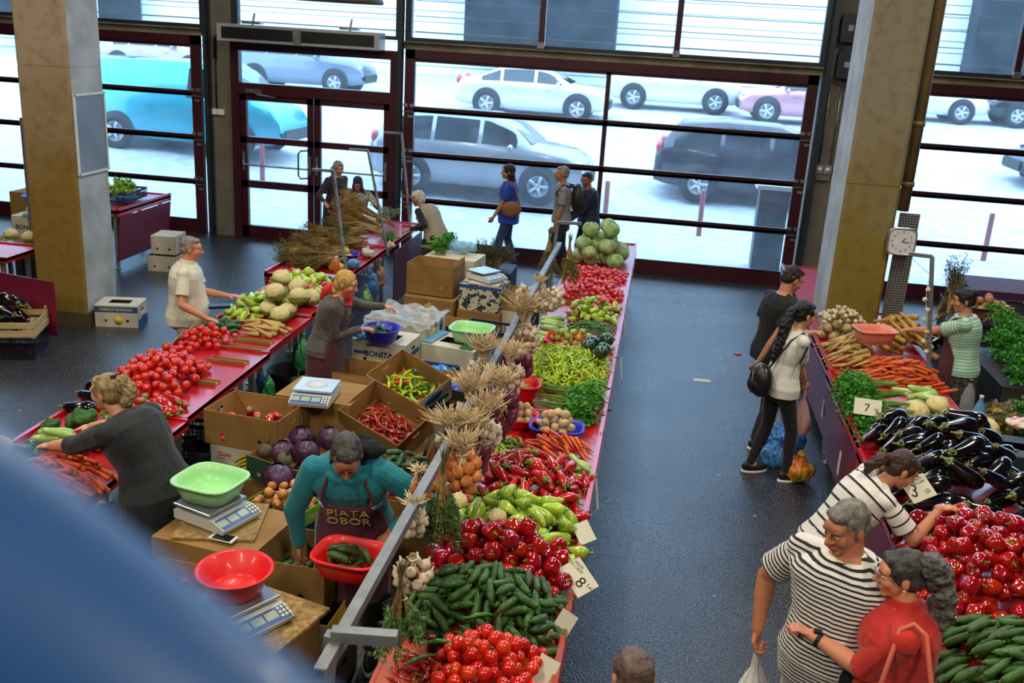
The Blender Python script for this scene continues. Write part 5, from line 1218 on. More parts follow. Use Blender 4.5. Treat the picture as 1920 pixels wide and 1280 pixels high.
b = MB(); b.tube([hp(.075, .045, -.03), hp(.055, .055, -.1), hp(.0, .07, -.13)], [.014, .03, .018], 8); b.tube([hp(-.075, .045, -.03), hp(-.055, .055, -.1), hp(0, .07, -.13)], [.014, .03, .018], 8); b.tube([hp(0, .07, -.13), hp(.03, .09, -.19)], [.02, .035], 8)
b.tube([hp(0, -.1, -.08), hp(-.01, -.17, -.15), hp(0, -.2, -.25)], [.05, .055, .02], 10)
link('scarf_border', remesh(b, 'scarf_border', cloth('red scarf edge', '#c4181c'), .007, 1, .004, 30), sc_)
apron(I, cloth('maroon apron cloth', '#451523'), drop=.5)
# man in teal jacket
M_teal = cloth('teal fleece', '#0d7f8e', '#0b7280', bs=120)
I = person('man in teal jacket and maroon apron bending over a cardboard box', -1.52, 4.86, 188, 1.76, lean=30, fat=1.14, shw=1.05, skinc='#8f5f48', hairc='#4a4540', hair='#2e2a26', haird='short', head=(12, 26, 0), hands=((-1.24, 4.60, 1.02), (-1.80, 4.72, .80)), finger=((.1, -1, -.2), (-.05, -.3, -1)),
    topm=M_teal, top='jacket', sleeve='long', collar=1, hem=-.08, botm=M_blkt, shoem=M_bshoe, voxel=.006, armr=1.15, curl=.6, elbow=((-1, .2, -.4), (1, .2, -.3)), sleevem=None)
hp = I['hp']; k = I['k']
b = MB(); sp = I['spine']; v_ = I['ns'].cross(I['rt'](1)); b.ball(sp(.98)-v_*.09+V(-.05, 0, .02), (.15, .09, .05), 16, 10); b.ball(sp(.9)-v_*.12+V(-.04, 0, 0), (.12, .06, .10), 16, 10); b.tube([I['N']+V(-.08, 0, 0), I['N']+V(-.06, 0, 0)-v_*.06, I['N']+V(.06, 0, 0)-v_*.06, I['N']+V(.08, 0, 0)], .026, 8)
I['child']('hood', remesh(b, 'hood', mat('black hood fleece', '#060608', .95), .007, 2, .006, 25))
for s in (.50, .56):
    r_ = I['ringp'](s, .021, 40); b = MB(); b.tube([p for p in r_]+[r_[0]], .0055 if s == .5 else .004, 5); I['child']('jacket_stripe', b, cloth('white braid', '#c8c8c8'))
ap, rows = apron(I, cloth('maroon market apron', '#5a1428', '#50122a'), drop=.42, a=64, bib=32, s1=.66)
mid = I['ringp'](.44, .036, 3, rad(80), rad(100)); nd = (mid[1]-sp(.44)).normalized(); rt_ = I['rt'](.5); up = rt_.cross(nd).normalized()*-1; up = nd.cross(rt_)*-1
up = -up if up.z < 0 else up
for t_, dz, sz in (('PIATA', .035, .088), ('OBOR', -.04, .088)):
    R3 = Matrix((-rt_ if nd.dot(rt_.cross(up)) < 0 else rt_, up, nd)).transposed(); M = Matrix.Translation(mid[1]+up*dz+nd*.004) @ R3.to_4x4()
    link('lettering', text_mesh(t_, sz, mat('gold print', '#d9bd6a', .6), .001), ap, M)
# two old women by the door
I = person('seated old woman with navy headscarf sorting herbs at the far table', -4.55, 14.55, 192, 1.55, lean=14, hipz=.70, fat=1.1, female=True, skinc='#94654e', haird=None, head=(0, 22, 0), hands=((-4.2, 14.2, 1.0), (-4.5, 14.2, 1.0)), topm=cloth('flowered blouse', '#2c2c34', '#c9c2b2', sc=45, bump=.1), top='blouse', sleeve='long', botm=M_blkt, bottom='skirt', shoem=M_bshoe, voxel=.009)
hp = I['hp']; b = MB()
for a_, c_ in (((0, -.02, .04), (.088, .105, .095)), ((0, -.06, -.04), (.09, .07, .10)), ((.07, 0, -.06), (.025, .055, .09)), ((-.07, 0, -.06), (.025, .055, .09)), ((0, -.03, -.17), (.13, .10, .07)), ((.08, .03, -.22), (.06, .05, .12)), ((-.08, .03, -.22), (.06, .05, .12))): b.ball(hp(*a_), tuple(v*I['s'] for v in c_), 16, 10, R=I['Rh'])
I['child']('headscarf', remesh(b, 'headscarf', cloth('navy scarf', '#131c42'), .009, 2, .005, 25))
I = person('old woman with grey ponytail in dark coat standing by the door leaf', -5.0, 14.75, 236, 1.58, lean=6, fat=1.05, female=True, skinc='#a87c66', hairc='#8f8c88', hair='#6a6866', haird='tied', head=(0, 10, 0), hands=((-4.75, 14.4, .95), (-5.0, 14.3, .95)), topm=cloth('dark plum coat', '#241820', '#3a2a34', sc=30), top='coat', sleeve='long', hem=-.3, botm=M_blkt, bottom='skirt', shoem=M_bshoe, voxel=.009)
b = MB(); hp = I['hp']; b.tube([hp(0, -.10, .02), hp(0, -.15, -.06), hp(0, -.14, -.18)], [.02, .035, .015], 8); I['child']('ponytail', b, MATS['hair #8f8c88'])
# white haired woman in beige vest
I = person('white haired woman in beige knitted vest and dark sleeves bending over the far table', -3.02, 13.3, 66, 1.52, lean=34, fat=1.15, female=True, skinc='#a9785e', hairc='#d8d2c0', hair='#a8a290', haird='curly', head=(10, 2, 0), hands=((-3.35, 13.0, .92), (-3.3, 13.35, .86)), topm=cloth('black sweater', '#101218'), top='sweater', sleeve='long', botm=cloth('dark blue skirt', '#141828'), bottom='skirt', shoem=M_bshoe, voxel=.009)
b = MB(); b.rings([I['ringp'](s, .022, 26) for s in (-.1, 0, .2, .4, .62, .78, .9, .96)]); I['child']('vest', remesh(b, 'vest', stripes('beige rib knit', '#a59c86', '#8a8370', .02, .5, coord=0), .009, 1, .004, 15))
b = MB(); hp = I['hp']
for e in (1, -1):
    r_ = [hp(e*.031+.019*cos(2*PI*j/14), .108, .003+.016*sin(2*PI*j/14)) for j in range(15)]; b.tube(r_, .0018, 4); b.tube([hp(e*.05, .106, .008), hp(e*.078, .0, .01)], .0015, 4)
I['child']('glasses', b, M_rub)
# three by the gate
I = person('dark haired woman in bright blue shirt and jeans walking along the gate', -2.28, 15.1, 102, 1.68, lean=2, fat=1.12, belly=.03, female=True, skinc='#9c6e58', hairc='#17110f', hair='#241a16', haird='long', head=(0, 2, 0), topm=cloth('bright blue cotton', '#1240b0', '#0f389c'), top='shirt', hem=-.28, hands=((-2.5, 14.9, .82), (-2.2, 15.3, .85)), botm=M_jean, shoem=M_bshoe, voxel=.008, feet=((-.1, .18, 0), (.1, -.12, 0)))
b = MB(); S = I['S'][0]; c = I['P']+V(-.23, -.02, .10)
b.ball(c, (.05, .16, .13), 16, 10); me = remesh(b, 'shoulder_bag', cloth('tan leather', '#8a5a38', '#7a4c2c', rough=.5), .008, 2); I['child']('shoulder_bag', me)
b = MB(); b.tube([c+V(0, -.13, .06), S+V(.05, -.05, .06), S+V(.05, .05, .065), c+V(0, .13, .06)], .014, 6); I['child']('bag_strap', b, MATS['tan leather'])
I = person('grey haired man in grey T-shirt with black backpack walking past the gate', -1.42, 14.8, 100, 1.76, lean=1, skinc='#96674e', hairc='#6c6862', hair='#8c8880', haird='crop', head=(0, 2, 0), topm=cloth('heather grey cotton', '#84868a', '#76787c'), top='t_shirt', botm=cloth('dark blue jeans', '#141c34'), shoem=M_bshoe, voxel=.008, hands=((-1.5, 14.6, .82), (-1.35, 15.05, .8)), feet=((-.1, .15, 0), (.1, -.15, 0)))
v_ = V(0, -1, 0); c = I['spine'](.6)+v_*.22; b = MB(); b.ball(c, (.15, .10, .23), 18, 12); b.ball(c+V(0, -.07, -.07), (.11, .06, .12), 14, 10); me = remesh(b, 'backpack', cloth('black nylon', '#111217', rough=.5), .008, 2); bp = I['child']('backpack', me)
for s in (1, -1):
    b = MB(); S = I['S'][0 if s < 0 else 1]; b.tube([c+V(s*.09, .05, .18), S+V(-s*.03, .02, .065), S+V(-s*.03, .11, -.05), I['spine'](.45)+V(s*.15, -.02, 0)], .018, 6); link('strap', b.mesh('strap', M_rub), bp)
I = person('bald headed person with glasses in quilted navy jacket beside the backpack man', -1.02, 15.05, 118, 1.68, lean=6, fat=1.12, skinc='#8a5c48', hairc='#17141a', haird='crop', head=(24, 12, 0), topm=stripes('quilted navy nylon', '#111a38', '#0b1128', .05, .15), top='jacket', sleeve='long', hem=-.18, botm=M_blkt, shoem=M_bshoe, voxel=.008, hands=((-1.3, 14.8, .9), (-.9, 15.2, .8)))
I['body']['label'] = 'person in quilted navy jacket and glasses looking back beside the backpack man'
b = MB(); hp = I['hp']
for e in (1, -1): b.tube([hp(e*.031+.02*cos(2*PI*j/14), .106, .004+.015*sin(2*PI*j/14)) for j in range(15)], .0018, 4); b.tube([hp(e*.05, .106, .008), hp(e*.078, .0, .01)], .0015, 4)
I['child']('glasses', b, M_steel)
# young couple on the aisle
I = person('young man in black T-shirt looking down at the right stall', 1.18, 8.95, -62, 1.8, lean=6, shw=1.08, fat=1.06, skinc='#a5735a', hairc='#1c1512', haird='crop', head=(0, 26, 0), topm=M_blk, top='t_shirt', hem=-.16, botm=stripes('black track trousers', '#0d0d10', '#0d0d10', 1, .1, coord=2), shoem=mat('black trainer', '#141416', .6), voxel=.007, hands=((1.3, 9.15, .95), (1.05, 8.78, .85)), feet=((-.10, .12, 0), (.1, -.1, 0)))
for i in (0, 1):
    s = -1 if i == 0 else 1; K, A, Hp = I['K'][i], I['A'][i], I['Hh'][i]
    for o_ in (-.018, 0, .018):
        b = MB(); b.tube([Hp+V(s*.105, o_, -.05), K+V(s*.072, o_, 0), A+V(s*.066, o_, .03)], .0045, 5); I['child']('trouser_stripe', b, cloth('white tape', '#bdb8a0'))
I = person('young woman with long black ponytail, white T-shirt and black leggings at the right stall', 1.20, 8.2, -68, 1.66, lean=9, fat=.97, female=True, skinc='#b98766', hairc='#0e0b0c', hair='#1c1618', haird='tied', head=(6, 6, 0), topm=cloth('white cotton', '#dcdad2', '#d2cfc4'), top='t_shirt', hem=-.14, botm=cloth('black leggings', '#0c0d10'), bottom='leggings', shoem=mat('black trainer', '#141416', .6), voxel=.006, hands=((1.92, 9.35, 1.06), (1.42, 8.35, .86)), finger=((1, .4, 0), (.2, .1, -1)), curl=.8, feet=((-.12, -.12, 0), (.10, .12, 0)), elbow=((0, -.3, -1), (.1, -1, -.3)))
hp = I['hp']; b = MB(); b.tube([hp(0, -.08, .05), hp(0, -.13, .03), hp(.01, -.16, -.12), hp(.02, -.17, -.30), hp(.02, -.20, -.46)], [.024, .034, .05, .042, .012], 12); me = remesh(b, 'ponytail', MATS['hair #0e0b0c'], .006, 1); jitter(me, .01, 40, 2); I['child']('ponytail', me)
b = MB()
for e in (1, -1): b.tube([hp(e*.031+.02*cos(2*PI*j/14), .108, .004+.017*sin(2*PI*j/14)) for j in range(15)], .0018, 4); b.tube([hp(e*.05, .106, .008), hp(e*.078, .0, .01)], .0015, 4)
I['child']('glasses', b, M_rub)
c = I['spine'](.12)+V(.04, -.22, .0); b = MB(); b.ball(c, (.13, .09, .15), 18, 12); b.ball(c+V(0, -.05, -.04), (.1, .055, .08), 14, 10); me = remesh(b, 'backpack', cloth('black leather', '#121214', rough=.4), .007, 2); bp = I['child']('backpack', me)
for s in (1, -1): b = MB(); S = I['S'][0 if s < 0 else 1]; b.tube([c+V(s*.06, .03, .13), S+V(-s*.05, -.09, 0), S+V(-s*.04, .01, .07), S+V(-s*.03, .11, -.05)], .009, 6); link('strap', b.mesh('strap', M_rub), bp)
b = MB(); b.tube([c+V(.03, -.10, .1), c+V(.06, -.105, 0), c+V(.03, -.10, -.1)], .003, 4); link('zip', b.mesh('zip', mat('brass zip', '#a08a4a', .4, metal=.8)), bp)
b = MB(); S, E = I['S'][1], I['E'][1]; q = S.lerp(E, .2)+V(.066, -.01, 0); b.box(q+V(0, -.01, -.05), (.006, .014, .16), rz=0, R=Matrix.Rotation(-.35, 3, 'X')); I['child']('sleeve_band', b, M_rub)
# vendor in green striped tee
I = person('market vendor in mint green striped T-shirt handing over a pink basin', 2.98, 9.35, 74, 1.64, lean=5, fat=1.22, belly=.02, female=True, skinc='#a9765c', hairc='#17110f', haird='bun', head=(12, 8, 0), topm=stripes('mint striped cotton', '#7fb39a', '#c3d6c4', .028, .35), top='t_shirt', hem=-.10, botm=mat('dotted dark skirt', '#1c1a1c', .9, '#6a6862', 90, lo=.52, hi=.6), bottom='skirt', shoem=M_bshoe, voxel=.007, hands=((2.40, 9.62, 1.06), (3.15, 9.7, 1.0)), finger=((-1, .1, -.1), None), armr=1.12, curl=.7, elbow=((0, 0, -1), (.6, 0, -1)))
hp = I['hp']; b = MB(); b.ball(hp(0, -.09, .07), (.045, .045, .04), 14, 10); me = remesh(b, 'hair_bun', MATS['hair #17110f'], .007, 1); jitter(me, .01, 60); I['child']('hair_bun', me)
ap, _r = apron(I, MATS['maroon apron cloth'], drop=.45, s1=.5)
# woman on the phone
I = person('brown haired woman in white striped T-shirt bending over the stall, phone at her ear', 1.20, 5.45, -72, 1.60, lean=36, fat=1.1, female=True, skinc='#b07c5e', hairc='#33201a', hair='#4a3024', haird='tied', head=(-10, 16, 0), topm=stripes('white tee with thin black stripes', '#ddd9d0', '#17171c', .062, .17), top='t_shirt', hem=-.14, sleeve='short', botm=M_jean, shoem=M_bshoe, voxel=.0055, hands=((1.56, 5.72, 1.30), (1.78, 5.42, 1.17)), finger=((.3, .4, 1), (1, .1, -.1)), curl=.6, armr=1.05, elbow=((-1, .3, -.6), (.3, .2, -1)))
hp = I['hp']; b = MB(); b.tube([hp(0, -.09, .02), hp(0, -.13, .01), hp(.02, -.17, -.03), hp(.02, -.19, -.10), hp(.02, -.18, -.15)], [.022, .03, .04, .034, .01], 12); me = remesh(b, 'ponytail', MATS['hair #33201a'], .006, 1); jitter(me, .01, 50, 2); I['child']('ponytail', me)
b = MB(); b.tube([hp(0, -.105, .02), hp(0, -.125, .015)], .03, 12); I['child']('hair_tie', b, cloth('dark red band', '#5a1426'))
b = MB(); b.box((0, 0, 0), (.075, .15, .009)); wp = I['root'] @ hp(.1, .0, -.02)
# man in striped shirt
I = person('grey haired man in navy striped T-shirt and pale trousers carrying a white bag', 1.04, 4.20, 146, 1.78, lean=4, fat=1.32, belly=.06, shw=1.1, skinc='#a56e52', hairc='#5b564c', hair='#8a857a', haird='short', head=(-22, 16, 0), topm=stripes('navy striped jersey', '#e4e0d6', '#14141e', .0225, .42), top='t_shirt', hem=-.26, botm=cloth('stone grey trousers', '#a09c94', '#8f8b83'), shoem=M_bshoe, voxel=.0055, hands=((1.12, 3.9, .95), (.70, 4.34, .90)), armr=1.2, curl=1.1, finger=(None, (0, 0, -1)), elbow=((-.6, -.6, -.5), (.8, -.4, -.4)))
HB = I['W'][1]; HBW = I['root'] @ HB
# woman in red polo
I = person('woman with grey curly ponytail, glasses and coral red polo shirt counting money', 1.27, 3.95, 78, 1.66, lean=4, fat=1.28, belly=.03, female=True, shw=1.05, skinc='#c08468', hairc='#4a4643', hair='#2c2a29', haird='tied', head=(8, 6, 0), topm=cloth('coral red cotton', '#c92a1e', '#bd241a'), top='polo_shirt', collar=1, hem=-.2, sleeve='half', botm=M_jean, shoem=M_bshoe, voxel=.0055, hands=((.88, 4.0, 1.13), (.92, 4.12, 1.10)), armr=1.2, curl=.9, finger=((-1, .3, .3), (-1, -.3, .2)), elbow=((-.1, -.7, -1), (.6, -.5, -1)))
hp = I['hp']; b = MB()
R_ = random.Random(4)
for i in range(26): t = i/25; b.ball(hp(.03*R_.uniform(-1, 1), -.11-.07*sin(t*2.4)+R_.uniform(-.02, .02), .06-.30*t+R_.uniform(-.02, .02)), R_.uniform(.045, .06)*I['s']*(1.1-.5*t*t), 10, 8)
me = remesh(b, 'ponytail', mat('curly grey hair', '#3c3a39', .6, '#6e6a66', 26, bump=1, bscale=60), .006, 1); displace(me, lambda p: .014*mnoise.noise(p*42)+.009*mnoise.noise(p*110)); I['child']('ponytail', me)
b = MB()
for e in (1, -1): b.tube([hp(e*.031+.021*cos(2*PI*j/14), .109, .003+.014*sin(2*PI*j/14)) for j in range(15)], .0014, 4); b.tube([hp(e*.051, .106, .008), hp(e*.079, .0, .01)], .0014, 4)
b.tube([hp(-.01, .11, .004), hp(.01, .11, .004)], .0014, 4); I['child']('glasses', b, M_steel)
for e in (1, -1): b = MB(); b.ball(hp(e*.083, .0, -.036), .0055, 8, 6); I['child']('earring', b, mat('pearl', '#e4dfd0', .2, coat=1))
b = MB(); W0, E0 = I['W'][0], I['E'][0]; q = W0.lerp(E0, .12); b.tube([q, q.lerp(E0, .08)], [.034, .036], 14); b.box(q+V(0, 0, .035), (.03, .035, .01)); I['child']('wristwatch', b, M_rub)
M_bag = cloth('salmon canvas', '#d96a52', '#cf5f48', bs=160)
root = I['root']; b = MB(); bz = .50; bt = .82
for zz in (bz, bt): pass
b.rings([[(-.33+cx_*.02*0+cx_, -.10+cy_, zz) for cx_, cy_ in ((-.09, -.22), (.09, -.22), (.09, .22), (-.09, .22))] for zz in (bz, bz+.01, bt)], 0, (1, 0), False)
b.rings([[(-.33+cx_, -.10+cy_, zz) for cx_, cy_ in ((-.085, -.215), (.085, -.215), (.085, .215), (-.085, .215))] for zz in (bt, bz+.02)], 0, (0, 1), False)
S0 = I['S'][0]; b.tube([(-.33, -.24, bt-.02), (S0.x-.11, -.11, S0.z-.16), (S0.x-.02, -.05, S0.z+.06), (S0.x+.01, .0, S0.z+.082), (S0.x-.02, .05, S0.z+.06), (S0.x-.11, .09, S0.z-.16), (-.33, .06, bt-.02)], .011, 6)
sb = b.build('shopping_bag', M_bag); sb.matrix_basis = root; tag(sb, 'salmon canvas shopping bag hanging from the shoulder of the coral red polo woman', 'bag')
b = MB()
for i in range(3): b.box((0, 0, .003*i), (.14, .066, .0015), rz=.15*i)
thing(b, 'banknote_bundle', mat('green banknote paper', '#8f9a72', .7, '#b5a98a', 40), 'small fold of banknotes in the hands of the coral red polo woman', 'money', tuple(at(1548, 1160, 1.15)), 1.2)
# head at the lower border
I = person('brown haired person seen only by the crown of the head at the lower border', .10, 3.02, 10, 1.58, lean=3, female=True, skinc='#b98a70', hairc='#4f3d33', hair='#6a564a', haird='tied', head=(0, 8, 0), topm=cloth('olive cotton', '#4a4a3a'), top='t_shirt', botm=M_jean, shoem=M_bshoe, voxel=.007)
# ------------------------------------------------------------------ boxes, crates, scales, basins between the rows
M_kwhite = mat('printed white cardboard', '#c9c4b2', .75, '#b9b39e', 4)
M_pblue = mat('blue print', '#1f4f86', .7); M_pyel = mat('yellow print', '#d9b22c', .7); M_pgreen = mat('green print', '#2c6a48', .7); M_pblk = mat('black print', '#16161a', .7)
M_dkbox = mat('dark printed cardboard', '#1c1a1c', .7, '#2a2526', 5); M_kgreen = mat('green printed cardboard', '#1f4a36', .7); M_klime = mat('lime printed cardboard', '#6fae2c', .7)
M_navyp = mat('navy print', '#18264a', .7); M_film = mat('clear plastic film', '#d2dbe0', .25, alpha=.38, spec=.8, bump=.8, bscale=30)
T5 = .005
def carton(label, loc, rz=0, size=(.5, .4, .24), top='open', out=None, inn=None, holes=True, tilt=(0, 0), flaps=(), prints=(), M=None, fm=None, group=None, name='cardboard_box', win=(.5, .42), floor=True):
    """cardboard box standing on loc; top: open, closed, window. prints = (side, kind, args)"""
    w_, d_, h_ = size; out = out or M_kraft; inn = inn or M_kraftin; b = MB()
    M0 = M if M is not None else Matrix.Translation(loc) @ Euler((rad(tilt[0]), rad(tilt[1]), rz)).to_matrix().to_4x4()
    S = {'front': Matrix.Translation((-w_/2, -d_/2+T5, 0)), 'back': Matrix.Translation((w_/2, d_/2-T5, 0)) @ Matrix.Rotation(PI, 4, 'Z'), 'right': Matrix.Translation((w_/2-T5, -d_/2, 0)) @ Matrix.Rotation(PI/2, 4, 'Z'), 'left': Matrix.Translation((-w_/2+T5, d_/2, 0)) @ Matrix.Rotation(-PI/2, 4, 'Z')}
    for s, Ms in S.items():
        L = w_ if s in ('front', 'back') else d_
        hs = ((L*.25, h_*.30, .018, .018), (L*.75, h_*.30, .018, .018)) if holes and s in ('front', 'back') else (((L*.5, h_*.72, .045, .017),) if holes else ())
        b.panel(L, h_, T5, hs, 1, 0, Ms)
    if floor: b.bb((-w_/2+.002, -d_/2+.002, 0), (w_/2-.002, d_/2-.002, .005), 1)
    if top == 'closed': b.bb((-w_/2, -d_/2, h_), (w_/2, d_/2, h_+.006), 0)
    if top == 'window':
        a, c = w_*win[0]/2, d_*win[1]/2
        b.bb((-w_/2, -d_/2, h_), (-a, d_/2, h_+.006), 0); b.bb((a, -d_/2, h_), (w_/2, d_/2, h_+.006), 0); b.bb((-a, -d_/2, h_), (a, -c, h_+.006), 0); b.bb((-a, c, h_), (a, d_/2, h_+.006), 0)
    o = thing(b, name, [out, inn], label, 'box', group=group, M=M0)
    for s, ang, ln in flaps:
        Ms = S[s]; L = w_ if s in ('front', 'back') else d_; f = MB(); f.bb((.004, -T5, 0), (L-.004, 0, ln), 0)
        f.build('flap', fm or inn, o, Ms @ Matrix.Translation((0, 0, h_)) @ Matrix.Rotation(rad(ang), 4, 'X'))
    for p in prints:
        s, kind = p[0], p[1]
        if s == 'top': Ms = Matrix.Translation((-w_/2, -d_/2, h_+.0065)) @ Matrix.Rotation(-PI/2, 4, 'X'); Ms = Matrix.Translation((-w_/2, -d_/2, h_+.0065+T5)) @ Matrix.Rotation(-PI/2, 4, 'X')
        else: Ms = S[s]
        if kind == 'text':
            _, _, tx, size_, m_, px, pz = p[:7]; link('lettering', text_mesh(tx, size_, m_, .0004, bold=p[7] if len(p) > 7 else .0), o, Ms @ Matrix.Translation((px, -T5-.001, pz)) @ Matrix.Rotation(PI/2, 4, 'X'))
        elif kind == 'band':
            _, _, m_, x0, x1, z0, z1 = p; q = MB(); q.bb((x0, -T5-.001, z0), (x1, -T5+.0002, z1)); q.build('printed_band', m_, o, Ms)
        elif kind == 'disc':
            _, _, m_, px, pz, r1, r2 = p; q = MB(); q.rings([[(px+cos(2*PI*j/24)*r1, yy, pz+sin(2*PI*j/24)*r2) for j in range(24)] for yy in (-T5+.0002, -T5-.0013)]); q.build('printed_disc', m_, o, Ms)
        elif kind == 'arcs':
            _, _, m_, px, pz, sz = p
            for k in range(4):
                q = MB(); pts = [(px+sz*(t-.5), -T5-.001, pz+sz*(.12*k)-sz*.35*(2*t-1)**2*(1 if k % 2 == 0 else .8)) for t in [i/10 for i in range(11)]]; q.tube(pts, [sz*.02+sz*.05*sin(PI*i/10) for i in range(11)], 4)
                for i_ in range(len(q.v)): x_, y_, z_ = q.v[i_]; q.v[i_] = (x_, -T5-.001+(y_+T5+.001)*.02, z_)
                q.build('printed_banana', m_, o, Ms)
    return o, M0
def cover(M0, pr_list, n, size, h0, hgt, label, group, **k):
    """loose goods inside a box: piled in the box frame, then moved with it"""
    w_, d_ = size; objs = heap(pr_list, n, (-w_/2+.03, w_/2-.03, -d_/2+.03, d_/2-.03), h0, hgt, label, group, M0=M0, **k)
    for o in objs: o.matrix_basis = M0 @ o.matrix_basis
    return objs
def scale_(label, loc, rz, plate=None, body='#c4c6bd', w=.30, d=.32, flip=1):
    root = empty('weighing_scale', loc, rz); tag(root, label, 'scale', None); m = mat('scale housing '+body, body, .45); h = .075
    b = MB(); b.prism([(-d/2, .012), (d/2+.06, .012), (d/2+.07, .04), (d/2-.015, h), (-d/2, h-.01)], -w/2, w/2, 0, Matrix.Rotation(PI/2, 4, 'X')); b.build('scale_body', m, root)
    for sx in (-1, 1):
        for sy in (-1, 1): b = MB(); b.lathe([(.016, 0), (.016, .014)], 10); b.build('foot', M_rub, root, Matrix.Translation((sx*(d/2-.03), sy*(w/2-.03), 0)))
    b = MB(); b.rings([[(x*k_-.02, y*k_, z_) for x, y in ((-.14, -.15), (.14, -.15), (.14, .15), (-.14, .15))] for k_, z_ in ((.94, h+.012), (1, h+.016), (1, h+.03), (.97, h+.033))], 0, smooth=False); b.build('weighing_plate', plate or mat('brushed plate', '#b4b8bb', .3, metal=.8), root)
    b = MB(); b.lathe([(.03, h-.01), (.03, h+.014)], 10); b.build('plate_support', M_rub, root)
    dx, dz = (d/2+.07)-(d/2-.015), .04-h; an = math.atan2(dz, dx); ln = math.hypot(dx, dz)
    Md = Matrix.Translation((d/2+.0275, 0, (h+.04)/2+.0015)) @ Matrix.Rotation(-an, 4, 'Y')
    b = MB(); b.box((0, 0, 0), (ln*.92, w*.94, .002)); dp = b.build('display_panel', mat('blue keypad', '#3f5f9a', .4), root, Md)
    for i in range(3): b = MB(); b.box((-.005, -w*.36+i*w*.26, .0015), (ln*.5, w*.22, .002)); b.build('display', mat('lcd grey', '#9fb0a4', .25), dp)
    b = MB()
    for i in range(3):
        for j in range(3): b.box((-.028+i*.024, w*.33+j*.022-.0, .002), (.015, .014, .003))
    b.build('keypad', mat('pale key', '#d8d2b0', .5), dp); return root
def basin_round(label, mt, loc, r=.19, h=.12, M=None, lab=None):
    b = MB(); b.lathe([(.001, 0), (r*.66, 0), (r*.74, h*.2), (r*.93, h*.95), (r*1.02, h*.96), (r*1.04, h), (r*1.0, h*1.02), (r*.92, h*.97), (r*.7, h*.2), (r*.62, .006), (.001, .006)], 36)
    return thing(b, 'basin', mt, label, 'basin', loc, M=M)
def crate(label, loc, rz, size, m, M=None, name='plastic_crate', bars=True, group=None):
    w_, d_, h_ = size; b = MB()
    for z0, z1 in ((0, .025), (h_-.03, h_)): 
        for a, c in (((-w_/2, -d_/2), (w_/2, -d_/2+.006)), ((-w_/2, d_/2-.006), (w_/2, d_/2)), ((-w_/2, -d_/2), (-w_/2+.006, d_/2)), ((w_/2-.006, -d_/2), (w_/2, d_/2))): b.bb((a[0], a[1], z0), (c[0], c[1], z1))
    nz = int(h_/.028); nw = int(w_/.03); nd = int(d_/.03)
    for k in range(1, nz): z0 = k*h_/nz; b.bb((-w_/2, -d_/2, z0), (w_/2, -d_/2+.004, z0+.005)); b.bb((-w_/2, d_/2-.004, z0), (w_/2, d_/2, z0+.005)); b.bb((-w_/2, -d_/2, z0), (-w_/2+.004, d_/2, z0+.005)); b.bb((w_/2-.004, -d_/2, z0), (w_/2, d_/2, z0+.005))
    for k in range(nw+1): x = -w_/2+k*w_/nw; b.bb((x-.003, -d_/2, 0), (x+.003, -d_/2+.004, h_)); b.bb((x-.003, d_/2-.004, 0), (x+.003, d_/2, h_))
    for k in range(nd+1): y = -d_/2+k*d_/nd; b.bb((-w_/2, y-.003, 0), (-w_/2+.004, y+.003, h_)); b.bb((w_/2-.004, y-.003, 0), (w_/2, y+.003, h_))
    b.bb((-w_/2, -d_/2, 0), (w_/2, d_/2, .006))
    return thing(b, name, m, label, 'crate', loc, rz, group, M)
def wcrate(label, loc, rz, size, rows=2):
    w_, d_, h_ = size; root = empty('wooden_crate', loc, rz); tag(root, label, 'crate'); m = mat('thin poplar wood', '#c9b084', .75, '#b0946a', 6, stretch=(1, 1, 14))
    for k in range(rows):
        z0 = .02+k*(h_-.02)/rows; hh = (h_-.02)/rows*.72
        for s in (-1, 1):
            b = MB(); b.box((0, s*(d_/2), z0+hh/2), (w_, .007, hh)); b.build('slat', m, root); b = MB(); b.box((s*(w_/2), 0, z0+hh/2), (.007, d_, hh)); b.build('slat', m, root)
    for sx in (-1, 1):
        for sy in (-1, 1): b = MB(); b.prism([(0, 0), (-sx*.035, 0), (0, -sy*.035)], 0, h_+.02); b.build('corner_post', m, root, Matrix.Translation((sx*(w_/2-.005), sy*(d_/2-.005), 0)))
    b = MB(); b.box((0, 0, .015), (w_, d_, .006)); b.build('crate_floor', m, root); return root
def bagblob(label, loc, size, m, name='plastic_bag', cat='bag', seed=0, knot=True, rz=0, amp=.03, vox=.008, stretch=1, M=None, handles=False):
    b = MB(); x, y, z = size; b.ball((0, 0, z*.42), (x/2, y/2, z*.42), 20, 14)
    if knot: b.tube([(0, 0, z*.7), (0, 0, z*.95), (0, 0, z*1.08)], [x*.28, x*.08, x*.13], 12)
    if handles:
        for s in (-1, 1): b.tube([(s*x*.2, 0, z*.75), (s*x*.14, 0, z*1.05), (0, 0, z*1.22)], [x*.09, x*.03, x*.02], 8)
    me = remesh(b, name, m, max(vox, max(size)/45), 1)
    R0 = seed*5.3; displace(me, lambda p: (abs(mnoise.noise(Vector((p.x*9, p.y*9, p.z*5+R0))))+.6*abs(mnoise.noise(Vector((p.x*22+R0, p.y*22, p.z*9)))))*amp*1.6-amp*.6)
    for v in me.vertices: v.co.z = max(v.co.z, .002)
    o = link(name, me); tag(o, label, cat)
    if M is not None: o.matrix_basis = M
    else: o.location = loc; o.rotation_euler = (0, 0, rz)
    return o
def filmmat(c, a=.55, rough=.22): return mat('plastic film '+c, c, rough, alpha=a, spec=.7, bump=.7, bscale=25)

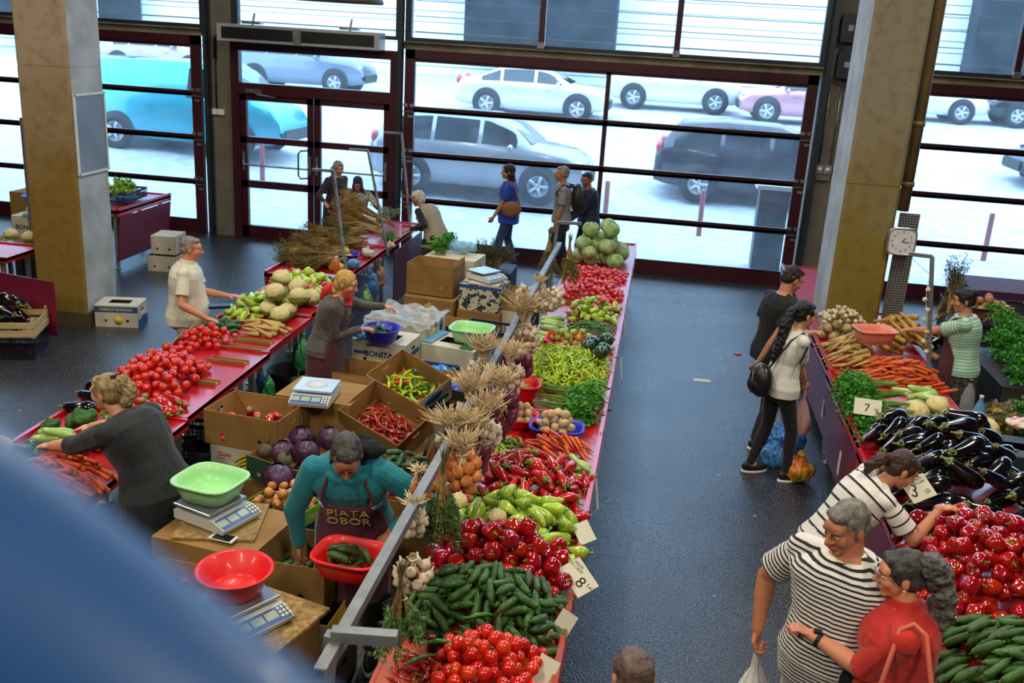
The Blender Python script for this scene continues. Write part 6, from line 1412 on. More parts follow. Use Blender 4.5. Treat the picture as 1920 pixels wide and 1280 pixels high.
def carrier(label, hand, L, R, m, seed):
    """plastic carrier bag hanging from a hand, heavy at the bottom"""
    b = MB(); rs = []; R_ = random.Random(seed); fo = [R_.uniform(0, 6) for _ in range(3)]
    for i in range(15):
        t = i/14; rr = R*(.10+.25*t+1.05*max(0, t-.22)**.8*(1-.35*max(0, t-.75)/.25)); row = []
        if t > .93: rr *= .8
        for j in range(48):
            a = 2*PI*j/48; f = 1+.10*(1-t*.6)*sin(9*a+fo[0]+1.5*t)+.06*sin(5*a+fo[1])+.04*sin(17*a+fo[2]*t); row.append((cos(a)*rr*f, sin(a)*rr*f*.72, -L*t))
        rs.append(row)
    b.rings(rs, 0, (1, 1)); return thing(b, 'plastic_bag', m, label, 'bag', hand, .4)
# --- around the sweater woman and the teal man
carton('white banana carton with yellow bananas printed, under the box of red peppers', (-2.78, 6.42, .38), -.12, (.52, .42, .24), 'open', M_kwhite, prints=(('front', 'text', 'Dole', .05, mat('red print', '#c41f26', .6), .12, .17, .001), ('front', 'arcs', mat('banana print', '#c9a21c', .7), .33, .10, .26), ('front', 'band', M_pblk, .05, .19, .135, .137)))
carton('plain kraft carton on the floor under the banana carton', (-2.78, 6.42, 0), -.12, (.52, .42, .37), 'closed')
_, M0 = carton('kraft carton holding a few red peppers behind the pale green basin', (-2.78, 6.42, .625), -.12, (.60, .44, .26), 'open')
cover(M0, [lr[0], lr[1], rp], 44, (.6, .44), .02, .16, 'pointed red pepper in the kraft carton behind the pale green basin', 'red peppers in the kraft carton')
_, M0 = carton('flat kraft carton under the scale with the round white disc', (-2.42, 6.92, 0), -.1, (.62, .46, .86), 'closed', holes=False)
s_ = scale_('old scale with blue white plate and round sticker beside the red cabbages', (-2.42, 6.72, .872), -1.5, mat('pale blue plate', '#a9c0d6', .35))
b = MB(); b.lathe([(.085, .108), (.085, .11), (.001, .11)], 28); b.build('round_sticker', mat('worn white sticker', '#c9ccc8', .6), s_, Matrix.Translation((-.02, 0, 0)))
# green carton of red cabbages, lime carton of onions
carton('kraft carton on the floor below the red cabbages', (-2.36, 6.25, 0), -.35, (.6, .42, .5), 'closed')
_, M0 = carton('dark green carton full of red cabbages and black radishes', (-2.36, 6.22, .51), -.35, (.46, .62, .17), 'open', M_kgreen)
rc = [leafy_ball('red_cabbage', 'cabbage', M_rcab, mat('red cabbage rib', '#7d4d78', .4), .088, i+5) for i in range(3)]
for x_, y_, z_, l in ((.10, .2, .2, 'farthest right'), (-.10, .12, .18, 'behind the black radishes'), (.1, -.06, .19, 'on the near right'), (-.08, -.10, .15, 'in the middle, lower than the rest'), (.02, .05, .10, 'deepest, barely showing')):
    p = M0 @ Vector((x_, y_, z_)); one(rc[int(z_*100) % 3], p.x, p.y, p.z, 'red cabbage in the dark green carton, '+l, 1.0, rz=x_*9, group=None)
bt = []
def beet(seed):
    b = MB(); b.ball((0, 0, 0), (.05, .05, .046), 18, 12); b.tube([(0, 0, .04), (0, .01, .08), (.02, .02, .12)], [.012, .006, .002], 6); me = b.mesh('black_radish', M_beet); return (('black_radish', me, 'radish', []), .05, 0)
be = beet(1)
for x_, y_, z_, l in ((-.20, .2, .17, 'at the far left corner'), (-.17, -.18, .17, 'at the near left corner'), (.07, -.25, .19, 'between the near cabbages, olive coloured'), (-.16, .0, .16, 'in the middle')):
    p = M0 @ Vector((x_, y_, z_)); one(be, p.x, p.y, p.z, 'round black radish in the dark green carton '+l, 1.1, rz=x_*20, rx=.5)
carton('yellow printed carton under the onions', (-2.22, 5.52, .2), -.35, (.42, .34, .22), 'closed', mat('ochre printed cardboard', '#a8861f', .7))
carton('kraft carton on the floor under the onions', (-2.22, 5.52, 0), -.35, (.46, .4, .19), 'closed')
_, M0 = carton('lime green carton full of brown onions', (-2.22, 5.54, .43), -.35, (.42, .40, .18), 'open', M_klime, M_klime, holes=False, prints=(('front', 'text', 'fruca', .045, M_pblk, .09, .10, .001), ('front', 'band', mat('paper label', '#d9d8d0', .7), .2, .33, .06, .12), ('right', 'text', 'fruca', .05, M_kwhite, .25, .12, .001), ('right', 'band', M_navyp, .0, .4, .0, .075)))
onb = (('brown_onion', onion(M_onb, .034), 'onion', []), .033, 0)
cover(M0, [onb], 70, (.42, .40), .05, .19, 'brown onion in the lime green carton', 'onions in the lime green carton', dome=5)
one(rc[1], (M0 @ V(-.12, .08, .3)).x, (M0 @ V(-.12, .08, .3)).y, (M0 @ V(0, 0, .285)).z, 'largest red cabbage lying on the brown onions', 1.12)
# scale with the pale green basin
_, M0 = carton('kraft carton carrying the scale with the pale green basin', (-2.26, 4.78, .4), -.15, (.62, .55, .42), 'closed', holes=False, prints=(('right', 'band', M_kwhite, .1, .14, .3, .34),))
carton('kraft carton on the floor below the scale with the pale green basin', (-2.26, 4.78, 0), -.15, (.6, .52, .39), 'closed')
b = MB(); b.box((0, 0, .008), (.46, .44, .016)); thing(b, 'wooden_board', mat('rough chip board', '#7a6136', .8, '#a08450', 40), 'rough wooden board under the scale with the pale green basin', 'board', (-2.30, 4.80, .828), .2)
scale_('weighing scale under the pale green basin with blue keypad facing right', (-2.36, 4.82, .846), -.35)
tub('basin', 'pale green square basin standing on a scale beside the sweater woman', M_gpl, (-2.39, 4.86, .956), -.2, .36, .33, .12, 4)
ph = MB(); ph.box((0, 0, .004), (.15, .072, .008)); q = thing(ph, 'mobile_phone', mat('white phone shell', '#d9d9d6', .3), 'white phone with black screen lying before the scale', 'phone', (-2.20, 4.60, .846), -.15); b = MB(); b.box((0, 0, .0085), (.115, .066, .001)); b.build('screen', mat('black screen', '#0c0d10', .1), q)
carton('carton printed with black and white drawings in front of the phone', (-2.28, 4.28, .35), -.08, (.50, .36, .40), 'open', mat('drawing print cardboard', '#c9c2a4', .7, '#2a3040', 18, lo=.52, hi=.54), prints=(('back', 'text', 'HANDLE WITH CARE', .02, M_pblk, .2, .34),))
M0 = Matrix.Translation((-2.28, 4.28, .35)) @ Matrix.Rotation(-.08, 4, 'Z')
cover(M0, [rb[0], tomato], 26, (.5, .36), .22, .08, None, 'red fruit in the carton with drawings', labels=['red bell pepper in the carton with drawings', 'red tomato in the carton with drawings'])
_, M0 = carton('kraft carton with tomatoes at the edge of the blurred handrail', (-2.62, 4.18, .45), -.1, (.42, .36, .34), 'open')
cover(M0, [tomato], 30, (.42, .36), .14, .12, 'red tomato in the kraft carton behind the handrail', 'tomatoes behind the handrail')
# OSB board with the red round basin
carton('tall kraft carton below the scale with the red round basin', (-1.80, 4.0, 0), -.28, (.54, .46, .77), 'closed')
b = MB(); b.box((0, 0, .01), (.62, .52, .018)); thing(b, 'wooden_board', mat('flake board', '#c2a266', .8, '#8f6f3a', 30), 'flake board under the scale with the red round basin', 'board', (-1.80, 4.0, .778), -.28)
scale_('weighing scale under the red round basin with light blue keypad', (-1.83, 3.99, .80), -.55, body='#c9cbc8')
basin_round('deep red round basin standing on a scale near the handrail', M_rpl, (-1.87, 4.02, .912), .185, .13)
# open box the man reaches into, on printed banana cartons
carton('blue and yellow printed banana carton standing below the open box of gherkins', (-1.70, 4.62, .25), -.05, (.36, .40, .26), 'open', M_kwhite, prints=(('front', 'text', 'PRODUCE OF\nECUADOR', .034, M_pblk, .18, .195, .001), ('front', 'text', 'VACUUM PACK', .016, M_pblk, .22, .145), ('front', 'band', M_navyp, .0, .36, .0, .09), ('front', 'text', 'NANAS', .045, M_pyel, .17, .03, .001), ('right', 'band', M_pyel, .0, .4, .10, .26), ('right', 'band', M_navyp, .0, .4, .04, .1)))
carton('pale banana carton on the floor with a round blue emblem', (-1.68, 4.6, 0), -.05, (.38, .40, .24), 'closed', M_kwhite, prints=(('front', 'disc', M_pblue, .16, .09, .07, .05), ('front', 'text', 'Chiquita', .028, M_pyel, .16, .09, .001), ('front', 'band', M_pyel, .25, .38, .02, .2)))
_, M0 = carton('open kraft carton of gherkins that the man in the teal jacket reaches into', (-1.85, 4.72, .52), -.05, (.56, .40, .27), 'open')
cover(M0, cu, 0, (.56, .40), .03, .07, '', '', maxtilt=15, under=60, stuff='gherkin')
tub('basin', 'red square basin with gherkins held by the man in the teal jacket', M_rpl, (-1.38, 4.32, .92), -.1, .34, .28, .12, 4)
M1 = Matrix.Translation((-1.38, 4.32, .92)) @ Matrix.Rotation(-.1, 4, 'Z')
cover(M1, cu, 26, (.30, .24), .015, .06, 'gherkin in the red square basin held by the teal man', 'gherkins in the held red basin', maxtilt=18)
# --- the wall of boxes between the teal man and the headscarf woman
carton('kraft carton under the box of long red chillies', (-1.84, 6.72, 0), .1, (.56, .46, .56), 'closed')
_, M0 = carton('tilted kraft carton spilling long red chillies', (-1.88, 6.78, .64), -.38, (.58, .42, .22), 'open', tilt=(20, 14))
ch2 = [curly(i+60, M_chil, .14, .011, 'red_chilli', .3) for i in range(4)]
cover(M0, ch2, 78, (.58, .42), .03, .09, 'long red chilli in the tilted kraft carton', 'red chillies in the tilted carton', maxtilt=15)
carton('blue printed carton under the box of yellow chillies', (-1.83, 7.45, 0), .1, (.56, .46, .6), 'closed', M_kwhite)
_, M0 = carton('tilted carton with blue print holding yellow and green chillies', (-1.86, 7.42, .70), -.5, (.56, .42, .22), 'open', M_kwhite, tilt=(20, 12), prints=(('right', 'band', M_pblue, .04, .38, .05, .09), ('right', 'disc', M_pblue, .21, .15, .1, .04)))
yc = [curly(i+70, M_bean, .13, .012, 'yellow_chilli', .4) for i in range(3)]+[curly(i+75, M_dgr, .13, .012, 'green_chilli', .4) for i in range(2)]+[curly(78, M_oran, .11, .011, 'orange_chilli', .4)]
cover(M0, yc, 90, (.56, .42), .03, .10, None, 'chillies in the blue printed carton', labels=['yellow chilli in the tilted blue printed carton']*3+['dark green chilli in the tilted blue printed carton']*2+['orange chilli in the tilted blue printed carton'], weights=[3, 3, 3, 2, 2, 1], maxtilt=15)
tub('basin', 'flat red tray piled with gherkins behind the head of the teal man', M_rpl, (-1.52, 5.92, .62), .1, .50, .34, .09, 4)
heap(cu, 0, (-1.74, -1.3, 5.77, 6.07), .64, .19, '', '', dome=3, under=95, stuff='gherkin')
carton('kraft carton under the red tray of gherkins', (-1.52, 5.92, 0), .1, (.52, .40, .61), 'closed')
carton('empty open kraft carton nearest the knitted sweater woman', (-2.55, 8.02, .42), -.12, (.62, .42, .26), 'open', flaps=(('left', 25, .12),))
carton('kraft carton on the floor under the empty open carton', (-2.55, 8.02, 0), -.12, (.6, .42, .41), 'closed')
carton('empty kraft carton standing between the scale and the box of chillies', (-2.32, 7.52, .42), -.12, (.62, .42, .26), 'open')
carton('kraft carton on the floor behind the old scale', (-2.32, 7.52, 0), -.12, (.6, .42, .41), 'closed')
carton('long grey blue carton leaning under the garlic strings', (-1.36, 6.6, 0), .05, (.28, .5, .6), 'open', mat('slate printed cardboard', '#39424a', .7))
# white cartons with the blue basin
PR = (('front', 'text', 'PREMIUM PACK', .034, M_pblk, .27, .215), ('front', 'text', 'BONITA', .075, M_navyp, .27, .13, .002), ('front', 'disc', M_pyel, .27, .055, .055, .028), ('front', 'band', M_pblue, .02, .15, .12, .15), ('front', 'band', M_pyel, .02, .15, .10, .112), ('front', 'band', M_pblue, .39, .52, .12, .15), ('front', 'band', M_pyel, .39, .52, .10, .112), ('right', 'band', M_pblue, .03, .36, .10, .15), ('right', 'band', M_pyel, .03, .36, .07, .085))
_, M0 = carton('white banana carton with a yellow sun emblem under the blue basin', (-2.40, 8.60, .55), -.1, (.54, .40, .25), 'window', M_kwhite, prints=PR)
carton('pale carton on the floor below the white banana carton', (-2.40, 8.62, 0), -.1, (.52, .40, .54), 'closed', M_kwhite)
carton('kraft carton on the floor under the film covered carton', (-2.4, 9.25, 0), -.12, (.56, .5, .58), 'closed')
_, M0 = carton('white open carton with clear film over its gherkins', (-2.38, 9.22, .6), -.12, (.66, .56, .25), 'open', M_kwhite, prints=(('right', 'disc', M_pyel, .2, .12, .07, .06), ('right', 'disc', M_pblue, .42, .15, .05, .06)))
cover(M0, cu, 0, (.62, .5), .06, .10, '', '', under=70, stuff='gherkin')
b = MB(); n = 22; vs = [(-.33+.7*i/n, -.30+.62*j/n, .26+.03*mnoise.noise(Vector((i*.35, j*.3, 1)))*2-(.05 if j == 0 else 0)) for i in range(n+1) for j in range(n+1)]
b.add(vs, [(i*(n+1)+j, (i+1)*(n+1)+j, (i+1)*(n+1)+j+1, i*(n+1)+j+1) for i in range(n) for j in range(n)]); thing(b, 'plastic_sheet', M_film, 'crumpled clear plastic sheet over the white open carton', 'plastic sheet', M=M0)
basin_round('bright blue round basin with cucumbers in front of the headscarf woman', M_bpl, (-2.40, 8.42, .82), .185, .13)
heap(cu, 0, (-2.52, -2.3, 8.32, 8.5), .835, .05, '', '', under=22, stuff='gherkin')
bagblob('crumpled blue plastic bag on the white carton before the headscarf woman', (-2.55, 8.44, .81), (.30, .16, .10), filmmat('#2f7fd8', .8), seed=3, knot=False, amp=.03)
# green basin on printed carton
_, M0 = carton('blue and green printed carton under the pale green basin beside the garlic', (-1.82, 8.98, .42), -.22, (.62, .46, .28), 'window', M_kwhite, win=(.4, .4), prints=(('top', 'band', M_pgreen, .45, .58, .02, .44), ('top', 'band', mat('pale blue print', '#5b95b4', .7), .02, .16, .02, .44)))
carton('carton on the floor under the blue and green printed one', (-1.82, 8.98, 0), -.22, (.6, .46, .41), 'closed', M_kwhite)
tub('basin', 'pale green square basin on a carton beside the hanging garlic', M_gpl, (-1.66, 9.02, .715), -.1, .40, .34, .14, 4)
carton('blue grey printed carton with raised flap behind the pale green basin', (-2.0, 9.75, .3), -.2, (.55, .42, .35), 'open', mat('blue grey print', '#5d7486', .7, '#90a4b0', 12), flaps=(('left', 40, .16), ('front', 60, .1)))
crate('dark blue plastic crate behind the pale green basin', (-1.6, 9.62, .45), -.15, (.5, .36, .25), pl('#14284e', 'navy plastic'))
crate('blue plastic crate holding crumpled blue bags', (-1.93, 8.2, .42), -.12, (.54, .36, .26), pl('#1f4464', 'petrol plastic'))
for i, (x_, y_, z_, a_) in enumerate(((-2.02, 8.2, .58, .34), (-1.82, 8.25, .56, .3), (-2.12, 8.08, .6, .2))): bagblob('shiny blue plastic bag in the blue crate, '+('large middle one', 'right one with its end sticking out', 'small left one')[i], (x_, y_, z_), (a_, .24, .14), filmmat('#2f7fd8', .8), seed=i+5, knot=False, amp=.04, rz=i)
carton('kraft carton under the blue crate', (-1.93, 8.2, 0), -.12, (.54, .4, .41), 'closed')
_, M0 = carton('black printed carton stuffed with plastic bags', (-1.50, 7.72, .48), -.1, (.46, .44, .28), 'open', M_dkbox, M_kraftin, prints=(('front', 'text', 'MOR', .07, mat('bronze print', '#8a6a2c', .6), .28, .17, .001), ('front', 'disc', mat('dim brown print', '#3a2c1c', .7), .1, .18, .022, .022)))
carton('kraft carton under the black printed carton', (-1.50, 7.72, 0), -.1, (.46, .44, .47), 'closed')
for i, (dx, dy, c_) in enumerate(((-.1, .08, '#d9b93c'), (0, -.02, '#2448b8'), (.1, .02, '#cfd8de'), (.08, .12, '#e0e0d8'))):
    p = M0 @ V(dx, dy, .14); bagblob(('yellow', 'dark blue', 'bluish white', 'white')[i]+' plastic bag stuffed in the black carton', p, (.26, .22, .16), filmmat(c_, .92), seed=i+9, knot=False, amp=.035)
# far group
_, M0 = carton('tall open kraft carton standing on another near the old scale, its inside empty', (-2.50, 11.05, .62), -.12, (.58, .42, .36), 'open', flaps=(('right', -8, .05),), inn=M_kraftin)
carton('kraft carton under the tall open one', (-2.48, 10.95, .2), -.12, (.62, .44, .40), 'closed')
carton('open kraft carton with a blue bag in front of the tall carton', (-2.5, 10.45, .1), -.2, (.55, .36, .32), 'open')
bagblob('dark blue plastic bag in the open kraft carton before the tall one', (-2.52, 10.45, .36), (.4, .2, .12), filmmat('#2a2fa8', .9), seed=2, knot=False)
_, M0 = carton('white and yellow carton behind the tall kraft one, carrying lettuce', (-2.42, 11.75, .55), -.12, (.66, .45, .36), 'closed', mat('white yellow print', '#cfcbb6', .7, '#c9ad3a', 4))
carton('carton on the floor behind the tall kraft ones', (-2.42, 11.75, 0), -.12, (.64, .45, .54), 'closed')
for i in range(3): place(pars[i], Matrix.Translation((-2.85+.05*i, 11.7+.1*i, 1.0+.04*i)) @ Matrix.Rotation(.3*i, 4, 'Z') @ Matrix.Diagonal((.9, 1.2, 1.3, 1)), 'head of curly green leaves on the white and yellow carton', 'green leaves on the carton')
bagblob('light blue plastic bag around greens on the white and yellow carton', (-2.35, 11.85, .93), (.34, .22, .18), filmmat('#8fc4e0', .7), seed=12, knot=False)
_, M0 = carton('drawing printed carton with dark blue band under the far scale', (-1.88, 10.92, .52), -.12, (.50, .40, .30), 'closed', mat('drawing print cardboard', '#c9c2a4', .7), prints=(('front', 'band', M_pblue, 0, .5, .26, .3),))
carton('kraft carton under the drawing printed one', (-1.88, 10.9, .2), -.12, (.52, .42, .31), 'closed'); carton('lowest kraft carton under the far scale', (-1.88, 10.9, 0), -.12, (.5, .4, .19), 'closed')
b = MB(); b.box((0, 0, .004), (.36, .24, .006)); thing(b, 'cardboard_sheet', M_kwhite, 'white cardboard sheet under the far scale', 'sheet', (-1.86, 10.85, .83), -.1)
scale_('white weighing scale on top of the far carton stack', (-1.90, 10.98, .84), -.6, body='#d9dad4')
_, M0 = carton('kraft tray box with small things right of the far scale', (-1.45, 10.95, .55), -.1, (.36, .40, .2), 'open'); carton('printed carton stack right of the far scale', (-1.45, 10.95, 0), -.1, (.36, .42, .54), 'closed', M_kwhite)
carton('white carton leaning at the far side of the middle row', (-1.30, 10.2, 0), .0, (.2, .4, .62), 'open', M_kwhite)
b = MB(); b.bb((-.3, -.3, 0), (.3, .3, .5)); thing(b, 'planter_box', mat('dark planter', '#1a2026', .6), 'dark tub below the rosemary branches', 'tub', (-2.15, 13.0, 0))
her = [bunch('rosemary_branch', 'herb', 80+i, .45, .16, 420, .02, [M_leafd, M_dry], 16, kind='needle', thick=.003) for i in range(2)]
for i in range(6): place(her[i % 2], Matrix.Translation((-2.15, 13.0, .45)) @ Euler((0, rad(-50-8*(i % 3)), rad(60*i))).to_matrix().to_4x4(), 'dark green branch fanning out of the dark tub', 'branches in the dark tub')

# --- far left corner
_, M0 = carton('white and blue banana carton with a window standing on the floor beside the ochre pillar', (-6.22, 10.5, 0), .22, (.50, .38, .26), 'window', M_kwhite, prints=(('front', 'band', M_pblue, 0, .5, .18, .25), ('front', 'text', 'PREMIUM BANANAS', .042, M_pyel, .25, .215, .001), ('front', 'disc', M_pyel, .27, .08, .05, .05), ('right', 'band', M_pblue, 0, .38, 0, .09), ('right', 'disc', M_kwhite, .2, .12, .07, .05)))
cover(M0, lt[:1], 0, (.4, .3), .1, .1, '', '') if False else place(pars[1], M0 @ Matrix.Translation((-.12, 0, .16)) @ Matrix.Diagonal((.7, .7, .5, 1)), 'green leaves inside the banana carton beside the pillar')
wc = wcrate('pale wooden crate of aubergines in the left foreground corner', (-6.78, 9.12, .24), .32, (.78, .52, .2))
crate('black plastic crate under the wooden crate of aubergines', (-6.78, 9.12, 0), .32, (.74, .50, .24), pl('#14161c', 'black plastic'))
M0 = Matrix.Translation((-6.78, 9.12, .27)) @ Matrix.Rotation(.32, 4, 'Z')
cover(M0, au, 18, (.74, .50), .0, .20, 'aubergine in the pale wooden crate at the left border', 'aubergines in the wooden crate', yaw=lambda x, y: -.5, scale=(.9, 1.1), edge=.06)
stall(-8.9, -7.25, 9.9, 10.6, -1, 'red sheeted table at the left border', 'tables in the left corner', panel=False)
b = MB(); b.box((0, 0, .42), (.012, 1.2, .62)); thing(b, 'table_front_sheet', M_panel, 'magenta sheet hanging before the table at the left border', 'sheet', (-6.98, 9.62, 0), 1.35)
wc = wcrate('wooden crate on tall legs with cauliflower by the perforated panel', (-7.72, 10.9, .62), .15, (.7, .5, .2))
for i, (dx, dy) in enumerate(((-.28, -.2), (.28, -.2), (-.28, .2), (.28, .2))): b = MB(); b.bar((dx, dy, -.62), (dx, dy, .0), .045); b.build('leg', MATS['thin poplar wood'], wc)
one(cauli[1], -7.58, 10.85, .86, 'cauliflower in the wooden crate on legs', 1.1); one(cauli[2], -7.9, 10.95, .85, 'second cauliflower in the wooden crate, at the picture border', 1.0)
_, M0 = carton('white banana carton with yellow and blue bands at the left border', (-7.95, 11.7, .62), .05, (.62, .44, .34), 'closed', M_kwhite, prints=(('front', 'text', 'BONITA', .08, M_pblk, .2, .2, .002), ('front', 'band', M_pblue, .42, .6, .16, .2), ('front', 'band', M_pyel, .42, .6, .13, .145)))
carton('carton stack supporting the banana carton at the left border', (-7.95, 11.7, 0), .05, (.62, .46, .61), 'closed', M_dkbox)
scale_('silver scale on the banana carton at the left border', (-7.9, 11.6, .968), -1.4, body='#9c9c8c')
basin_round('blue round basin on the scale at the left border', M_bpl, (-7.92, 11.62, 1.08), .21, .15)
b = MB(); b.bb((-.5, -.3, 0), (.5, .3, 1.0)); thing(b, 'cardboard_box', mat('ochre shelf board', '#8a6a2c', .8), 'ochre crate stack behind the blue basin carrying lettuce', 'box', (-8.7, 13.1, 0))
for i in range(4): place(lt[i % 2], Matrix.Translation((-9.0+.22*i, 13.05, 1.02)) @ Euler((.5*i, -.3, i*.9)).to_matrix().to_4x4() @ Matrix.Diagonal((1.1, 1.1, 1.3, 1)), 'loose green lettuce on the ochre stack behind the blue basin', 'lettuces at the left border')
stall(-8.1, -7.5, 12.75, 14.3, 1, 'narrow red table behind the ochre pillar with a magenta sheet on its front', 'tables in the left corner', z=.86)
crate('dark blue crate of green lettuce on the narrow red table', (-7.85, 13.5, .9), .1, (.44, .7, .14), pl('#14284e', 'navy plastic'))
for i in range(5): place(lt[i % 2], Matrix.Translation((-7.95+.05*i, 13.1+.18*i, .98)) @ Euler((.6*i, -.4, 1.1*i)).to_matrix().to_4x4() @ Matrix.Diagonal((1.15, 1.2, 1.3, 1)), 'green lettuce in the dark blue crate behind the ochre pillar', 'lettuces in the dark blue crate')
carton('white carton standing on another right of the magenta sheet', (-7.0, 13.2, .24), .1, (.36, .42, .26), 'closed', M_kwhite); carton('white and blue carton on the floor right of the magenta sheet', (-7.0, 13.15, 0), .1, (.42, .46, .23), 'open', M_kwhite, prints=(('right', 'band', M_pblue, .05, .4, .05, .12),))
b = MB(); b.panel(.4, 2.3, .02, (), 0, 0, Matrix.Translation((-.2, 0, 0))); q = b.build('perforated_panel', M_mesh); tag(q, 'grey perforated metal panel on the left side of the ochre pillar', 'panel'); q.location = (-7.38, 10.9, 0); q.rotation_euler = (0, 0, .12)

# --- right side
carton('black printed carton with yellow lettering beside the aubergines', (3.16, 7.72, .42), -.05, (.78, .46, .30), 'window', mat('dark blue print', '#222a34', .6), M_dkbox, win=(.7, .35), prints=(('top', 'text', 'Yellow', .09, mat('yellow print bright', '#d9a92c', .6), .52, .07, .002), ('top', 'disc', mat('bronze print', '#8a6a2c', .6), .15, .12, .07, .03)))
for i in range(3): place(au[i][0], axis_M((3.1+.1*i, 7.7, .60), (.2, 1, .0), i, .8), 'aubergine inside the black printed carton', 'aubergines in the black carton')
carton('dark carton below the yellow lettered one', (3.16, 7.72, 0), -.05, (.78, .46, .41), 'closed', M_dkbox, prints=(('front', 'text', 'Yellow', .09, mat('bronze print', '#8a6a2c', .6), .5, .22),))
carton('kraft carton with green print lowest beside the aubergines', (3.1, 6.95, .28), .02, (.60, .48, .26), 'window', M_kraft, win=(.5, .4), prints=(('top', 'band', M_pgreen, .2, .3, .36, .44),)); carton('kraft carton on the floor right of the red peppers', (3.1, 6.95, 0), .02, (.60, .48, .27), 'closed', prints=(('front', 'text', 'ANA', .08, M_pblk, .36, .12),))
crate('black plastic crate full of reddish pomegranates by the right gate', (4.0, 12.1, .62), -.1, (.95, .62, .22), pl('#14161c', 'black plastic'))
carton('carton carrying the crate of pomegranates', (4.0, 12.1, 0), -.1, (.9, .6, .6), 'closed', M_dkbox)
pom = sph('pomegranate', 'fruit', mat('pomegranate skin', '#b5532c', .4, '#c9a04a', 7, coat=.3, objrand=.15), .05, .92)
heap([pom], 52, (3.58, 4.42, 11.85, 12.35), .64, .24, 'round reddish fruit in the black crate by the right gate', 'fruit in the black crate', edge=.05)
b = MB(); b.bb((-.6, -.45, .0), (.6, .45, .78)); b.rings([[(x*k_, y*k_*.9, z_) for x, y in ((-.66, -.5), (.66, -.5), (.66, .5), (-.66, .5))] for k_, z_ in ((1.06, .55), (1, .8), (.98, .81))], 0, smooth=False); thing(b, 'draped_table', cloth('dark purple cloth', '#3c1030', '#4a163c'), 'table under dark purple cloth by the right gate', 'table', (4.75, 13.4, 0))
gbn = [bunch('parsley_bunch', 'parsley', 90+i, .4, .16, 620, .032, stems=26) for i in range(2)]
_, M0 = carton('dark crate stack under the parsley bank at the right border', (3.75, 9.9, 0), .0, (.8, 1.3, .72), 'closed', M_dkbox)
for i in range(9): place(gbn[i % 2], Matrix.Translation((3.95+.06*(i % 3), 9.45+.14*i, .82+.07*(i % 3)+.05*(i//3))) @ Euler((i, .1, rad(175+14*(i % 4)))).to_matrix().to_4x4() @ Matrix.Diagonal((1.25, 1.3, 1.3, 1)), 'bunch of parsley in the green bank at the right border', 'parsley bank at the right border')
for i in range(6): place(gbn[i % 2], Matrix.Translation((3.7+.1*(i % 2), 8.35+.12*i, .55+.04*i)) @ Euler((i, .2, rad(170+16*(i % 3)))).to_matrix().to_4x4(), 'bunch of herbs in the lower bank behind the black carton', 'herbs behind the black carton')
for i in range(4): place(her[i % 2], Matrix.Translation((2.75, 8.2+.02*i, .76)) @ Euler((i, 0, rad(10+12*i))).to_matrix().to_4x4() @ Matrix.Diagonal((1.1, .7, .4, 1)), 'green herb sprig lying behind the yellow lettered carton', 'herb sprigs by the bottles')
bagblob('clear bag with orange pieces behind the yellow lettered carton', (3.25, 8.15, .72), (.42, .26, .12), mat('orange in film', '#d0683c', .25, '#dfd8d4', 14, bump=.6, bscale=30), seed=21, knot=False)
bagblob('clear plastic sack hanging below the parsley at the right border', (3.5, 9.3, .38), (.34, .24, .30), filmmat('#b8938c', .6), seed=23, knot=False)
carton('yellow and black banana carton standing behind the market vendor', (3.32, 9.1, .05), .9, (.3, .22, .46), 'closed', mat('yellow banana print', '#c9a21c', .6, '#2a2410', 5, lo=.6, hi=.62))
# herbs, dark greens and purple things against the perforated panel
for i in range(6): place(her[i % 2], Matrix.Translation((2.95+.05*i, 10.45+.12*(i % 3), .9+.06*i)) @ Euler((i, rad(-20-12*i), rad(20*i))).to_matrix().to_4x4(), 'dark bushy herb leaning on the perforated panel', 'dark herbs by the perforated panel')
b = MB(); b.panel(.2, 2.08, .02, (), 0, 0, Matrix.Translation((-.07, 0, 0))); q = b.build('perforated_panel', M_mesh); tag(q, 'grey perforated metal panel carrying the clock', 'panel'); q.location = (2.53, 10.50, .0); q.rotation_euler = (0, 0, .0)
heap(au, 12, (2.72, 3.1, 9.7, 10.2), Z, .14, 'aubergine behind the thick parsnips', 'aubergines behind the parsnips', scale=(.6, .8), edge=.06)
# clock
c0 = atY(1690, 452, 10.31); root = empty('wall_clock', c0); tag(root, 'square white wall clock with rounded corners on the perforated panel', 'clock')
def rsq(r, y, sq=5): return [(r*cos(2*PI*j/40)*(abs(cos(2*PI*j/40))**sq+abs(sin(2*PI*j/40))**sq)**(-1/sq), y, r*sin(2*PI*j/40)*(abs(cos(2*PI*j/40))**sq+abs(sin(2*PI*j/40))**sq)**(-1/sq)) for j in range(40)]
b = MB(); b.rings([rsq(.135, .02), rsq(.142, 0), rsq(.142, -.03), rsq(.128, -.036), rsq(.125, -.026)], 0, (1, 0)); b.build('clock_case', mat('silver clock rim', '#b9bcc2', .25, metal=.8), root)
b = MB(); b.rings([rsq(.126, -.02), rsq(.126, -.024)], 0, (1, 1), False); fc = b.build('clock_face', mat('white dial', '#dfe2e6', .4), root)
for h_ in range(1, 13): a = PI/2-2*PI*h_/12; link('numeral', text_mesh(str(h_), .036, M_pblk, .0004), fc, Matrix.Translation((cos(a)*.095, -.0255, sin(a)*.095)) @ Matrix.Rotation(PI/2, 4, 'X'))
for a, L, w2 in ((rad(90-38), .05, .006), (rad(90-95), .075, .0045)):
    b = MB(); b.bar((0, -.029, 0), (cos(a)*L, -.029, sin(a)*L), w2); b.build('clock_hand', M_pblk, root)
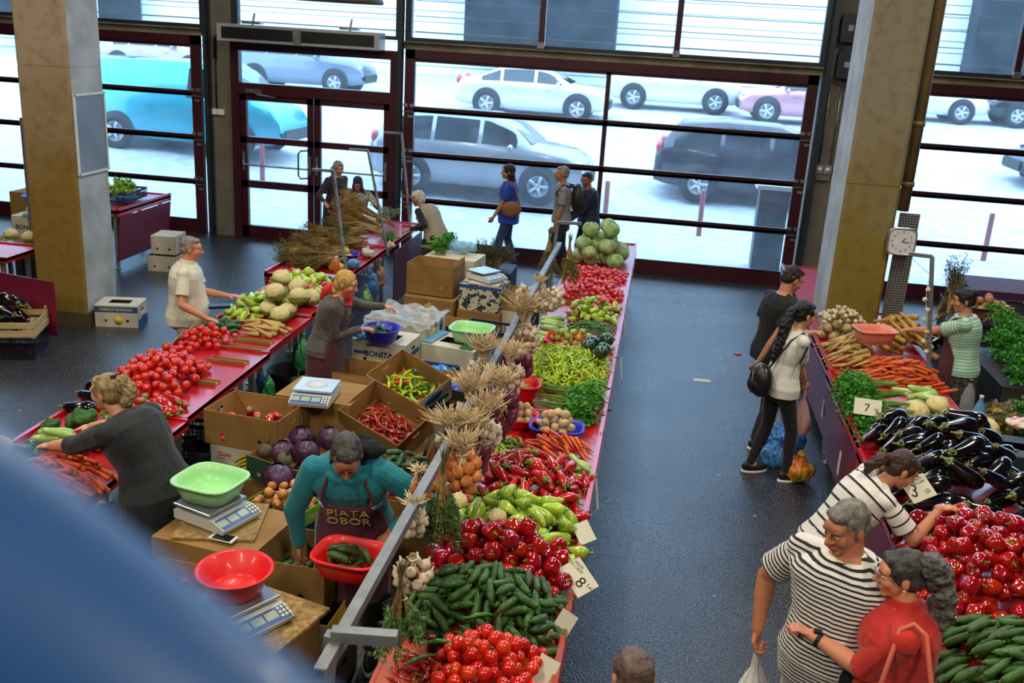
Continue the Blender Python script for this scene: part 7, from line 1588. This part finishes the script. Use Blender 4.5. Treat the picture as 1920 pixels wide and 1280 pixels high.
# bottles
def bottle(label, loc, m, capm, s=1):
    b = MB(); b.lathe([(v*s, z_*s) for v, z_ in ((.001, 0), (.042, .002), (.046, .02), (.044, .07), (.046, .11), (.046, .16), (.03, .22), (.014, .25), (.014, .275))], 20); root = thing(b, 'water_bottle', m, label, 'bottle', loc)
    b = MB(); b.lathe([(.016*s, .268*s), (.016*s, .29*s), (.001, .291*s)], 12); b.build('bottle_cap', capm, root); return root
bottle('clear plastic bottle half full of water beside the courgettes', (2.66, 8.0, Z), mat('clear bottle', '#9aa2a6', .08, alpha=.45, spec=1), M_rub, 1.15)
bottle('blue plastic water bottle behind the cauliflowers', (2.66, 7.7, Z), mat('blue bottle', '#5f9ad0', .08, alpha=.7, spec=1), M_kwhite, 1.05)
b = MB(); b.lathe([(v, z_) for v, z_ in ((.001, 0), (.036, .002), (.038, .16), (.03, .18), (.02, .19))], 18); q = thing(b, 'jar', mat('orange grains in a bottle', '#c05a26', .4, '#e08a4a', 120), 'clear bottle of orange grains on the herb table', 'jar', (-3.58, 10.62, Z)); b = MB(); b.lathe([(.022, .188), (.022, .215), (.001, .216)], 12); b.build('lid', M_kwhite, q)

# --- bags on the floor and in hands
bagblob('blue plastic bag standing on the floor against the right stall', (1.40, 8.72, 0), (.34, .30, .34), filmmat('#2f7fd0', .72), seed=31, handles=True)
bagblob('second blue plastic bag on the floor behind the orange one', (1.28, 8.45, 0), (.26, .24, .28), filmmat('#4c9be0', .62), seed=32, handles=True)
bagblob('tied transparent bag of orange fruit on the floor beside the black trainers', (1.46, 8.2, 0), (.26, .24, .24), mat('orange bag film', '#d9701c', .25, '#c9b83a', 7, alpha=.9, bump=.6, bscale=24), seed=33, handles=True)
carrier('pinkish plastic bag hanging from the hand of the young woman', (1.44, 8.37, .80), .42, .10, filmmat('#d9a8a4', .72), 34)
o = carrier('white shopping bag with green and red print carried by the striped shirt man', tuple(HBW+V(.02, 0, -.08)), .62, .17, mat('white bag film', '#dcdcd6', .35, bump=.5, bscale=22), 35)
for k_, (c_, dx, dz, r_) in enumerate((('#c41f26', -.02, .20, .045), ('#1f8a3c', -.075, .16, .05))):
    b = MB(); b.box((dx, -.155, dz-.62), (r_*1.8, .03, r_*1.5), R=Matrix.Rotation(.5, 3, 'Y')); b.build('bag_print', mat('bag print '+c_, c_, .5), o)
# the phone of the stooping woman: held between ear and hand
b = MB(); b.box((0, 0, 0), (.07, .145, .009)); thing(b, 'mobile_phone', mat('black phone', '#0f1014', .2), 'black phone at the ear of the woman in the white striped T-shirt', 'phone', M=Matrix.Translation(atY(1660, 925, 5.62)) @ Euler((.5, .9, .6)).to_matrix().to_4x4())

# --- price cards
M_card = mat('white price card', '#d5d2bd', .7)
def card(label, p, w_, h_, rot, lines, cat='price card'):
    b = MB(); b.box((0, 0, 0), (w_, h_, .003)); o = thing(b, 'price_card', M_card, label, cat, M=Matrix.Translation(p) @ rot.to_4x4())
    for tx, sz, x_, y_, r_ in lines: link('lettering', text_mesh(tx, sz, M_pblk, .0003), o, Matrix.Translation((x_, y_, .0022)) @ Matrix.Rotation(r_, 4, 'Z'))
ce = lambda a, b_, c: Euler((rad(a), rad(b_), rad(c))).to_matrix()
card('white price card with a figure eight clipped beside the red bell peppers', at(1085, 1082, .90), .19, .135, ce(20, 30, -42), (('8', .09, .03, -.01, .2), ('Lei', .03, .075, .02, .2), ('ARDEI\nDE CAMP', .022, -.055, .03, .2)))
card('narrow white card hanging at the pale green peppers', at(1095, 998, .90), .13, .10, ce(20, 35, -50), ())
card('white card hanging down beside the gherkins of the middle row', at(1048, 1185, .84), .09, .22, ce(60, 30, 0), ())
card('white card at the border beside the near tomatoes', at(1020, 1262, .86), .10, .15, ce(50, 25, 0), ())
for i, (x_, y_, l) in enumerate(((1155, 690, 'beside the hot peppers'), (1163, 612, 'beside the dark green chillies'), (1105, 925, 'below the pointed red peppers'))): card('small white tag hanging on the aisle side '+l, at(x_, y_, .74)+V(.05, 0, 0), .05, .2, ce(80, 10, 80), ())
card('cream price card with a large three stuck in the aubergines', at(1722, 915, 1.2), .20, .15, ce(38, -6, 38), (('3', .12, -.045, -.01, -.5), ('LEI', .035, .05, -.035, 0), ('VINETE\nDE CAMP', .022, .03, .04, 0)))
card('cream price card with a large seven standing in the parsley', at(1627, 763, 1.04), .20, .13, ce(55, 0, -6), (('7', .09, -.005, -.01, 0), ('Lei', .03, .065, -.01, 0)))
card('white card with a red printed number on the front sheet, lower one', at(1578, 868, .45)+V(-.02, 0, 0), .07, .20, ce(90, 0, -90), ()); card('white card with a red printed number on the front sheet, upper one', at(1547, 765, .5)+V(-.02, 0, 0), .06, .18, ce(90, 0, -90), ())
for i, (x_, y_) in enumerate(((357, 618), (330, 638), (298, 662), (245, 695))): card('white card on the outer edge of the left row, '+('farthest, by the polo man', 'second from the polo man', 'third of four', 'nearest, by the large tomato heap')[i], at(x_, y_, .87), .22, .07, ce(60, 0, -82), ())
b = MB(); b.add([(-.09, -.05, .003), (.1, -.04, .003), (.09, .05, .003), (-.1, .04, .003)], [(0, 1, 2, 3)]); b.add([(-.09, -.05, .001), (.1, -.04, .001), (.09, .05, .001), (-.1, .04, .001)], [(3, 2, 1, 0)])
thing(b, 'paper_scrap', M_card, 'white paper scrap lying in the aisle', 'paper', tuple(at(1316, 713, 0)))
b = MB(); b.ball((0, 0, .008), (.05, .03, .012), 10, 6); thing(b, 'crumpled_wrapper', mat('pink wrapper', '#c9505c', .6), 'small pink wrapper on the aisle floor left of the couple', 'paper', tuple(at(1383, 664, 0)))
# ------------------------------------------------------------------ rail of hanging garlic and onions above the middle row
M_tubes = mat('grey square tube', '#7d8183', .5, '#6a6e70', 9, metal=.35)
RX, RZ = -.97, 1.52
def rail_pt(y): return V(RX, y, RZ)
b = MB(); b.bar((RX, 2.72, RZ), (RX, 10.1, RZ), .045); b.bb((RX-.014, 2.715, RZ-.014), (RX+.014, 2.7225, RZ+.014), 1)
thing(b, 'hanging_rail', [M_tubes, M_rub], 'long square steel rail above the middle row carrying garlic and onions', 'rail')
def lpost(label, foot, top, end, w_=.03, m=M_tubes, group='angled posts at the stalls', bz=None):
    b = MB(); b.bar(foot, top, w_); b.bar(top, end, w_); thing(b, 'stall_post', m, label, 'post', group=group)
p0 = at(622, 1188, 1.56); p1 = at(745, 1197, 1.56)
lpost('steel post with broad crossarm at the near end of the hanging rail', V(p0.x-.14, p0.y+.02, .0), p0, p1, .045)
t = atY(1046, 417, 10.0); lpost('thin post with short arm at the far end of the hanging rail', V(-1.12, 10.0, .0), t, atY(1090, 419, 10.0), .03)
for f_, t_, e_, l in (((650, 500), (625, 320), (585, 318), 'nearest the headscarfed woman'), ((725, 480), (690, 282), (655, 280), 'middle one by the herb table'), ((770, 385), (753, 250), (720, 248), 'farthest, by the white haired woman')):
    F = atX(*f_, -3.39); lpost('inclined light steel post with short top arm, '+l, V(F.x+.02, F.y, .75), atY(*t_, F.y), atY(*e_, F.y), .028, M_steel)
F = at(1741, 712, .85); T = atY(1748, 481, F.y+.05); lpost('inclined steel post with top arm beside the market vendor', V(F.x, F.y, .80), T, atY(1705, 476, F.y+.05), .032, M_tubes)
b = MB(); b.tube([atY(1706, 480, F.y+.05), atY(1744, 515, F.y+.05)], .002, 4); thing(b, 'wire', M_rub, 'thin wire stretched under the arm of the post beside the vendor', 'wire')
gpos = [T.lerp(F, t_) for t_ in (.26, .34, .42, .50, .60, .68, .76)]
grp = empty('garlic_string', gpos[0]+V(-.045, -.03, 0)); tag(grp, 'short string of white garlic bulbs hanging on the post beside the vendor', 'garlic string')
for i, g in enumerate(gpos): link('garlic_bulb', gb, grp, Matrix.Translation(g-gpos[0]+V(.012*(-1)**i, 0, 0)) @ Matrix.Rotation(1.3*i, 4, 'X') @ Matrix.Diagonal((.9, .9, .9, 1)))
b = MB(); b.tube([(0, 0, .1), (0, 0, 0), tuple(gpos[-1]-gpos[0])], .004, 5); b.build('string', M_string, grp)

def straws(seed, n, L, spread, up=1.0, w_=.0048, curl=.6, m=None, name='dry_stalks'):
    R_ = random.Random(seed); b = MB()
    for i in range(n):
        a = R_.uniform(0, 2*PI); q = spread*R_.uniform(.1, 1); l = L*R_.uniform(.6, 1.05); c = R_.uniform(-curl, curl)*l
        e = V(cos(a)*q, sin(a)*q, up*l); mid = V(cos(a)*q*.35+c*.5*sin(a), sin(a)*q*.35-c*.5*cos(a), up*l*.55)
        b.tube([(R_.uniform(-.012, .012), R_.uniform(-.012, .012), 0), mid, e+V(c*.5, c*.3, 0)], [w_*1.1, w_, w_*.5], 4, cap=(0, 0))
    return b.mesh(name, m or M_straw)
onr = onion(M_onr, .032, 1.75, 'red_onion_bulb'); ons = onion(mat('shallot skin', '#d08a4a', .35, '#c86a3c', 9, coat=.4, objrand=.2), .034, 1.25, 'onion_bulb')
def string_of(label, y, kind, x=RX, z=RZ, n=16, L=.22, R=.085, seed=0, up=.22, s=1.0, dx=.0, top=1.0, nst=50):
    """one hanging bundle: tied at the rail, dry stalks above, bulbs clustered below"""
    R_ = random.Random(seed); root = empty({'garlic': 'garlic_bunch', 'red': 'red_onion_bunch', 'shallot': 'onion_bunch'}[kind], (x+dx, y, z)); tag(root, label, {'garlic': 'garlic bunch', 'red': 'onion bunch', 'shallot': 'onion bunch'}[kind])
    me = {'garlic': gb, 'red': onr, 'shallot': ons}[kind]; nm = {'garlic': 'garlic_bulb', 'red': 'onion_bulb', 'shallot': 'onion_bulb'}[kind]
    if up: link('dry_stalks', straws(seed, nst, up*.9, .078*top), root, Matrix.Translation((0, 0, -.03)))
    link('dry_neck', straws(seed+1, 30, L*.9, R*.8, -1, .0045, .1), root)
    b = MB(); b.tube([(.03, 0, -.02), (0, .03, -.02), (-.03, 0, -.02), (0, -.03, -.02), (.03, 0, -.02)], .004, 5); b.build('tie', M_string, root)
    k = 0; tries = 0; pts = []
    while k < n and tries < 900:
        tries += 1; a = R_.uniform(0, 2*PI); t_ = R_.uniform(0, 1); rr = R*(.55+.55*sin(PI*min(1, t_*.8+.2)))*R_.uniform(.75, 1); p = V(cos(a)*rr, sin(a)*rr, -.06-L*t_)
        md = (.043 if kind == 'garlic' else .047)*s
        if any((p-q).length < md for q in pts): continue
        pts.append(p); k += 1; ou = V(cos(a)*.5, sin(a)*.5, .85).normalized()
        M = Matrix.Translation(p) @ Vector((0, 0, 1)).rotation_difference(ou).to_matrix().to_4x4() @ Matrix.Rotation(R_.uniform(0, 6), 4, 'Z') @ Matrix.Diagonal((s, s, s, 1)); link(nm, me, root, M)
    return root
Yp = lambda px, py: atX(px, py, RX)
def ry(py): return atX(613+(1240-py)*.5574, py, RX).y
G = 'garlic'
string_of('garlic bunch hanging nearest the bottom, all white bulbs above the gherkins', ry(1000), G, n=20, L=.10, R=.07, seed=1, up=.0, dx=.07, z=RZ-.09)
string_of('small bunch of pinkish garlic hanging in front of the tied dill', ry(945), G, n=16, L=.09, R=.055, seed=2, up=.08, dx=.0, s=.9)
string_of('onion bunch with golden bulbs hanging beside the dark dill bundle', ry(835), 'shallot', n=24, L=.16, R=.09, seed=3, up=.17, dx=.08, top=1.5, nst=110, z=RZ-.02)
string_of('pair of pale orange onions hanging left of the dark dill bundle', ry(880), 'shallot', n=6, L=.10, R=.07, seed=4, up=.04, dx=-.08)
string_of('garlic bunch between straw tufts above the pointed red peppers', ry(775), G, n=24, L=.13, R=.09, seed=5, up=.20, dx=.12, top=1.5, nst=110)
string_of('long red onion bunch hanging beside the nearest straw tuft', ry(800), 'red', n=16, L=.28, R=.08, seed=6, up=.16, dx=.08, nst=80, top=1.3)
string_of('red onion bunch hanging above the small peppers', ry(722), 'red', n=26, L=.26, R=.11, seed=7, up=.18, dx=.12, nst=110, top=1.5)
string_of('second garlic bunch from the far side, above the basins of potatoes', ry(672), G, n=28, L=.20, R=.085, seed=8, up=.17, dx=.10, nst=80, top=1.3)
string_of('red onion bunch hanging close to the hot peppers', ry(650), 'red', n=16, L=.22, R=.09, seed=9, up=.1, dx=.10)
string_of('garlic bunch with the tallest straw tuft right of the pale green basin', ry(600), G, n=40, L=.20, R=.12, seed=10, up=.30, dx=.05, top=1.9, nst=120)
string_of('straw tuft bunch with few bulbs left of the rail', ry(668), G, n=8, L=.12, R=.09, seed=11, up=.2, dx=-.10, nst=120, top=1.8)
string_of('wide garlic bunch of many white bulbs at the far end of the rail', ry(530), G, n=80, L=.18, R=.21, seed=12, up=.12, dx=.02, nst=50)
string_of('garlic bunch with a loose tangle of pale roots in the middle of the rail', ry(742), G, n=10, L=.12, R=.08, seed=13, up=.2, dx=-.03, nst=150, top=1.9)
string_of('garlic bunch with a drooping straw tangle near the golden onions', ry(805), G, n=8, L=.14, R=.08, seed=14, up=.16, dx=-.02, nst=170, top=2.1)
string_of('dark red onion bunch between the two middle straw tufts', ry(700), 'red', n=14, L=.2, R=.08, seed=15, up=.1, dx=.03, nst=60)
def broom(label, y, dx, seed, m, L=.34, z=RZ, n=1, nl=700, sp=.12):
    me = bunch('herb_bunch', 'herb bunch', seed, L, sp, nl*2, .020, [m, M_dry], 34, kind='needle', thick=.0042, stalk=.35)[1]
    o = link('herb_bunch', me); tag(o, label, 'herb bunch'); o.matrix_basis = Matrix.Translation((RX+dx, y, z+.06)) @ Matrix.Rotation(PI/2, 4, 'Y')
    c = link('root_ends', straws(seed, 22, .14, .03, 1, .003, .1, M_herb, 'root_ends'), o, Matrix.Rotation(-PI/2, 4, 'Y')); b = MB(); b.tube([(.05, .03, 0), (.05, 0, .03), (.05, -.03, 0), (.05, 0, -.03), (.05, .03, 0)], .004, 5); b.build('tie', M_string, o)
    return o
broom('dark green dill bundle tied with white string, hanging above the bell peppers', ry(905), .08, 101, mat('dill green', '#3a5a2a', .7, '#52703a', 20), .36, nl=900, sp=.15)
o = broom('green thyme bundle tied with white string, hanging nearest the bottom', ry(1035), .06, 102, mat('fresh thyme', '#4a7038', .7, '#5f8a44', 20), .30, z=RZ-.22, nl=800, sp=.14)
broom('dried olive green herb bundle, left one of the two by the cabbages', 10.0, -.10, 103, M_herb, .34, sp=.15)
broom('dried olive green herb bundle, right one of the two by the cabbages', 9.75, .14, 104, M_herb, .36, sp=.16)
# --- herb table
hbm = [mat('dried brown thyme', '#8a6f34', .9, '#6a5526', 18, objrand=.15), mat('olive thyme', '#5f6330', .9, '#494f26', 18, objrand=.15), mat('pale broom grass', '#a8843e', .9, '#8a6a30', 18)]
hb = [bunch('dried_herb_bunch', 'herb bunch', 120+i, .5, .14, 560, .03, [hbm[i % 2], M_dry], 34, kind='needle', thick=.003) for i in range(4)]
R5 = random.Random(5)
for i in range(46):
    v = (i+.5)/46; lay = i % 3; x_ = -3.98+R5.uniform(-.28, .22); y_ = 10.6+1.9*v+R5.uniform(-.05, .05); z_ = Z+.06+.07*lay
    place(hb[(i*7) % 4], Matrix.Translation((x_, y_, z_)) @ Euler((R5.uniform(0, 6), rad(R5.uniform(0, 14)), rad(R5.uniform(165, 235)))).to_matrix().to_4x4() @ Matrix.Translation((-.22, 0, 0)) @ Matrix.Diagonal((.85, 1.15, .9, 1)), 'bundle of dried thyme in the wide brown pile on the herb table', 'dried herb bundles on the herb table')
M_rperf = mat('red perforated panel', '#4c1420', .5); perforate(M_rperf, '#5a1828', '#120a0c')
bg = bunch('broom_grass', 'herb bunch', 130, .85, .20, 1100, .035, [hbm[2], M_dry], 60, kind='needle', thick=.0035)
for i in range(3): place(bg, Matrix.Translation((-3.62, 12.6+.16*i, Z+.10+.05*i)) @ Euler((i, rad(-8-5*i), rad(158+6*i))).to_matrix().to_4x4(), 'long golden broom grass bundle lying behind the dried thyme', 'broom grass bundles')
place(gbn[0], Matrix.Translation((-3.35, 12.6, Z+.06)) @ Matrix.Rotation(2.9, 4, 'Z') @ Matrix.Diagonal((.6, .8, .8, 1)), 'fresh green dill bundle on the far herb table')
sg = bunch('sage_bunch', 'herb bunch', 131, .3, .13, 260, .03, [mat('grey green sage', '#5f7a68', .8, '#8aa08c', 14), M_dry], 18)
for i in range(3): place(sg, Matrix.Translation((-3.75+.08*i, 13.4-.1*i, Z+.08)) @ Euler((i, -.6, 1.5+i)).to_matrix().to_4x4(), 'grey green sage bunch on the far pink table', 'sage bunches')
bagblob('white crumpled plastic bag among the herbs before the seated woman', (-4.15, 13.5, Z), (.34, .26, .2), filmmat('#d9dce0', .9), seed=41, knot=False)
bagblob('cream paper wrapping on the far pink table', (-3.95, 13.2, Z), (.32, .24, .12), cloth('cream paper', '#c9b48c'), seed=42, knot=False)
tub('basket', 'violet plastic basket with lemons on the herb table', pl('#3a2fb0', 'violet plastic'), (-3.72, 11.25, Z), .3, .40, .28, .11, 4, cat='basket')
heap([potato(44, mat('yellow quince', '#d9b23c', .5), .034, 'lemon', 'lemon', 1.2)], 8, (-3.88, -3.56, 11.15, 11.35), Z+.05, .08, 'yellow lemon in the violet basket', 'lemons in the violet basket', dome=4)
for i, (x_, y_, c_, l) in enumerate(((-3.62, 10.75, '#c9a23c', 'mustard yellow'), (-3.5, 10.95, '#4c86b0', 'blue'), (-3.75, 10.9, '#8a6a40', 'brown'), (-3.9, 10.85, '#9a4a28', 'rust coloured'), (-3.5, 11.6, '#c9ccc8', 'clear'), (-3.62, 11.9, '#a8342a', 'reddish'))): bagblob('small '+l+' packet of spices on the edge of the herb table', (x_, y_, Z), (.17, .13, .13), filmmat(c_, .93), seed=50+i, knot=(i % 2 == 0))
b = MB(); b.box((0, 0, .03), (.36, .12, .06)); thing(b, 'seed_packet_box', mat('printed packet', '#a9abb0', .5, '#2a2d34', 22, lo=.48, hi=.5), 'silver and black printed packets in front of the herb table', 'packet', (-3.6, 10.33, Z), -.12)
b = MB(); b.box((0, 0, .03), (.16, .12, .07)); thing(b, 'seed_packet_box', mat('red packet', '#b8261c', .5, '#d9a08a', 20), 'red printed packet at the edge of the herb table', 'packet', (-3.88, 10.36, Z), -.12)
b = MB(); b.bar((-.12, 0, .012), (.02, 0, .012), .022); b.bb((.02, -.012, .008), (.16, .012, .012), 1); thing(b, 'knife', [M_rpl, M_steel], 'knife with red handle on the clear end of the pink table', 'knife', (-3.5, 13.7, Z), .2)
for i, (x_, y_) in enumerate(((-3.45, 12.35), (-3.38, 12.25), (-3.42, 12.15))): one((('garlic', gb, 'garlic', []), .024, 0), x_+.02, y_, Z+.03, 'pink garlic bulb at the inner edge of the pink table', 1.3, group='pink garlic on the pink table')
for i, (px, py) in enumerate(((605, 495), (618, 500), (632, 492), (645, 497), (622, 488))): q = at(px, py, Z+.02); one((('garlic', gb, 'garlic', []), .024, 0), q.x, q.y, Z+.02, 'small white bulb beside the bottle of orange grains', .9, rz=i, group='white bulbs beside the bottle')
# bags hanging on the inner side of the tables
for i, (px, py, c_, s_, l) in enumerate(((567, 650, '#3f9a5a', (.20, .16, .36), 'large green'), (698, 520, '#4a86c0', (.18, .14, .38), 'blue'), (712, 505, '#b8877a', (.16, .12, .36), 'pinkish'), (688, 550, '#6fa05a', (.14, .12, .30), 'pale green'), (505, 715, '#2f8a4a', (.12, .10, .30), 'dark green'), (490, 705, '#2a5aa0', (.10, .09, .28), 'dark blue'))):
    q = at(px, py, .60); bagblob(l+' plastic bag hanging from the inner edge of the left tables', (q.x, q.y, .60-s_[2]*.7), s_, filmmat(c_, .75), seed=60+i)
b = MB(); b.lathe([(.001, 0), (.19, 0), (.22, .3), (.225, .3), (.2, .02), (.001, .02)], 28); thing(b, 'bucket', mat('black bucket', '#101216', .5), 'black plastic bucket on the floor behind the empty cartons', 'bucket', tuple(at(545, 745, 0)))
for i in range(7):
    x_ = -3.36; y_ = 6.35+.17*i; crate('dark crate slung under the left table, '+('nearest', 'second', 'third', 'fourth', 'fifth', 'sixth', 'farthest')[i], (x_, y_+.0, .35), 0, (.2, .14, .22), pl('#14161c', 'black plastic'), group=None) if i % 2 == 0 else None
b = MB(); b.panel(1.5, .72, .012, (), 0, 0, Matrix.Translation((0, 0, 0)) @ Matrix.Rotation(PI/2, 4, 'Z')); q = b.build('perforated_panel', M_rperf); tag(q, 'dark red perforated panel under the inner edge of the far pink table', 'panel'); q.location = (-3.36, 12.3, .03)

# --- fittings of the facade
b0 = atY(428, 50, 15.3); root = empty('air_curtain', (-5.75, 15.32, 3.33)); tag(root, 'long grey air curtain with two dark grilles above the entrance door', 'air curtain')
b = MB(); b.box((0, 0, 0), (2.62, .34, .26)); b.build('housing', mat('grey white housing', '#a9adb0', .4, metal=.3), root)
for s in (-1, 1): b = MB(); b.box((s*.65, -.165, .0), (1.16, .03, .17)); g_ = b.build('grille', mat('black grille', '#14161c', .4), root)
for s in (-.72, .72): b = MB(); b.box((s*1.1, 0, .16), (.3, .14, .04)); b.tube([(s*1.1, 0, .14), (s*1.1, .1, .3)], .02, 8); b.build('bracket', M_steel, root)
b = MB(); b.box((0, 0, 0), (.12, .03, .2)); b.build('joint_plate', M_steel, root, Matrix.Translation((0, -.18, 0)))
b = MB(); b.tube([(-7.08, FY-.08, 3.28), (-7.22, FY-.05, 3.28), (-7.3, FY-.03, 3.2), (-7.3, FY-.03, 2.9)], .028, 8); b.tube([(-7.3, FY-.03, 2.95), (-7.3, FY-.03, 2.12)], .014, 8); thing(b, 'cable_conduit', [M_rub], 'cable conduit curving down the pier beside the air curtain', 'conduit')
b = MB(); b.box((-7.34, FY-.02, 2.06), (.11, .05, .09)); b.box((-7.22, FY-.02, 2.06), (.11, .05, .09)); thing(b, 'wall_socket', M_white, 'pair of white sockets at the lower end of the conduit', 'socket')
for i, (z_, l) in enumerate(((3.93, 'upper'), (3.42, 'lower'))):
    root = empty('control_box', (2.50+.02*i, FY-.07, z_)); tag(root, l+' dark door motor box on the pier right of the middle gate', 'control box')
    b = MB(); b.prism([(-.11, -.2), (.11, -.2), (.13, -.17), (.13, .17), (.11, .2), (-.11, .2), (-.13, .17), (-.13, -.17)], -.07, .07, 0, Matrix.Rotation(PI/2, 4, 'X')); b.build('housing', mat('navy motor box', '#1b1e30', .4), root)
    b = MB(); b.box((0, -.075, 0), (.07, .006, .08)); b.build('label_plate', mat('pale plate', '#8f95a0', .5), root); b = MB(); b.lathe([(.012, 0), (.012, .01)], 10); b.build('button', M_steel, root, Matrix.Translation((.06, -.07, .12)) @ Matrix.Rotation(PI/2, 4, 'X'))
    b = MB(); b.tube([(-.1, -.02, -.2), (-.06, -.03, -.3), (.04, -.03, -.32), (.12, -.02, -.2)], .012, 6); b.build('cable', M_rub, root)
for i, x_ in enumerate((2.36, 2.52, 2.60)): b = MB(); b.tube([(x_, FY-.03, 1.95), (x_, FY-.03, 3.2)], .012, 6); thing(b, 'conduit', M_steel, 'thin grey conduit on the pier below the motor boxes, '+('left', 'middle', 'right')[i]+' one', 'conduit')
b = MB(); b.tube([(2.75, FY-.06, 1.3), (2.75, FY-.06, 6.5)], .02, 6); thing(b, 'chain_hoist', M_steeld, 'dark hoist chain hanging beside the motor boxes', 'chain')
b = MB()
for s in (0, 1): b.box((2.37+s*.12, FY-.04, 1.88), (.11, .07, .13)); b.lathe([(.035, 0), (.035, .012)], 14, 1, Matrix.Translation((2.37+s*.12, FY-.075, 1.88)) @ Matrix.Rotation(PI/2, 4, 'X'))
b.box((2.43, FY-.035, 1.76), (.2, .05, .09), 2); thing(b, 'power_socket', [mat('grey socket', '#7f8488', .5), M_white, M_pier], 'pair of grey round power sockets low on the pier', 'socket')
# downpipe beside the right pillar, notice board on the left one
b = MB(); x_, y_ = 2.485, 10.5; b.tube([(x_, y_, 2.1), (x_, y_, 6.9)], .058, 16)
for z_ in (2.35, 2.95, 4.2): b.tube([(x_, y_, z_), (x_, y_, z_+.05)], .068, 16)
thing(b, 'downpipe', mat('brown painted pipe', '#7a6440', .45, '#6a5636', 4), 'brown downpipe running up the right side of the olive pillar', 'pipe')
b = MB(); b.box((0, 0, 0), (.012, .60, .88)); q = thing(b, 'notice_board', mat('grey board', '#8a929a', .35, '#7a828c', 2), 'empty grey notice board with white frame on the left pillar', 'board', (-6.495, 10.58, 2.22)); b = MB()
for z_ in (-.44, .44): b.box((.006, 0, z_), (.02, .62, .025))
for y_ in (-.3, .3): b.box((.006, y_, 0), (.02, .025, .9))
b.build('frame', M_white, q)
b = MB(); b.box((0, 0, 0), (.05, .02, .04)); b.box((.0, -.012, 0), (.03, .006, .03)); thing(b, 'lamp_cord_box', M_steeld, 'small dark box under the roof cable', 'box', (-2.2, 9.0, 6.9)) if False else None
# pendant lamp at the top border
q = atY(622, 4, 9.0); root = empty('pendant_lamp', (q.x, 9.0, q.z)); tag(root, 'round pendant hall lamp cut by the top border', 'lamp')
b = MB(); b.lathe([(.46, 0), (.47, .02), (.40, .14), (.2, .34), (.12, .42), (.12, .55), (.001, .56)], 36); b.lathe([(.455, .002), (.38, .13), (.18, .33), (.001, .36)], 36, 1); b.build('lamp_shade', [mat('brown enamel shade', '#4a4030', .5), mat('lamp reflector', '#c9c2b0', .4)], root)
b = MB(); b.tube([(0, 0, .5), (0, 0, 7.0-q.z)], .012, 6); b.build('cable', M_rub, root)
# --- the blue handrail in front of the camera
A, B = ray(-150, 1040), ray(400, 1474); d1 = .30; pa, pb = Vector(_O+A*d1*1.05), Vector(_O+B*d1)
u = (pb-pa).normalized()
b = MB(); e = u.cross(Vector((0, 1, 0))).normalized(); 
b.tube([pa-u*1.2, pb+u*1.2], .038, 24); root = thing(b, 'handrail', mat('blue enamel rail', '#1d4474', .4, coat=.2), 'blurred blue handrail crossing the lower left corner', 'railing')

flush_stuff('gherkin', 'gherkin_pile', 'small green gherkins filling the heaps, cartons and red tray below the top ones', 'gherkins')
flush_stuff('hot', 'hot_pepper_pile', 'yellow green hot peppers lying deeper in the big middle heap', 'hot peppers')
bpy.data.scenes.remove(WS)
